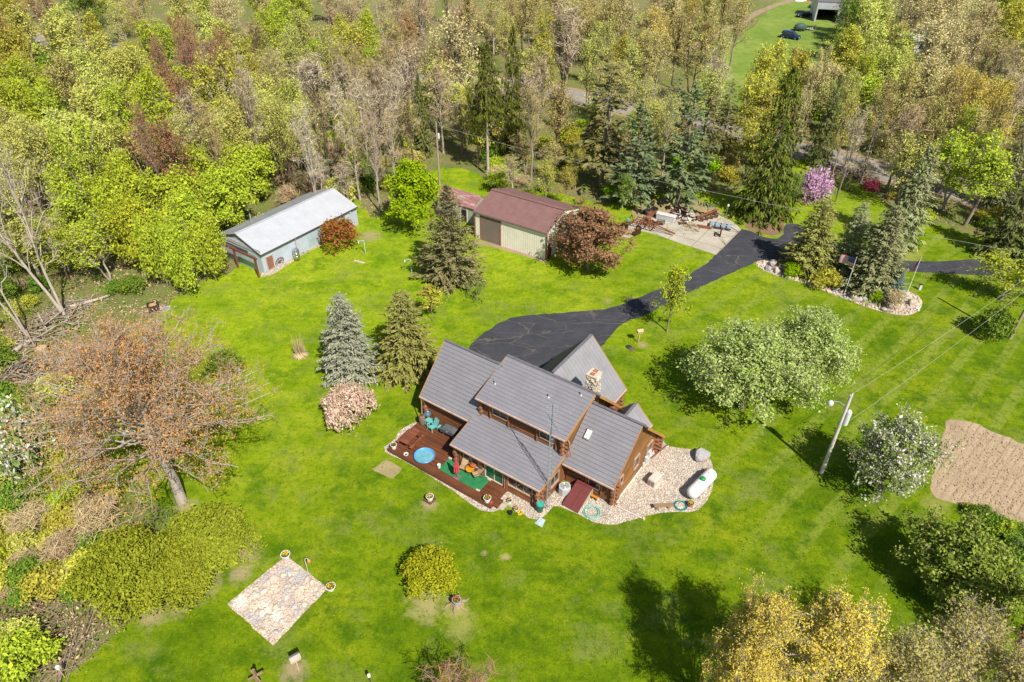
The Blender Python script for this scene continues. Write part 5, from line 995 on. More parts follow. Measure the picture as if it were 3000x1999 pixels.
t = thing('orange_step', 'pair of bright orange boards leaning by the maroon cellar door', 'boards', at(-1.62, -.42), HYAW)
for k in range(2): MB().box((0, -.12*k, .32+.02*k), (.62, .09, .07)).build('board', paint('orange_board', (.62, .24, .01), .5), t)
MB().box((-.2, -.06, .14), (.06, .2, .28)).build('leg', M_WOODD, t); MB().box((.2, -.06, .14), (.06, .2, .28)).build('leg', M_WOODD, t)
t = thing('generator', 'beige standby generator on the gravel beside the gable wall', 'generator', at(1.65, 3.95), HYAW+rad(-6)); M_GEN = paint('generator_beige', (.52, .47, .41), .45, var=.1)
b_ = MB(); b_.box((0, 0, .42), (.68, 1.2, .70)); b_.build('cabinet', M_GEN, t, bevel=.03); b_ = MB(); b_.add([(-.36, -.62, .77), (.36, -.62, .77), (.36, .62, .77), (-.36, .62, .77), (-.30, -.56, .90), (.30, -.56, .84), (.30, .56, .84), (-.30, .56, .90)], [(3, 2, 1, 0), (4, 5, 6, 7)]+[(i, (i+1) % 4, (i+1) % 4+4, i+4) for i in range(4)]); b_.build('lid', M_GEN, t, bevel=.02)
for x in (-.15, .15): MB().box((x, -.605, .42), (.2, .02, .5)).build('louvre', m_ribbed('louvre_grey', (.22, .20, .19), .05, 2), t)
MB().box((0, 0, .035), (.95, 1.5, .07)).build('base', paint('pale_brick', (.55, .44, .33), .9), t)
t = thing('propane_tank', 'big white propane tank with green dome on the gravel', 'propane tank', at(5.12, 5.48), HYAW+rad(81)); M_WT = paint('tank_white', (.74, .74, .73), .3, var=.06); r = .53; L = 1.35
prof = [(.02, -L-r*.85)]+[(r*math.sin(a), -L-r*.85*math.cos(a)) for a in [.25, .5, .8, 1.1, 1.35]]+[(r, -L), (r, L)]+[(r*math.sin(a), L+r*.85*math.cos(a)) for a in [1.35, 1.1, .8, .5, .25]]+[(.02, L+r*.85)]
o = MB().lathe(prof, n=36).build('shell', M_WT, t, smooth=True); o.rotation_euler = (0, math.pi/2, 0); o.location = (0, 0, .80)
MB().lathe([(.24, 1.28), (.25, 1.36), (.2, 1.47), (.08, 1.52)], (.0, 0, 0), 20).build('dome', paint('dome_green', (.02, .26, .07), .35), t, smooth=True)
for x in (-.85, .85): MB().box((x, 0, .18), (.18, .95, .36)).build('saddle', M_CONC, t)
for x in (.9, -.55): MB().cyl((x, 0, 1.3), (x, 0, 1.38), .04).build('fitting', paint('steel', (.5, .5, .5), .3, .9), t)
M_OLD = m_plank('weathered_wood', (.27, .17, .10), (.42, .29, .19), .2, (0, 0, 0))
t = thing('garden_bench', 'low rustic plank bench on the gravel', 'bench', P(1942, 1490), HYAW+rad(40)); MB().box((0, 0, .42), (1.6, .36, .10)).build('seat', M_OLD, t, bevel=.02)
for x in (-.5, .5): MB().cyl((x, 0, 0), (x, 0, .38), .16, n=10).build('leg', BARKT, t)
def hose(label, px, col, r0, seed):
    rr = random.Random(seed); c = P(*px); pts = []
    for i in range(120): a = i/120*2*math.pi*4.2; r = r0*(1+.12*math.sin(a*.37+seed)+rr.uniform(-.02, .02)); pts.append((math.cos(a)*r, math.sin(a)*r*.95, .03+.012*(i/26)+.02*abs(math.sin(a*1.3))))
    pts += [(r0*1.3, r0*.6, .03), (r0*1.9, r0*1.2, .03)]; MB().tube(pts, .022, 6).build('garden_hose', paint('hose_'+str(seed), col, .4), smooth=True, loc=c, label=label, cat='hose')
hose('coil of light turquoise hose on the gravel by the cellar door', (1733, 1502), (.14, .52, .45), .62, 1); hose('coil of dark green hose beside the terracotta pot', (1994, 1483), (.02, .22, .21), .5, 2)
pt = MB(); a, b = P(1802, 1481, .15), P(1886, 1521, .08); pt.cyl(a, b, .055, n=10); pt.cyl(b+Vector((0, 0, -.05)), b+Vector((0, 0, .12)), .1, n=12); pt.build('drain_pipe', paint('pipe_pink', (.62, .52, .48), .4), smooth=True, label='long pale drain pipe laid across the gravel to the lawn', cat='pipe')
pt = MB(); a, b = P(1908, 1343, .15), P(1958, 1302, .1); pt.cyl(a, b, .05, n=8); pt.build('drain_pipe', paint('pipe_maroon', (.25, .10, .085), .5), smooth=True, label='thin maroon drain pipe from the stacked log ends to the lawn', cat='pipe')
def rock(name, label, loc, r, sx=1, sy=1, sz=.7, col=None, seed=0, cat='boulder', group=None, sub=2, mat=None):
    bmm = bmesh.new(); bmesh.ops.create_icosphere(bmm, subdivisions=sub, radius=1); rr = np.random.RandomState(seed)
    D = unit(rr.normal(size=(9, 3))); cut = rr.uniform(.5, .88, 9)
    for v in bmm.verts:
        p = np.array(v.co)
        for d, c in zip(D, cut):
            q = p@d
            if q > c: p = p-d*(q-c)*.97
        v.co = Vector((p[0]*r*sx, p[1]*r*sy, p[2]*r*sz+r*sz*.55))
    me = bpy.data.meshes.new(name); bmm.to_mesh(me); bmm.free(); me.materials.append(mat or M_BOULDER[seed % 3]); o = bpy.data.objects.new(name, me); C.objects.link(o); o.location = loc; o.rotation_euler = (0, 0, seed*1.7)
    return tag(o, label, cat, group)
M_BOULDER = [m_gravel('granite_a', [(.36, .35, .34), (.42, .40, .38), (.32, .32, .33)], 14, (.25, .24, .23), .3), m_gravel('granite_b', [(.50, .42, .35), (.55, .48, .40), (.45, .38, .33)], 14, (.35, .28, .22), .3), m_gravel('granite_c', [(.42, .33, .30), (.48, .40, .36), (.40, .35, .33)], 14, (.3, .25, .2), .3)]
rock('boulder', 'large grey boulder with a tan face at the gravel edge', P(2052, 1340), .85, 1.15, .8, .7, seed=4, mat=M_BOULDER[0])
for i, (px, py, r, l) in enumerate([(2262, 778, .75, 'largest grey boulder at the drive end of the rock garden'), (2250, 790, .5, 'grey boulder just below the largest one in the rock garden'), (2275, 798, .6, 'rounded boulder nearest the round green shrub'), (2300, 806, .35, 'pink boulder just by the round green shrub'),
    (2448, 852, .5, 'pale boulder right of the first flagpole'), (2497, 874, .55, 'flat pale boulder below the big front spruce'), (2515, 882, .5, 'upright white boulder left of the lime shrub'), (2530, 880, .52, 'grey boulder touching the lime shrub'), (2670, 893, .7, 'round grey boulder alone on the cobbles near the second flagpole'), (2640, 858, .6, 'pink boulder behind the little blue spruce'),
    (2577, 840, .5, 'pale boulder behind the lime shrub'), (2590, 912, .4, 'low dark boulder on the lower edge of the rock garden')]):
    rock('boulder', l, P(px, py), r, 1.1, .8, .75, seed=20+i, group='rock garden boulders')
M_FIELD = [paint('field_stone_%s' % n_, c_, .85, var=.22, scale=7) for n_, c_ in (('cream', (.62, .54, .44)), ('rose', (.56, .42, .35)), ('grey', (.48, .46, .44)), ('tan', (.60, .47, .34)))]
# small stones: too many to count in the beds, the bigger field stones one by one
def inside(p, poly):
    x, y = p[0], p[1]; c = False; n = len(poly)
    for i in range(n):
        a, b = poly[i], poly[i-1]
        if (a[1] > y) != (b[1] > y) and x < (b[0]-a[0])*(y-a[1])/(b[1]-a[1])+a[0]: c = not c
    return c
STONES = m_gravel('stone_mix', [(.68, .55, .42), (.54, .44, .36), (.72, .63, .52), (.46, .40, .36), (.64, .48, .37), (.70, .62, .52), (.40, .38, .37)], .9, (.4, .33, .27), .05)
def pebbles(name, label, poly_px, n, r0, r1, seed, avoid=None):
    rs = np.random.RandomState(seed); poly = [P(*p) for p in poly_px]; X = [p.x for p in poly]; Y = [p.y for p in poly]; mb = MB(); k = 0
    base = [(0, 0, 1), (.89, 0, .45), (.28, .85, .45), (-.72, .53, .45), (-.72, -.53, .45), (.28, -.85, .45), (.72, .53, -.45), (-.28, .85, -.45), (-.89, 0, -.45), (-.28, -.85, -.45), (.72, -.53, -.45)]
    fc = [(0, 1, 2), (0, 2, 3), (0, 3, 4), (0, 4, 5), (0, 5, 1), (1, 6, 2), (2, 6, 7), (2, 7, 3), (3, 7, 8), (3, 8, 4), (4, 8, 9), (4, 9, 5), (5, 9, 10), (5, 10, 1), (1, 10, 6)]
    while k < n:
        p = (rs.uniform(min(X), max(X)), rs.uniform(min(Y), max(Y)))
        if not inside(p, poly) or (avoid and avoid(p)): continue
        k += 1; r = r0+(r1-r0)*rs.rand()**2.5; a = rs.rand()*6.28; ca, sa = math.cos(a), math.sin(a); sx, sy, sz = rs.uniform(.8, 1.3), rs.uniform(.65, 1), rs.uniform(.45, .8)
        mb.add([(p[0]+(x*sx*ca-y*sy*sa)*r, p[1]+(x*sx*sa+y*sy*ca)*r, (z*sz+.32)*r+.008) for x, y, z in base], fc)
    return mb.build(name, STONES, label=label, kind='stuff', smooth=True)
SQI = [(842, 1640), (950, 1722), (801, 1880), (678, 1768)]
pebbles('cobbles', 'loose rounded cobbles filling the square bed', SQI, 2800, .045, .15, 3)
pebbles('soil_clods', 'crumbly soil clods over the tilled plot', [(2780, 1245), (2850, 1250), (3060, 1340), (3060, 1590), (2930, 1520), (2790, 1465), (2740, 1440)], 1800, .025, .10, 8)
bpy.data.objects['soil_clods'].data.materials[0] = paint('clod', (.38, .27, .175), .95, var=.3)
def in_house(p):
    u, v = hloc((p[0], p[1], 0)); return (-19.3 < u < -7.7 and -6.3 < v < 6) or (-13.5 < u < 0.1 and -3.9 < v < 8) or (-4.2 < u < -1.2 and -2.8 < v < .2)
pebbles('bed_stones', 'scattered pale stones over the house gravel', GRAVEL_PX, 1500, .025, .085, 5, in_house); pebbles('garden_stones', 'rounded stones lining the rock garden', ISLAND_PX, 1100, .08, .22, 6)
k = 0; rs = random.Random(12); poly = [P(*p) for p in SQI]
while k < 46:
    px, py = rs.uniform(690, 945), rs.uniform(1650, 1865); p = P(px, py)
    if not inside(p, poly): continue
    rock('field_stone', 'large rounded field stone lying among the cobbles of the square bed', p+Vector((0, 0, .02)), rs.uniform(.17, .29), 1.15, .85, .75, seed=100+k, mat=M_FIELD[k % 4], cat='stone', group='field stones in the cobbled square', sub=2); k += 1
# ------------------------------------------------------------------ yard furniture
M_PINE = paint('raw_pine', (.52, .36, .22), .8)
def feeder(label, base, hh, name='bird_feeder', roof=M_PINE, rz=0.0, w=.42):
    t = thing(name, label, 'bird feeder', base, rz); MB().bar((0, 0, 0), (0, 0, hh), .09, .09).build('post', M_PINE, t); MB().box((0, 0, hh+.02), (w*1.4, w, .05)).build('tray', M_PINE, t); MB().box((0, 0, hh+.14), (w*.9, w*.45, .2)).build('seed_box', M_PINE, t)
    for s in (-1, 1): MB().slab([(-w*.8, 0, hh+.42), (w*.8, 0, hh+.42), (w*.8, s*w*.62, hh+.22), (-w*.8, s*w*.62, hh+.22)], .03).build('roof', roof, t)
    return t
feeder('wooden bird feeder on a post by the drive side of the house', P(1870, 1004), 1.35, rz=.3); feeder('grey wooden bird feeder on a post below the cobbled square', P(875, 1962), 1.25, roof=paint('grey_board', (.38, .34, .29), .85), rz=.6, w=.44)
for i, (px, py, c, l) in enumerate([(1842, 1017, (.035, .035, .04), 'black round lid set in the lawn near the bird feeder'), (1852, 1024, (.14, .10, .07), 'brown round lid beside the black one in the lawn')]):
    MB().lathe([(.33, 0), (.33, .05), (.29, .07), (.01, .075)], n=20).build('tank_lid', paint('lid_%d' % i, c, .8), loc=P(px, py), label=l, cat='lid')
t = thing('post_cross', 'weathered crossed timber post at the bottom of the lawn', 'timber post', P(755, 1999)); MB().bar((0, 0, 0), (.02, .0, 1.5), .16, .16).build('post', M_OLD, t); MB().bar((-.45, -.15, .55), (.45, .25, .85), .10, .16).build('rail', M_OLD, t); MB().bar((-.35, .3, .85), (.38, -.3, .6), .10, .16).build('rail', M_OLD, t)
t = thing('lantern_hook', 'orange lantern hanging from a white shepherd hook by the cobbles', 'lantern', P(904, 1682)); MB().tube([(0, 0, 0), (0, 0, 1.6), (.05, 0, 1.8), (.18, 0, 1.86), (.28, 0, 1.75)], .02, 6).build('hook', paint('pot_white', WHITE, .5), t); MB().lathe([(.1, 1.42), (.13, 1.46), (.13, 1.64), (.1, 1.68), (.03, 1.74)], (.28, 0, 0), 12).build('lantern', paint('lantern_orange', (.60, .24, .08), .5), t)
t = thing('garden_stake', 'black and white garden light standing at the bottom edge of the lawn', 'garden light', P(1085, 1999)); MB().cyl((0, 0, 0), (0, 0, .7), .03).build('post', M_FRAME, t); MB().lathe([(.08, .68), (.12, .75), (.1, .95), (.02, 1.0)], n=12).build('lamp', paint('pot_white', WHITE, .5), t)
t = thing('garden_stake', 'pale stake with a box on top among the brambles', 'garden stake', P(190, 1985)); MB().cyl((0, 0, 0), (0, 0, 1.1), .03).build('post', M_PINE, t); MB().box((0, 0, 1.2), (.22, .16, .3)).build('box', paint('pot_white', WHITE, .5), t)
t = thing('garden_stake', 'lone post with a white cap beside the tilled plot', 'garden stake', P(2811, 1565)); MB().cyl((0, 0, 0), (0, 0, .9), .03).build('post', M_WOODD, t); MB().lathe([(.07, .88), (.09, .95), (.03, 1.02)], n=10).build('cap', paint('pot_white', WHITE, .5), t)
def clothes_post(label, base, rz):
    t = thing('line_post', label, 'line post', base, rz); m_ = paint('post_mint', (.38, .55, .52), .5); MB().cyl((0, 0, 0), (0, 0, 1.9), .05, n=10).build('post', m_, t); MB().bar((-.05, 0, 1.86), (-.75, 0, 1.86), .06, .06).build('arm', m_, t); MB().lathe([(.05, 1.5), (.09, 1.56), (.09, 1.72), (.03, 1.80)], (-.7, 0, 0), 10).build('bulb', paint('lamp_white', (.6, .6, .6), .4), t)
clothes_post('mint coloured line post nearest the red shrub', P(1071, 743), 0.2); clothes_post('mint coloured line post close to the tall juniper', P(1206, 800), 0.1)
MB().box((0, 0, .04), (1.5, .3, .06)).build('plank', paint('pale_brick', (.55, .44, .33), .9), label='pale plank lying in the grass before the pole barn', cat='plank', loc=P(1053, 768), rz=-.45)
def flagpole(label, base, ty, flagcols, limp):
    h = hgt(base, ty); t = thing('flagpole', label, 'flagpole', P(*base), rad(118)); m_ = paint('pole_white', (.62, .66, .66), .4); MB().cyl((0, 0, 0), (0, 0, h), .05, .03, 10).build('pole', m_, t, smooth=True); MB().lathe([(.02, h), (.07, h+.06), (.02, h+.13)], n=10).build('finial', paint('gold_ball', (.55, .36, .07), .3, .8), t, smooth=True)
    n = 13; rows = 14; L, W = (1.9, 1.05) if not limp else (.75, 1.6); V = []; zt = h-.12; stripes = []
    for j in range(rows+1):
        for i in range(n+1):
            x = i/n; y = j/rows
            if not limp: V.append((.05+x*L, .16*math.sin(x*7+y*1.3)*x, zt-y*W-.28*x-.1*x*x))
            else: V.append((.05+x*L*(.25+.75*y), .10*math.sin(x*9+y*2)*(.3+y), zt-y*W-.75*x-.1*math.sin(x*6)))
    mb = MB(); F = [(i, j) for j in range(rows) for i in range(n)]; mb.add(V, [(j*(n+1)+i, j*(n+1)+i+1, (j+1)*(n+1)+i+1, (j+1)*(n+1)+i) for i, j in F]); o = mb.build('flag', None, t, smooth=True)
    for c in flagcols: o.data.materials.append(paint('flag_%d' % int(c[0]*100+c[2]*10), c, .8, var=.08))
    for f_, (i, j) in zip(o.data.polygons, F): f_.material_index = 2 if (i/n < .42 and j < 8) else j % 2
    s = o.modifiers.new('cloth', 'SOLIDIFY'); s.thickness = .012
    return t
flagpole('white flagpole in the middle of the rock garden with its flag blowing out', (2472, 866), 756, [(.50, .06, .09), (.66, .63, .66), (.07, .09, .26)], False); flagpole('white flagpole at the end of the rock garden with a limp flag and gold ball', (2657, 859), 756, [(.48, .06, .08), (.64, .60, .62), (.06, .07, .20)], True)
t = thing('marker_post', 'short grey box post on the grass right of the rock garden', 'post', P(2693, 849)); MB().box((0, 0, .35), (.3, .25, .7)).build('box', paint('lamp_white', (.6, .6, .6), .4), t, bevel=.03); MB().box((0, 0, .72), (.34, .29, .06)).build('lid', M_FRAME, t)
t = thing('small_bench', 'small reddish bench in the rock garden by the lime shrub', 'bench', P(2557, 855), .2); MB().box((0, 0, .42), (.9, .3, .06)).build('seat', paint('bench_red', (.36, .17, .11), .7), t)
for x in (-.35, .35): MB().box((x, 0, .2), (.06, .28, .4)).build('leg', paint('bench_red', (.36, .17, .11), .7), t)
# ------------------------------------------------------------------ scrap yard on the concrete pad
M_RUST = paint('rusty_iron', (.24, .085, .045), .85, var=.45, scale=6); M_DRUST = paint('dark_rust', (.11, .05, .035), .9, var=.4, scale=6); M_YEL = paint('yellow_rim', (.60, .30, .015), .5)
def wheel(parent, c, axis, r, w, rim=M_YEL):
    c = Vector(c); ax = Vector(axis).normalized(); o = MB().cyl(c-ax*w/2, c+ax*w/2, r, n=22).build('wheel', M_TYRE, parent, smooth=True, bevel=.03); MB().cyl(c-ax*(w/2+.02), c+ax*(w/2+.02), r*.55, n=16).build('rim', rim, o, smooth=True); return o
t = thing('field_cultivator', 'rusty folding field cultivator with yellow wheels on the concrete pad', 'farm implement', P(1888, 668), rad(-32))
fr = MB()
for y in (-.7, -.1, .5, 1.1): fr.bar((-1.6, y, .75), (1.7, y, .75), .11, .11)
for x in (-1.5, -.5, .5, 1.6): fr.bar((x, -.8, .75), (x, 1.2, .75), .11, .11)
fr.bar((1.7, .2, .75), (4.4, -.1, .42), .12, .12); fr.bar((1.7, -.4, .75), (4.3, -.15, .42), .10, .10); fr.build('frame', M_RUST, t)
for s, x0 in ((-1, -1.9), (1, -.2)):
    w_ = MB(); 
    for k in range(4): w_.bar((x0+k*.22-.4, s*1.3, .8), (x0+k*.22, s*2.4, 1.5), .08, .08)
    w_.bar((x0-.4, s*1.35, .8), (x0+.4, s*1.35, .8), .1, .1); w_.bar((x0-.2, s*2.4, 1.5), (x0+.8, s*2.4, 1.5), .1, .1); w_.bar((x0+.5, s*1.2, .75), (x0+.2, s*2.2, 1.4), .08, .08); w_.bar((x0-.3, s*.6, .8), (x0+.3, s*1.0, 2.0), .09, .09); w_.bar((x0+.5, s*.6, .8), (x0+.3, s*1.0, 2.0), .09, .09); w_.build('wing', M_RUST, t)
tn = MB()
for x in (-1.4, -.8, -.2, .4, 1.0):
    for y in (-.7, .5): tn.tube([(x, y, .7), (x-.3, y+.2, .5), (x-.1, y+.35, .12), (x+.15, y+.3, .02)], .04, 5)
tn.build('tines', M_DRUST, t)
for c in ((-.3, -1.35, .42), (-.2, .95, .42), (.55, 1.2, .42)): wheel(t, c, (.25, 1, 0), .42, .28)
for c, a in (((-2.3, -1.7, .35), .2), ((-.1, -2.5, .35), 1.3), ((1.5, 1.9, .55), .4)):
    b_ = MB(); d = Vector((math.cos(a), math.sin(a), 0))
    for i in range(9): p = Vector(c)+d*(i*.13-.5); b_.cyl(p-d*.02, p+d*.02, .34, n=12)
    b_.cyl(Vector(c)-d*.6, Vector(c)+d*.6, .05); b_.build('rolling_basket', M_DRUST, t)
MB().lathe([(.2, .9), (.26, 1.0), (.22, 1.16), (.08, 1.22)], (-2.1, -.9, 0), 12).build('teal_tank', paint('teal_drum', (.10, .38, .40), .4), t); MB().bar((-2.1, -.9, .7), (-1.5, -.5, .75), .08, .08).build('tank_bracket', M_RUST, t)
t = thing('old_plough', 'rusty moldboard plough behind the blue frame on the concrete pad', 'farm implement', P(2072, 642), rad(28)); b_ = MB()
b_.bar((-1.9, 0, .5), (1.9, .2, .95), .14, .14); b_.bar((-1.7, .3, .55), (1.8, .5, .9), .1, .1); b_.bar((-.5, -.1, .6), (.2, .4, 1.3), .08, .08); b_.bar((.6, -.1, .7), (1.5, .3, 1.35), .08, .08); b_.build('frame', M_RUST, t)
for k in range(4):
    o = MB(); x = -1.6+k*.85; o.add([(x, -.1, .05), (x+.5, -.45, .05), (x+.55, -.5, .5), (x+.2, -.2, .62), (x+.02, -.06, .06), (x+.52, -.41, .06), (x+.57, -.46, .51), (x+.22, -.16, .63)], [(0, 1, 2, 3), (7, 6, 5, 4), (0, 4, 5, 1), (1, 5, 6, 2), (2, 6, 7, 3), (3, 7, 4, 0)]); o.bar((x+.2, -.2, .5), (x+.2, .1, .75), .08, .1); o.build('ploughshare', M_DRUST, t)
wheel(t, (1.75, .55, .36), (0, 1, .1), .36, .16, M_DRUST); wheel(t, (-1.5, .6, .3), (0, 1, .1), .3, .14, M_DRUST)
t = thing('blue_frame', 'faded blue steel implement frame beside the garden cart', 'farm implement', P(2108, 668), rad(-20)); M_FB = paint('faded_blue', (.24, .34, .42), .6, var=.35)
for k in range(4): MB().slab([(-1.3+k*.75, -.6, .42), (-.75+k*.75, -.6, .42), (-.75+k*.75, .6, .48), (-1.3+k*.75, .6, .48)], .05).build('panel', M_FB, t)
b_ = MB()
for y in (-.62, .62): b_.bar((-1.5, y, .35), (1.5, y, .35), .1, .14)
for x in (-1.4, -.1, 1.4): b_.bar((x, -.6, .35), (x, .6, .35), .1, .12); b_.bar((x, -.6, 0), (x, -.6, .4), .08, .08); b_.bar((x, .6, 0), (x, .6, .4), .08, .08)
b_.build('frame', M_DRUST, t); MB().bar((1.5, -.3, .5), (2.6, -.5, .1), .06, .06).build('drawbar', M_DRUST, t)
t = thing('rusty_beam', 'thick rusty box beam lying in front of the plough', 'beam', P(2062, 668), rad(-22)); MB().box((0, 0, .16), (2.0, .32, .3)).build('beam', M_RUST, t, bevel=.03); MB().box((-1.3, -.1, .1), (.5, .14, .16)).build('bracket', M_DRUST, t); MB().box((.85, .0, .35), (.2, .25, .3)).build('lug', M_CONC, t)
t = thing('chest_freezer', 'old white freezer cabinet lying beside the cultivator', 'freezer', P(1950, 645), rad(-28)); MB().box((0, 0, .42), (2.6, .85, .8)).build('cabinet', m_ribbed('grey_grille', (.48, .49, .50), .22, 0), t, bevel=.04); MB().box((0, 0, .85), (2.7, .92, .08)).build('lid', paint('aged_white', (.62, .60, .56), .6), t, bevel=.02); MB().box((.8, -.1, .92), (.7, .5, .1)).build('panel', paint('aged_white', (.62, .60, .56), .6), t)
t = thing('tractor_tyre', 'large black tractor tyre lying flat behind the cultivator', 'tyre', P(1903, 626)); MB().lathe([(.52, .02), (.85, 0), (.95, .15), (.95, .30), (.85, .42), (.55, .40), (.50, .22)], n=32, cap0=False, cap1=False).build('tyre', M_TYRE, t, smooth=True)
t = thing('garden_cart', 'upturned maroon garden cart with a turquoise frame on the concrete', 'garden cart', P(2107, 692), rad(-12)); b_ = MB().box((.1, 0, .62), (.16, .75, 1.2)); b_.build('tub', paint('cart_maroon', (.13, .03, .045), .4), t, bevel=.06)
b_ = MB(); b_.bar((-.1, -.3, .15), (-.6, -.2, .2), .06, .06); b_.bar((-.1, .3, .15), (-.6, .2, .2), .06, .06); b_.bar((-.35, -.3, .5), (-.35, .3, .5), .06, .06); b_.bar((-.1, 0, .7), (-.55, 0, .25), .06, .06); b_.build('frame', paint('cart_teal', (.02, .24, .28), .5), t); wheel(t, (-.45, .25, .2), (0, 1, 0), .2, .1, M_YEL); wheel(t, (-.45, -.25, .2), (0, 1, 0), .2, .1, M_YEL)
def heap(name, label, px, py, R, Hh, n, mats, seed, cat='debris', ln=(.4, 1.4), th=(.05, .14), kindname='plank', flat=.25):
    rr = random.Random(seed); t = thing(name, label, cat, P(px, py), rr.uniform(0, 6))
    for mi, mt in enumerate(mats):
        mb = MB()
        for i in range(n//len(mats)):
            a = rr.uniform(0, 6.28); q = R*math.sqrt(rr.random()); x, y = math.cos(a)*q, math.sin(a)*q*.7; z = Hh*(1-(q/R)**2)*rr.uniform(.2, 1)+.03; d = Vector((rr.uniform(-1, 1), rr.uniform(-1, 1), rr.uniform(-flat, flat))).normalized()*rr.uniform(*ln)/2; w = rr.uniform(*th)
            A, B = Vector((x, y, z))-d, Vector((x, y, z))+d; A.z = max(A.z, .03); B.z = max(B.z, .03); mb.bar(A, B, w, w*.5)
        mb.build(kindname, mt, t)
    return t
heap('debris_heap', 'heap of broken grey boards and plaster on the concrete pad', 2000, 635, 2.6, .8, 90, [paint('broken_board', (.45, .39, .32), .9, var=.4), M_WOODD, paint('plaster', (.58, .54, .48), .9), M_DRUST], 3, th=(.08, .30), kindname='board_pile'); heap('debris_heap', 'low spread of rubble and dead weeds before the plough', 2025, 668, 1.5, .25, 50, [paint('rubble', (.40, .33, .22), .9, var=.4), M_STRAW], 4, ln=(.2, .7), kindname='rubble_pile')
heap('brush_heap', 'big grey brush pile of cut branches left of the rust tree', 70, 1100, 3.4, 1.4, 240, [BARK, BARKP, BARKD], 5, 'brush pile', (1.0, 3.4), (.03, .08), 'branches', .3); heap('brush_heap', 'long heap of logs and brush at the foot of the bare tree', 150, 965, 4.2, .9, 150, [BARK, BARKT, BARKP], 6, 'brush pile', (1.0, 4.0), (.04, .14), 'branches', .2)
heap('brush_heap', 'tangle of dry brown brambles at the lower corner', 140, 1830, 5.0, .9, 260, [BARKT, BARK, M_MULCH], 9, 'brush pile', (.8, 3.0), (.02, .05), 'branches', .4); heap('brush_heap', 'pile of grey cut brush beside the road behind the redbud', 2480, 515, 4.5, 1.2, 160, [BARK, BARKD], 11, 'brush pile', (1.2, 4), (.05, .1), 'branches', .3); heap('brush_heap', 'dry brown twigs heaped at the bottom of the olive hedge', 60, 1940, 4.0, .8, 160, [BARKT, BARK], 12, 'brush pile', (.8, 2.6), (.02, .05), 'branches', .4)
heap('brush_heap', 'heap of thin brush between the fallen trunk and the rust tree', 200, 905, 2.6, .6, 90, [BARK, BARKP], 14, 'brush pile', (.8, 2.6), (.03, .07), 'branches', .3)
def log(label, a, b, r, za=None):
    A, B = P(*a)+Vector((0, 0, r)), P(*b)+Vector((0, 0, r)); pts = [A.lerp(B, k/5)+Vector((rng.uniform(-.1, .1), rng.uniform(-.1, .1), 0)) for k in range(6)]; MB().tube(pts, [r*(1-.09*k) for k in range(6)], 8).build('fallen_log', BARKP, smooth=True, label=label, cat='log')
log('fallen pale trunk lying nearest the fire crate', (205, 905), (325, 870), .22); log('fallen trunk reaching down from the bare tree to the brush pile', (30, 1045), (95, 1000), .28); log('fallen trunk lying beside the brush heap below the bare tree', (95, 1005), (135, 985), .25); log('thin fallen branch in the grass above the stump', (130, 1025), (190, 1010), .10); log('white birch pole across the big brush pile', (60, 1088), (112, 1096), .09)
t = thing('tree_stump', 'tan sawn stump in the rough grass beside the brush', 'stump', P(130, 1040)); MB().lathe([(.75, 0), (.62, .3), (.56, .8), (.5, .95)], n=12).build('wood', BARKT, t); MB().lathe([(.49, .95), (.02, .97)], n=12).build('cut_face', M_PINE, t)
t = thing('log_section', 'hollow dark log section lying in the rough grass', 'log', P(188, 1065), .9); MB().tube([(-.8, 0, .28), (.8, 0, .28)], .28, 12).build('bark', BARKD, t); MB().cyl((.81, 0, .28), (.82, 0, .28), .2).build('hollow', paint('shed_dark', (.02, .018, .015), .9), t)
t = thing('fire_crate', 'scorched black crate full of ash at the edge of the lawn', 'crate', P(452, 908), .5); b_ = MB()
for k in range(4): 
    for s in (-1, 1): b_.box((0, s*.5, .12+k*.2), (1.1, .08, .14)); b_.box((s*.55, 0, .12+k*.2), (.08, 1.1, .14))
b_.build('slats', paint('charred', (.03, .03, .032), .9), t); MB().lathe([(.5, .4), (.4, .72), (.1, .85)], n=10).build('ash', paint('rust_ash', (.46, .27, .12), .9, var=.5), t)
t = thing('lamp_post', 'thin lamp post standing by the dark spruce at the pad corner', 'lamp post', P(2126, 640)); h = hgt((2126, 640), 606); MB().cyl((0, 0, 0), (0, 0, h), .05, .04).build('pole', paint('grey_rim', (.38, .38, .39), .35, .7), t); MB().lathe([(.1, h), (.16, h+.1), (.14, h+.3), (.03, h+.4)], n=12).build('lamp', paint('lamp_white', (.6, .6, .6), .4), t)
# ------------------------------------------------------------------ planting: forms grown once, then set out
for i_, a_ in enumerate([(14, 4.6, 3.0, 30, .15, 1), (13, 5.2, 2.2, 32, .18, 2), (15, 4.2, 4.5, 28, .3, 1), (12, 4.8, 1.6, 33, .22, 3), (13, 5.0, 2.8, 30, .26, 2), (14, 4.4, 3.4, 28, .22, 1)]): proto('leafy%d' % i_, grow(11+i_*7, a_[0], a_[1], a_[2], a_[3], 5, 4, 1, 10, .150, .45, gap=a_[4]+.10, stems=a_[5], twigr=.030, limbr=.5), wmat=BARKP)
for i_ in range(3): proto('lowleafy%d' % i_, grow(17+i_, 8, 4.4, .4, 38, 6, 4, 1, 13, .165, .40, gap=.16, stems=(1, 2, 3)[i_]))
for i_, a_ in enumerate([(15, 5.0, 4.0, 30, .25, 1), (16, 4.6, 5.5, 28, .3, 1), (13, 4.8, 2.5, 30, .25, 2), (14, 5.4, 4.5, 30, .22, 1), (15, 4.4, 3.0, 28, .3, 2)]): proto('budding%d' % i_, grow(21+i_*5, a_[0], a_[1], a_[2], a_[3], 6, 4, 1, 7, .115, .38, gap=a_[4], stems=a_[5], twigr=.026))
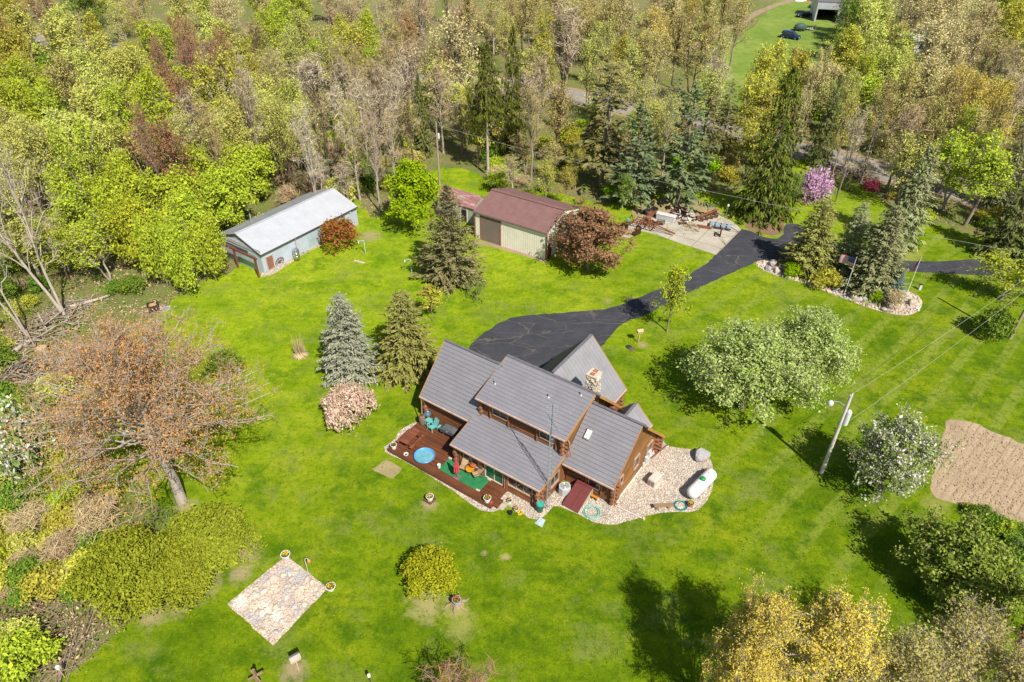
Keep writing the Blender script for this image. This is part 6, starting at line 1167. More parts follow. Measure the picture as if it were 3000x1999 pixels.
def bare(seed, **k):
    H_, R_ = k.pop('H'), k.pop('R'); w, f, d = grow(seed, H_, R_, k.pop('cb'), k.pop('nl', 26), 5, 4, 1, 3, .42, .30, gap=.1, twigr=.026, up=.6, **k); return w, f, d
def retwig(tr):                                  # turns the leaf diamonds into fine twig slivers
    w, f, d = tr
    V = np.concatenate(f.v).reshape(-1, 4, 3); c = V.mean(1, keepdims=True); ax = (V[:, 2:3]-V[:, 0:1])/2; ay = (V[:, 1:2]-V[:, 3:4])/2; ay = ay*.075; f.v = [np.concatenate([c-ax, c-ay, c+ax, c+ay], 1).reshape(-1, 3)]; return w, f, d
proto('bare0', retwig(bare(31, H=16, R=3.6, cb=5)), fname='twigs', fmat=LEAF['twig']); proto('bare1', retwig(bare(32, H=15, R=3.0, cb=6)), fname='twigs', fmat=LEAF['twig']); proto('bare2', retwig(bare(33, H=13, R=3.4, cb=2.5, stems=3)), fname='twigs', fmat=LEAF['twig']); proto('bare3', retwig(bare(34, H=11, R=2.4, cb=2.0, nl=22)), fname='twigs', fmat=LEAF['twig'])
proto('poplar', retwig(bare(35, H=19, R=2.6, cb=8, nl=36, stems=3)), fname='twigs', fmat=LEAF['twig'], wmat=BARKP)
proto('snag', retwig(bare(36, H=18, R=7.5, cb=3.5, nl=26, stems=2, lean=(-4.0, 2.0), r0=.42)), fname='twigs', fmat=LEAF['twig'], wmat=BARKP)
proto('spruce0', conifer(41, 14, 3.1, 28, 13, .8, .30, 15, .42, .13, hang=.35)); proto('spruce1', conifer(42, 15, 3.4, 27, 12, 1.4, .35, 15, .46, .13, ragged=.35, hang=.35, thin=.12)); proto('thin_spruce', conifer(43, 14, 2.4, 20, 8, 3.0, .30, 8, .42, .10, ragged=.45, thin=.3))
proto('pine0', conifer(44, 13, 4.0, 20, 10, 1.5, -.05, 24, .50, .22, power=.55, ragged=.4, irregular=.4, up=.35, thin=.12)); proto('pine1', conifer(45, 15, 3.6, 19, 9, 3.0, .05, 22, .48, .20, power=.6, ragged=.45, irregular=.4, thin=.2))
proto('bush0', bush(51, 1.6, 2.1, 520, .085, nleaf=9)); proto('bush1', bush(52, 1.8, 1.8, 520, .085, nleaf=9, hole=.3)); proto('bush2', bush(53, 1.4, 2.4, 480, .078, nleaf=9)); proto('sapling', grow(54, 6, 1.4, 1.2, 14, 4, 3, 1, 6, .13, .22, r0=.06))
proto('scrub', retwig(bare(55, H=4.5, R=1.8, cb=.6, nl=18, stems=3, r0=.06)), fname='twigs', fmat=LEAF['browntwig'], wmat=BARKT)
HERO = []
def hero(key, name, label, cat, box, base, leaf=None, bark=None, shape=1.0, rz=None, group=None, k=1.0):
    g, r, h = fit_box(*box, base=base, shape=shape); HERO.append((Vector(g), r)); return put(key, name, label, cat, g, r*k, h, rz, leaf, bark, group)
# the near garden trees are grown for their own places
proto('rust', grow(61, 14, 9.4, 2.4, 120, 8, 6, 1, 8, .056, .34, gap=.06, phimin=-25, r0=.50, twigr=.018, up=.26, limbk=6, sprad=.55, limbr=.20, lobe=.04), wmat=BARKP, fmat=LEAF['domebuds'])
hero('rust', 'budding_tree', 'huge spreading tree with rust orange buds left of the house', 'tree', (85, 790, 905, 1530), (532, 1468), rz=.4)
proto('bluespruce', conifer(62, 8, 2.5, 32, 17, .12, .12, 28, .26, .08, power=.58, ragged=.26, irregular=.14), fmat=LEAF['bluespruce']); proto('goldspruce', conifer(63, 8, 2.6, 30, 16, .12, .16, 28, .27, .085, power=.60, ragged=.30, irregular=.14), fmat=LEAF['goldspruce'])
hero('bluespruce', 'spruce_tree', 'silvery blue spruce nearest the rose blossom shrub', 'spruce', (950, 1106, 858, 1118), (1030, 1098), k=1.12); hero('goldspruce', 'spruce_tree', 'golden green spruce between the blue spruce and the house', 'spruce', (1108, 1292, 848, 1108), (1198, 1085), k=1.08)
hero('sapling', 'young_tree', 'slim yellow green young tree behind the golden spruce', 'tree', (1232, 1300, 830, 945), (1268, 942), 'olive')
proto('rosebush', bush(64, 2.6, 2.9, 1500, .085, .12, 22, 14, nleaf=6, hole=.05), fmat=LEAF['rose']); hero('rosebush', 'flowering_shrub', 'round shrub covered in pale pink blossom on the lawn', 'shrub', (930, 1100, 1112, 1256), None)
proto('lime_bush', bush(65, 2.35, 3.6, 1500, .075, .14, 24, 24, nleaf=8, hole=.22), fmat=LEAF['yellow']); put('lime_bush', 'leafy_shrub', 'airy yellow green shrub alone on the lower lawn', 'shrub', fit_at(1258, 1675, 1.6), 2.2, 3.5)
proto('hedge', bush(66, 3.6, 3.1, 2600, .078, .17, 17, 34, nleaf=12, hole=.30), fmat=LEAF['hedge'])
for b, l in (((410, 742, 1505, 1690), 'olive green spreading shrub nearest the rust tree trunk'), ((215, 520, 1530, 1790), 'olive green spreading shrub at the outer end of the hedge'), ((340, 640, 1560, 1790), 'olive green spreading shrub on the lawn side of the hedge')): hero('hedge', 'spreading_shrub', l, 'shrub', b, None)
proto('juniper', conifer(67, 11, 3.4, 32, 15, .2, -.18, 28, .30, .10, power=.78, ragged=.35, up=.5), fmat=LEAF['juniper']); hero('juniper', 'juniper_tree', 'tall shaggy olive juniper in front of the cream barn', 'juniper', (1232, 1412, 545, 850), (1322, 822), k=1.1)
proto('limetree', grow(68, 8.5, 3.6, .5, 46, 6, 5, 1, 13, .14, .30, gap=.12), fmat=LEAF['bright']); hero('limetree', 'leafy_tree', 'vivid lime green tree between the two barns', 'tree', (1135, 1292, 488, 695), (1214, 672))
proto('purple', grow(69, 8, 4.2, .3, 52, 6, 5, 1, 10, .13, .28, gap=.12), fmat=LEAF['purple']); hero('purple', 'purple_tree', 'broad purple leaved tree at the corner of the cream barn', 'tree', (1608, 1835, 612, 824), (1722, 792))
hero('bush2', 'red_shrub', 'round red leaved shrub against the pole barn wall', 'shrub', (935, 1050, 632, 738), None, 'redleaf'); hero('bush1', 'leafy_shrub', 'small fresh green shrub at the foot of the red shrub', 'shrub', (945, 1010, 695, 742), None, 'bright')
proto('thinbush', grow(70, 3, 1.6, .3, 18, 4, 3, 1, 3, .06, .15, stems=4, r0=.06, twigr=.012), fmat=LEAF['green']); hero('thinbush', 'sparse_shrub', 'small sparse shrub on the lawn below the cream barn', 'shrub', (1352, 1442, 822, 892), (1396, 880), 'green')
proto('drivetree', grow(71, 6.5, 2.4, 1.6, 28, 5, 4, 1, 9, .09, .2, gap=.3, r0=.12, twigr=.016), fmat=LEAF['yellow'], wmat=BARK); hero('drivetree', 'young_tree', 'thin young tree with yellow leaves beside the driveway', 'tree', (1880, 1992, 785, 935), (1954, 972))
proto('pear', grow(72, 9.5, 5.4, .5, 64, 7, 5, 1, 12, .105, .30, gap=.10, r0=.28, twigr=.014), fmat=LEAF['pear'])
put('pear', 'pear_tree', 'big pale green tree with white blossom flecks beside the house lawn', 'tree', fit_at(2195, 1100, 4.0), 5.4, 8.2, .3); put('pear', 'pear_tree', 'smaller pale green tree crowding behind the big blossoming one', 'tree', fit_at(2360, 1055, 4.0), 4.5, 8.4, 2.2)
proto('whitetree', grow(73, 7, 4.0, .4, 50, 6, 5, 1, 11, .095, .26, gap=.16, r0=.2, twigr=.014), fmat=LEAF['blossom']); put('whitetree', 'blossom_tree', 'white blossoming tree between the lamp pole and the tilled plot', 'tree', fit_at(2612, 1362, 3.3), 3.8, 7.2)
proto('round', grow(74, 6, 4.4, .2, 60, 6, 5, 1, 13, .12, .28, gap=.10, r0=.2), fmat=LEAF['roundleaf']); put('round', 'leafy_tree', 'dense round dark green tree below the tilled plot', 'tree', fit_at(2812, 1672, 2.7), 3.7, 5.6)
proto('gold', grow(75, 13, 5.4, 2.0, 52, 7, 5, 1, 17, .064, .20, gap=.3, r0=.22, twigr=.018, up=.7), fmat=LEAF['gold'], wmat=BARKP)
put('gold', 'golden_tree', 'golden yellow budding tree nearest the long shadow on the lawn', 'tree', (13.9, 21.6, 0), 3.3, 11.5, .5); put('gold', 'golden_tree', 'tallest golden yellow tree in the middle of the near clump', 'tree', fit_at(2430, 1925, 7.5), 4.2, 11.5, 1.9); put('gold', 'golden_tree', 'low golden tree at the bottom edge below the long shadow', 'tree', fit_at(2180, 2010, 6), 3.2, 9, 3.1)
proto('birch', grow(76, 12, 4.6, 2.0, 46, 7, 5, 1, 8, .075, .22, gap=.25, r0=.2, twigr=.018, up=.7, stems=2), fmat=LEAF['birch'], wmat=BARKP)
put('birch', 'birch_tree', 'pale tan birch with white limbs right of the golden trees', 'tree', fit_at(2690, 1960, 7), 3.6, 11); put('birch', 'birch_tree', 'pale tan birch nearest the plum tree at the frame corner', 'tree', fit_at(2870, 1985, 6.5), 3.8, 10.5, 1.4); put('birch', 'birch_tree', 'low tan birch between the golden trees and the white limbed birch', 'tree', fit_at(2570, 2030, 6), 3.0, 9, 2.6)
proto('plum', grow(77, 8, 3.6, .5, 44, 6, 5, 1, 9, .12, .28, gap=.2), fmat=LEAF['plum']); hero('plum', 'plum_tree', 'dark plum coloured tree at the right edge below the round tree', 'tree', (2860, 3080, 1690, 2030), (2985, 1990))
put('bare2', 'bare_tree', 'bare tree with reddish buds poking up at the bottom edge', 'tree', fit_at(1350, 2035, 3.0), 2.5, 5.0, leaf='rust'); hero('leafy3', 'leafy_tree', 'dark green leafy tree between the round tree and the right edge', 'tree', (2920, 3080, 1560, 1720), None, 'green')
hero('leafy1', 'leafy_tree', 'fresh green broad tree right of the rock garden', 'tree', (2825, 3035, 742, 900), (2930, 880), 'lime'); hero('bush0', 'leafy_shrub', 'dark loose shrub at the foot of the brown utility pole', 'shrub', (2865, 2968, 895, 1000), None, 'green')
# rock garden
hero('goldspruce', 'spruce_tree', 'dark bronze spruce at the drive end of the rock garden', 'spruce', (2282, 2442, 580, 812), (2362, 792), 'goldspruce'); hero('bluespruce', 'spruce_tree', 'blue grey spruce in the middle of the rock garden', 'spruce', (2410, 2528, 592, 815), (2468, 802), 'greyspruce')
hero('bluespruce', 'spruce_tree', 'largest spruce of the rock garden behind the first flagpole', 'spruce', (2462, 2634, 600, 875), (2545, 852), 'greyspruce', rz=2); hero('bluespruce', 'spruce_tree', 'little blue spruce near the second flagpole', 'spruce', (2570, 2642, 785, 884), (2610, 872), 'teal')
hero('bush0', 'round_shrub', 'tight round bright green shrub in the rock garden', 'shrub', (2296, 2350, 764, 818), None, 'bright'); hero('bush1', 'round_shrub', 'yellow green rounded shrub before the rock garden spruces', 'shrub', (2372, 2468, 780, 850), None, 'olive'); hero('bush2', 'round_shrub', 'small lime shrub among the rock garden boulders', 'shrub', (2546, 2590, 845, 890), None, 'bright')
hero('scrub', 'dry_shrub', 'dry brown twiggy shrub at the rounded end of the rock garden', 'shrub', (2590, 2652, 858, 918), None)
# garden edge behind the drive and barns
proto('norway', conifer(78, 20, 4.6, 34, 13, .6, .42, 16, .50, .15, power=.75, ragged=.3, hang=.6), fmat=LEAF['norway']); hero('norway', 'spruce_tree', 'giant drooping dark green spruce beside the concrete pad', 'spruce', (2148, 2345, 212, 655), (2228, 635), k=1.08)
proto('lone', conifer(79, 18, 3.4, 20, 12, 9.0, .36, 13, .5, .14, power=.7, hang=.5, ragged=.3), fmat=LEAF['norway'], wmat=BARKP); hero('lone', 'spruce_tree', 'tall spruce with a long bare grey trunk behind the maroon roof', 'spruce', (1372, 1485, 155, 350), (1430, 515), shape=1.25)
hero('spruce1', 'spruce_tree', 'tall spruce standing just behind the bare trunked one', 'spruce', (1448, 1562, 92, 480), (1500, 480), 'norway'); hero('leafy3', 'leafy_shrub', 'lime shrub peeping over the maroon roof ridge', 'shrub', (1412, 1510, 505, 572), None, 'bright'); hero('leafy1', 'leafy_tree', 'small fresh green tree left of the scrap yard', 'tree', (1755, 1860, 505, 622), (1822, 612), 'green')
hero('bush1', 'redbud_tree', 'lilac purple flowering redbud at the back of the garden', 'tree', (2338, 2436, 495, 602), None, 'redbud'); hero('leafy3', 'leafy_tree', 'green tree squeezed between the giant spruce and the redbud', 'tree', (2272, 2352, 505, 606), None, 'green'); hero('bush0', 'flowering_shrub', 'magenta flowering shrub by the road spruces', 'shrub', (2530, 2582, 525, 562), None, 'magenta')
hero('spruce0', 'spruce_tree', 'broad grey green spruce nearest the magenta shrub', 'spruce', (2548, 2685, 428, 740), (2622, 715), 'greyspruce'); hero('thin_spruce', 'spruce_tree', 'ragged pale spruce with a leaning bare lower trunk', 'spruce', (2652, 2792, 425, 690), (2642, 722), 'greyspruce')
for b, bs, l, lf, ky in (((2840, 3010, 505, 765), (2925, 750), 'big dark spruce at the right edge above the green broad tree', 'spruce', 'spruce1'), ((2868, 2975, 408, 600), (2915, 610), 'grey green spruce behind the big dark one at the right', 'greyspruce', 'spruce0'), ((2950, 3060, 380, 620), (3005, 640), 'grey spruce half cut by the right edge', 'greyspruce', 'spruce1'),
  ((2960, 3100, 600, 800), (3030, 790), 'dark spruce low at the right edge beside the road', 'spruce', 'spruce0'), ((2368, 2470, 218, 440), (2392, 482), 'dark bushy conifer at the roadside right of the giant spruce', 'spruce', 'spruce1'), ((2535, 2600, 320, 500), (2520, 540), 'thin pale spruce by the road left of the grey green one', 'greyspruce', 'thin_spruce'), ((2470, 2495, 505, 560), (2478, 558), 'tiny young spruce on the lawn behind the redbud', 'spruce', 'spruce0')): hero(ky, 'spruce_tree', l, 'spruce', b, bs, lf)
for b, bs, l, lf, ky in (((1650, 1862, 175, 510), (1760, 548), 'broad brown green conifer left of the pines', 'brownpine', 'pine1'), ((1762, 1925, 300, 595), (1850, 602), 'blue green pine with dead lower limbs above the scrap yard', 'pine', 'pine0'), ((1880, 2065, 250, 590), (1985, 602), 'large blue green pine between the dead limbed pine and giant spruce', 'pine', 'pine0'), ((1920, 2010, 215, 330), (1960, 430), 'distant dark pine top above the large pine', 'pine', 'pine1'), ((2080, 2190, 230, 420), (2105, 480), 'thin trunked pine left of the giant spruce', 'brownpine', 'pine1'), ((2045, 2130, 260, 460), (2062, 520), 'slim pine beside the thin trunked one', 'brownpine', 'pine1'),
  ((1205, 1275, 215, 420), (1240, 455), 'dark narrow conifer in the bare thicket', 'spruce', 'spruce0')): hero(ky, 'pine_tree', l, 'pine', b, bs, lf)
hero('budding0', 'budding_tree', 'cream blossoming tree with a broad crown behind the lone spruce', 'tree', (1222, 1450, 62, 290), (1342, 365), 'cream'); hero('poplar', 'bare_tree', 'very tall pale bare poplar with several trunks', 'tree', (1575, 1705, 25, 330), (1645, 385), bark=BARKT); hero('budding2', 'budding_tree', 'pink budding tree behind the cream blossoming one', 'tree', (1275, 1432, 22, 150), None, 'pink')
hero('leafy0', 'leafy_tree', 'yellow topped tall oval tree in the left wood', 'tree', (438, 592, 222, 470), (522, 545), 'yellow'); hero('snag', 'bare_tree', 'great pale bare tree leaning over the brush at the left', 'tree', (-40, 230, 465, 870), (192, 930), bark=BARKP, rz=0); hero('snag', 'bare_tree', 'pale bare trunk leaning in from the left edge', 'tree', (-110, 70, 500, 880), (82, 988), bark=BARKP, rz=.6)
hero('bush0', 'leafy_shrub', 'small dense green shrub just right of the rust tree', 'shrub', (604, 712, 1018, 1110), None, 'green'); hero('bush2', 'blossom_shrub', 'white flecked pale shrub at the left edge below the brush pile', 'shrub', (-40, 125, 1165, 1420), None, 'blossom')
gr = Geo(); rs = np.random.RandomState(5); n = 170; a = rs.rand(n)*6.28; q = np.sqrt(rs.rand(n))*.40; b0 = np.stack([np.cos(a)*q, np.sin(a)*q, np.zeros(n)], 1); hh = rs.uniform(1.6, 3.6, n)*(1-.5*(q/.35)**2); tip = np.stack([np.cos(a)*(q*1.5+.10*hh*rs.uniform(.3, 1.6, n)), np.sin(a)*(q*1.5+.10*hh*rs.uniform(.3, 1.6, n)), hh], 1); gr.quads((b0+tip)/2, (tip-b0)/2, np.cross(unit(tip-b0), unit(rs.normal(size=(n, 3))))*.022)
n = 420; a = rs.rand(n)*6.28; L = rs.uniform(.4, 1.15, n); c = np.stack([np.cos(a)*L*.6, np.sin(a)*L*.6, rs.uniform(.05, .4, n)], 1); d = np.stack([np.cos(a), np.sin(a), -rs.uniform(.2, .6, n)], 1); gr.quads(c, d*.32, np.cross(unit(d), [0, 0, 1.])*.045)
t = thing('pampas_grass', 'clump of tall dry straw coloured grass on the lawn', 'ornamental grass', P(880, 1042)); o = bpy.data.objects.new('stalks', gr.mesh('stalks', LEAF['straw'])); C.objects.link(o); o.parent = t
# ------------------------------------------------------------------ the wood: single trees set where their crowns show
WOOD = []
KIND = {'L': ('leafy', 'lime', 'lime green leafy'), 'P': ('leafy', 'pale', 'pale green leafy'), 'Y': ('leafy', 'yellow', 'yellow green leafy'), 'V': ('leafy', 'olive', 'olive yellow leafy'), 'G': ('leafy', 'green', 'mid green leafy'), 'H': ('lowleafy', 'lime', 'bright green bushy'),
  'O': ('budding', 'orange', 'orange budding'), 'R': ('budding', 'rust', 'rust brown budding'), 'C': ('budding', 'cream', 'cream budding'), 'T': ('budding', 'tan', 'tan budding'), 'D': ('budding', 'gold', 'gold budding'), 'Z': ('budding', 'olive', 'thin olive budding'), 'K': ('budding', 'pink', 'pink budding'), 'W': ('budding', 'pale', 'thin pale green budding'), 'B': ('bare', None, 'bare grey'), 'S': ('spruce', 'spruce', 'dark spruce')}
HT = {'lowleafy': 8, 'leafy': 12.5, 'budding': 14, 'bare': 14, 'spruce': 14}
def wood_tree(k, g, r, h):
    kn, lf, words = KIND[k]; n = {'lowleafy': 3, 'leafy': 6, 'budding': 5, 'bare': 4, 'spruce': 2}[kn]; key = kn+str(rng.randrange(n)); name = {'lowleafy': 'leafy_tree', 'leafy': 'leafy_tree', 'budding': 'budding_tree', 'bare': 'bare_tree', 'spruce': 'spruce_tree'}[kn]
    bark = rng.choice([BARK, BARK, BARKD, BARKP, BARKT]) if kn != 'spruce' else BARKD
    if kn == 'bare': lf = rng.choice(['twig', 'browntwig', 'browntwig', 'tan'])
    o = put(key, name, None, 'spruce' if kn == 'spruce' else 'tree', g, r, h, None, lf, bark); WOOD.append((o, words, Vector(g), r)); return o
CROWNS = """40,50,V,120 115,36,O,130 7,90,O,60 263,36,G,130 58,85,P,120 187,120,P,160 277,116,V,100 402,40,B,110 312,178,P,125 45,156,V,120 67,250,L,140 446,130,L,110 522,107,O,60 656,60,C,115 478,192,R,90 553,170,R,90 527,40,P,100 625,105,P,120
196,255,T,130 380,223,P,140 303,286,P,130 634,250,V,150 723,240,V,120 277,357,P,150 357,340,L,140 178,400,P,140 45,320,L,130 27,390,P,120 110,450,P,130 437,430,R,80 625,430,B,110 690,400,P,130 780,340,P,110 60,480,P,110 230,470,L,140 330,450,P,130
733,515,H,165 600,530,H,140 490,605,H,190 665,590,H,160 320,630,H,140 560,660,H,140 400,700,H,140 610,740,H,110 520,765,H,110 460,740,H,110 370,560,H,120 690,500,H,120 803,240,B,120 915,250,B,120 960,180,W,110 880,105,W,100 800,95,L,100 760,150,B,110 850,300,W,110 730,310,B,100
1027,67,B,110 1060,40,B,90 1120,50,B,90 1180,40,B,90 1240,50,B,90 1080,105,L,90 1150,130,B,90 1000,110,V,90 1196,115,O,95 1446,67,T,100 1482,110,W,100 1558,45,T,110 1625,30,T,110 1760,125,W,90 1825,60,C,140 1915,95,D,150 1960,30,C,110 1595,105,V,70 1700,60,T,110 1730,190,W,90
1000,260,B,90 1050,280,B,90 1110,270,B,90 1160,300,B,90 1200,250,B,90 1030,400,B,80 1090,430,B,80 1150,420,B,80 980,450,b,90 1040,480,b,80 1180,470,b,70 940,380,B,90 900,430,B,90 1120,360,B,90 1000,340,B,90 1060,340,B,80 850,440,b,90 1200,370,B,80 1100,500,b,70 1010,520,b,80 930,500,b,80 830,400,W,100 1290,280,B,80
1540,430,t,100 1620,460,t,100 1690,470,z,90 1600,520,z,90 1500,500,b,70 1660,535,z,80 1560,350,B,90 1580,250,B,90
2031,25,D,100 2160,76,T,110 2067,58,T,110 2090,255,B,100 2245,222,V,160 2335,212,V,110 2482,290,W,100 2522,240,L,70 2400,215,C,60 2348,345,C,50 2480,62,G,90 2558,67,P,165 2475,150,V,140 2558,150,P,125 2670,45,C,160 2760,36,C,200 2737,134,C,220 2714,250,C,170 2775,200,C,140 2870,67,C,130 2960,76,V,130 2940,27,L,100
2893,196,T,120 2950,214,B,120 2960,290,B,110 2840,312,D,120 2915,322,D,110 2760,325,T,100 2580,335,T,110 2647,268,T,120 2650,400,B,100 2817,490,H,130 2812,400,L,90 2730,380,T,100 2480,370,W,80 2600,230,P,110 2500,420,B,80 2640,160,P,120 2850,150,C,130 2900,400,T,100 1930,170,T,120 1850,190,W,110 2040,160,T,110 1985,120,T,110 2110,170,W,90 1790,70,T,110 2200,300,V,110 2300,270,V,100"""
for rec in CROWNS.split():
    x, y, k, w = rec.split(','); x, y, w = float(x), float(y), float(w); low = k.islower(); k = k.upper(); kn = KIND[k][0]; h = HT[kn]*rng.uniform(.9, 1.12)*(.48 if low else 1)
    hc = h*(.66 if k != 'H' else .52); c = P(x, y, hc); r = max(1.6, w/2*mpp(c)); wood_tree(k, (c.x, c.y, 0), r, h)
ANCH = [(float(a), float(b), k.upper()) for a, b, k, _ in (r.split(',') for r in CROWNS.split())]
LW = [(p.x, p.y) for p in LAWN_W]; MD = [P(*p).to_2d() for p in [(1960, 330), (2060, 220), (2160, 120), (2260, 20), (2330, -60), (2480, -60), (2500, 40), (2470, 120), (2440, 230), (2360, 330), (2160, 340)]]
WIN = [[(2120, 160), (2180, 70), (2250, -20), (2450, -20), (2470, 60), (2400, 110), (2330, 150), (2200, 190)], [(1230, 430), (1450, 430), (1450, 550), (1230, 550)], [(790, 150), (1130, 175), (1130, 220), (790, 200)], [(1560, 240), (1800, 250), (1800, 300), (1560, 290)], [(2340, 420), (3000, 560), (3000, 640), (2560, 520), (2340, 470)], [(2440, 440), (2600, 480), (2600, 640), (2440, 600)], [(600, 440), (1060, 440), (1060, 700), (600, 800)], [(1360, 470), (1760, 470), (1760, 640), (1360, 640)]]
def road_gap(p): return min((p-(a+(b-a)*max(0, min(1, (p-a).dot(b-a)/(b-a).length_squared)))).length for a, b in zip(_rc, _rc[1:]))
placed = [(w[2].to_2d(), w[3]) for w in WOOD]+[(g.to_2d(), r) for g, r in HERO]
rs = random.Random(99); tries = 0; nf = 0
while tries < 9000 and nf < 255:
    tries += 1; px, py = rs.uniform(-120, 3160), rs.uniform(-40, 640); q = P(px, py, 8.5)
    if q.y > 300: continue
    p = q.to_2d()
    if inside(p, LW) or inside(p, MD) or road_gap(p) < 6.5: continue
    d = math.hypot(p.x, p.y)
    if d < 70: continue
    if any((p-a).length < max(2.2, .62*r+1.5) for a, r in placed): continue
    if any(inside((px, py), w) for w in WIN) or inside(proj((p.x, p.y, 1.0)), LAWN_PX): continue
    k = min(ANCH, key=lambda a: (a[0]-px)**2+((a[1]-py)*1.6)**2+rs.uniform(0, 5000))[2]
    if k == 'H': k = 'L'
    if k == 'B' and (px < 880 or px > 1260) and rs.random() < .65: k = rs.choice('WZWPT')
    if rs.random() < .12: k = rs.choice('PLVWB')
    kn = KIND[k][0]; h = HT[kn]*rs.uniform(.6, .98)*(1 if d > 95 else .85); r = rs.uniform(3.0, 5.2)*(1 if kn != 'bare' else .75)*(1 if d > 110 else .8)
    wood_tree(k, (p.x, p.y, 0), r, h); placed.append((p, r)); nf += 1
# shrubs along the wood's edge and in the rough at the left
def edge(n, box, keys, leafs, name, words, hr, test, seed):
    rs = random.Random(seed); k = 0; tr = 0
    while k < n and tr < 4000:
        tr += 1; px, py = rs.uniform(box[0], box[1]), rs.uniform(box[2], box[3]); g = P(px, py)
        if inside((g.x, g.y), LW) or road_gap(g.to_2d()) < 5.5 or any(inside((px, py-h_), WIN[4]) for h_ in (0, 18, 36)) or not test(px, py) or any((g.to_2d()-a).length < .5*r+.6 for a, r in placed): continue
        if inside((g.x, g.y), MD): continue
        lf = rs.choice(leafs); key = rs.choice(keys); h = rs.uniform(*hr); o = put(key, name, None, 'shrub', g, h*rs.uniform(.55, .85), h, None, lf if PROTO[key]['fn'] != 'twigs' else None)
        WOOD.append((o, ('dry twiggy' if PROTO[key]['fn'] == 'twigs' else {'lime': 'lime green', 'pale': 'pale green', 'olive': 'olive', 'green': 'mid green', 'bright': 'bright green', 'yellow': 'yellow green', 'tan': 'tan'}[lf])+' '+words, g, h)); placed.append((g.to_2d(), h*.6)); k += 1
edge(70, (-30, 640, 780, 1999), ['bush0', 'bush1', 'bush2', 'scrub'], ['lime', 'olive', 'green', 'green', 'olive', 'pale'], 'wild_shrub', 'shrub', (1.2, 3.0), lambda x, y: not (20 < x < 230 and 940 < y < 1160) and not (120 < x < 480 and 880 < y < 1060) and x < 300+max(0, (1000-y))*1.2 and not (y > 1760 and x > 90 and x < 330), 21)
edge(95, (560, 2400, 330, 620), ['bush0', 'bush1', 'bush2', 'scrub', 'scrub', 'sapling'], ['lime', 'olive', 'green', 'bright', 'tan'], 'wild_shrub', 'shrub', (1.5, 3.6), lambda x, y: True, 22)
edge(60, (2300, 3040, 330, 720), ['bush0', 'bush1', 'scrub', 'sapling'], ['olive', 'green', 'lime', 'tan'], 'wild_shrub', 'shrub', (1.2, 3.0), lambda x, y: True, 23)
edge(60, (-40, 1200, 120, 700), ['bush0', 'bush1', 'sapling', 'scrub'], ['lime', 'pale', 'green', 'bright'], 'wild_shrub', 'shrub', (2.0, 4.5), lambda x, y: True, 24)
edge(22, (2740, 3040, 1440, 1640), ['bush1', 'bush0', 'scrub'], ['green', 'olive', 'lime'], 'wild_shrub', 'shrub', (.7, 1.6), lambda x, y: False, 25)
for x, y, r_, lf in ((2870, 1525, 1.2, 'green'), (2910, 1545, 1.1, 'green'), (2950, 1570, 1.3, 'lime'), (2985, 1590, 1.4, 'green'), (2845, 1500, .7, 'olive'), (3020, 1600, 1.3, 'olive')):
    g = P(x, y); o = put('bush1', 'wild_shrub', None, 'shrub', g, r_, r_*1.1, None, lf); WOOD.append((o, {'green': 'mid green', 'lime': 'lime green', 'olive': 'olive'}[lf]+' shrub', g, 1))
# ground cover under the trees: nobody could count it
rs = np.random.RandomState(77); U = Geo(); pts = []; lw = np.array(LW); cand = 0
while len(pts) < 5200 and cand < 60000:
    cand += 1; px, py = rs.uniform(-80, 3080), rs.uniform(-30, 1999); 
    if py > 760 and 540 < px < 2900: continue
    if py > 700 and px > 700: continue
    g = P(px, py, 0)
    if g.y > 290 or inside((g.x, g.y), LW) or inside((g.x, g.y), MD) or (py < 660 and road_gap(g.to_2d()) < 5.2): continue
    if py > 1100 and rs.rand() > .45: continue
    pts.append((g.x, g.y, rs.uniform(.1, .55)))
pts = np.array(pts); hsh = np.sin(pts[:, 0]*.11)*np.cos(pts[:, 1]*.13+1)+np.sin(pts[:, 0]*.31+pts[:, 1]*.27)*.6; green = hsh > -.25
for sel, nm, lf, lab, nl, ls in ((green, 'ground_cover', 'cover', 'fresh green ground cover under the woodland trees', 17, .095), (~green, 'leaf_litter', 'browntwig', 'dry tan stalks and litter on the woodland floor', 14, .085)):
    g_ = Geo(); c = pts[sel]; leaves(g_, rs, c, np.tile([[0, 0, 1.]], (len(c), 1)), nl, .55, ls, droop=.05); o = bpy.data.objects.new(nm, g_.mesh(nm, LEAF[lf])); C.objects.link(o); tag(o, lab, kind='stuff')
rs = np.random.RandomState(41); n = 90000; xy = np.stack([rs.uniform(-32, 46, n), rs.uniform(18, 84, n)], 1); cl = np.sin(xy[:, 0]*.9+np.sin(xy[:, 1]*.7)*1.7)*np.cos(xy[:, 1]*1.1+np.sin(xy[:, 0]*.5)*1.3)+np.sin(xy[:, 0]*2.3+xy[:, 1]*1.9)*.5; xy = xy[rs.rand(n) < .18+.5*(cl > .15)]
_beds = [[P(*q) for q in b] for b in (DRIVE_PX, GRAVEL_PX, ISLAND_PX, SQ_PX, PAD_PX)]; _lw = np.array(LW)
def in_poly(xy, poly):
    c = np.zeros(len(xy), bool); n = len(poly)
    for i in range(n):
        x0, y0 = poly[i-1][0], poly[i-1][1]; x1, y1 = poly[i][0], poly[i][1]
        if y0 == y1: continue
        m_ = (y1 > xy[:, 1]) != (y0 > xy[:, 1]); c ^= m_ & (xy[:, 0] < (x0-x1)*(xy[:, 1]-y1)/(y0-y1)+x1)
    return c
ok = in_poly(xy, LW)
for b in _beds: ok &= ~in_poly(xy, b)
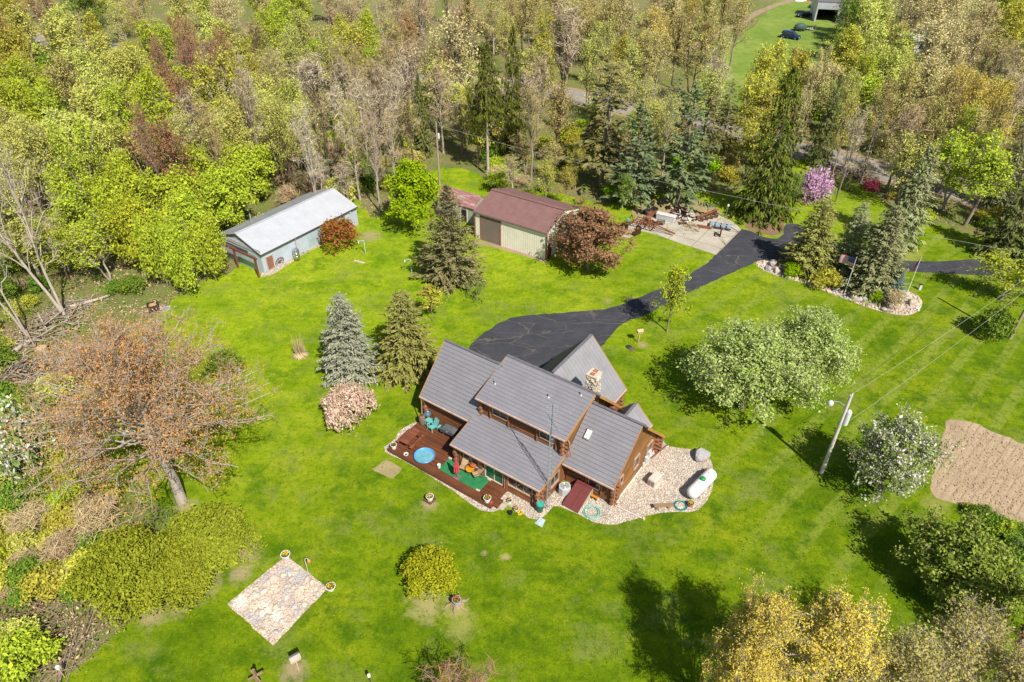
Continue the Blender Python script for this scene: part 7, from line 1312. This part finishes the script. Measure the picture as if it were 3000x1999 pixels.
for r_ in ([hw(-19.4, -6.4), hw(.3, -6.4), hw(.3, 10.6), hw(-19.4, 10.6)], [barn_pt((-29.98, 73.8), rad(55.02), u, v) for u, v in ((-.2, 0), (16, 0), (16, 8.6), (-.2, 8.6))], [barn_pt(TO, TY, u, v) for u, v in ((-.2, 0), (11.2, 0), (11.2, 8.8), (-.2, 8.8))], [P(*q) for q in ((2728, 1230), (3200, 1300), (3200, 1700), (2720, 1480))]): ok &= ~in_poly(xy, r_)
xy = xy[ok]; m_ = len(xy); tall = rs.rand(m_)**3
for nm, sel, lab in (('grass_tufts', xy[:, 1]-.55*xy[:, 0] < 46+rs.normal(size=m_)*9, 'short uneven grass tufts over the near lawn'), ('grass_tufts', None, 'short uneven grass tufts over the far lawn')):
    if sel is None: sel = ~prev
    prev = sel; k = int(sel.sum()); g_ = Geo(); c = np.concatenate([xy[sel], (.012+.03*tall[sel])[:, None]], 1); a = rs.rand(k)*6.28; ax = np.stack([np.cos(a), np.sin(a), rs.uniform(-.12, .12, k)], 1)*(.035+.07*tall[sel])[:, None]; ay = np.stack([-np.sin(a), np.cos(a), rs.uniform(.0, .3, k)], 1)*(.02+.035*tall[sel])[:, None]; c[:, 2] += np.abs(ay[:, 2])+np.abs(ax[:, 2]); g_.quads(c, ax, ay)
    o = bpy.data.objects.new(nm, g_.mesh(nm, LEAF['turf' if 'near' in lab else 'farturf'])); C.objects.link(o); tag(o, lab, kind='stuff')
# ------------------------------------------------------------------ every tree of the wood is told apart by what it stands nearest to
MARK = [('the grey pole barn', 840, 680), ('the lone utility pole', 1288, 542), ('the cream barn', 1500, 640), ('the scrap yard', 1990, 640), ('the giant spruce', 2228, 635), ('the redbud', 2385, 595), ('the far barn', 2384, 63), ('the pale cottage', 2640, 150), ('the white truck', 828, 168), ('the cream blossoming tree', 1342, 365), ('the bare poplar', 1645, 385), ('the yellow oval tree', 522, 545), ('the leaning bare tree', 192, 930), ('the fire crate', 452, 908), ('the big brush pile', 70, 1100), ('the rust orange tree', 532, 1468), ('the bramble heap', 140, 1830), ('the blue minivan', 2315, 113), ('the second flagpole', 2657, 859), ('the tilled plot', 2850, 1450), ('the lone tall spruce', 1430, 515), ('the broad grey spruce', 2622, 715), ('the blue green pine', 1850, 600)]
MARKW = [(n, P(x, y).to_2d()) for n, x, y in MARK]; ORD = 'nearest|second nearest|third nearest|fourth nearest|fifth nearest|sixth nearest|seventh nearest|eighth nearest|ninth nearest|tenth nearest|eleventh nearest|twelfth nearest|thirteenth nearest|fourteenth nearest|fifteenth nearest|sixteenth nearest|seventeenth nearest|eighteenth nearest|nineteenth nearest|twentieth nearest'.split('|')
tens = {}; bucket = {}
for o, words, g, r in WOOD:
    n, w = min(MARKW, key=lambda m_: (m_[1]-g.to_2d()).length); bucket.setdefault((words, n), []).append(((w-g.to_2d()).length, o))
for (words, n), lst in bucket.items():
    lst.sort(key=lambda e: e[0]); noun = words if words.endswith('shrub') or words.endswith('spruce') else words+' tree'
    for i, (d, o) in enumerate(lst):
        if i < len(ORD): o['label'] = noun+' '+ORD[i]+' to '+n
        else: o['label'] = noun+' farther than twenty like it from '+n
        o['group'] = noun+'s around '+n
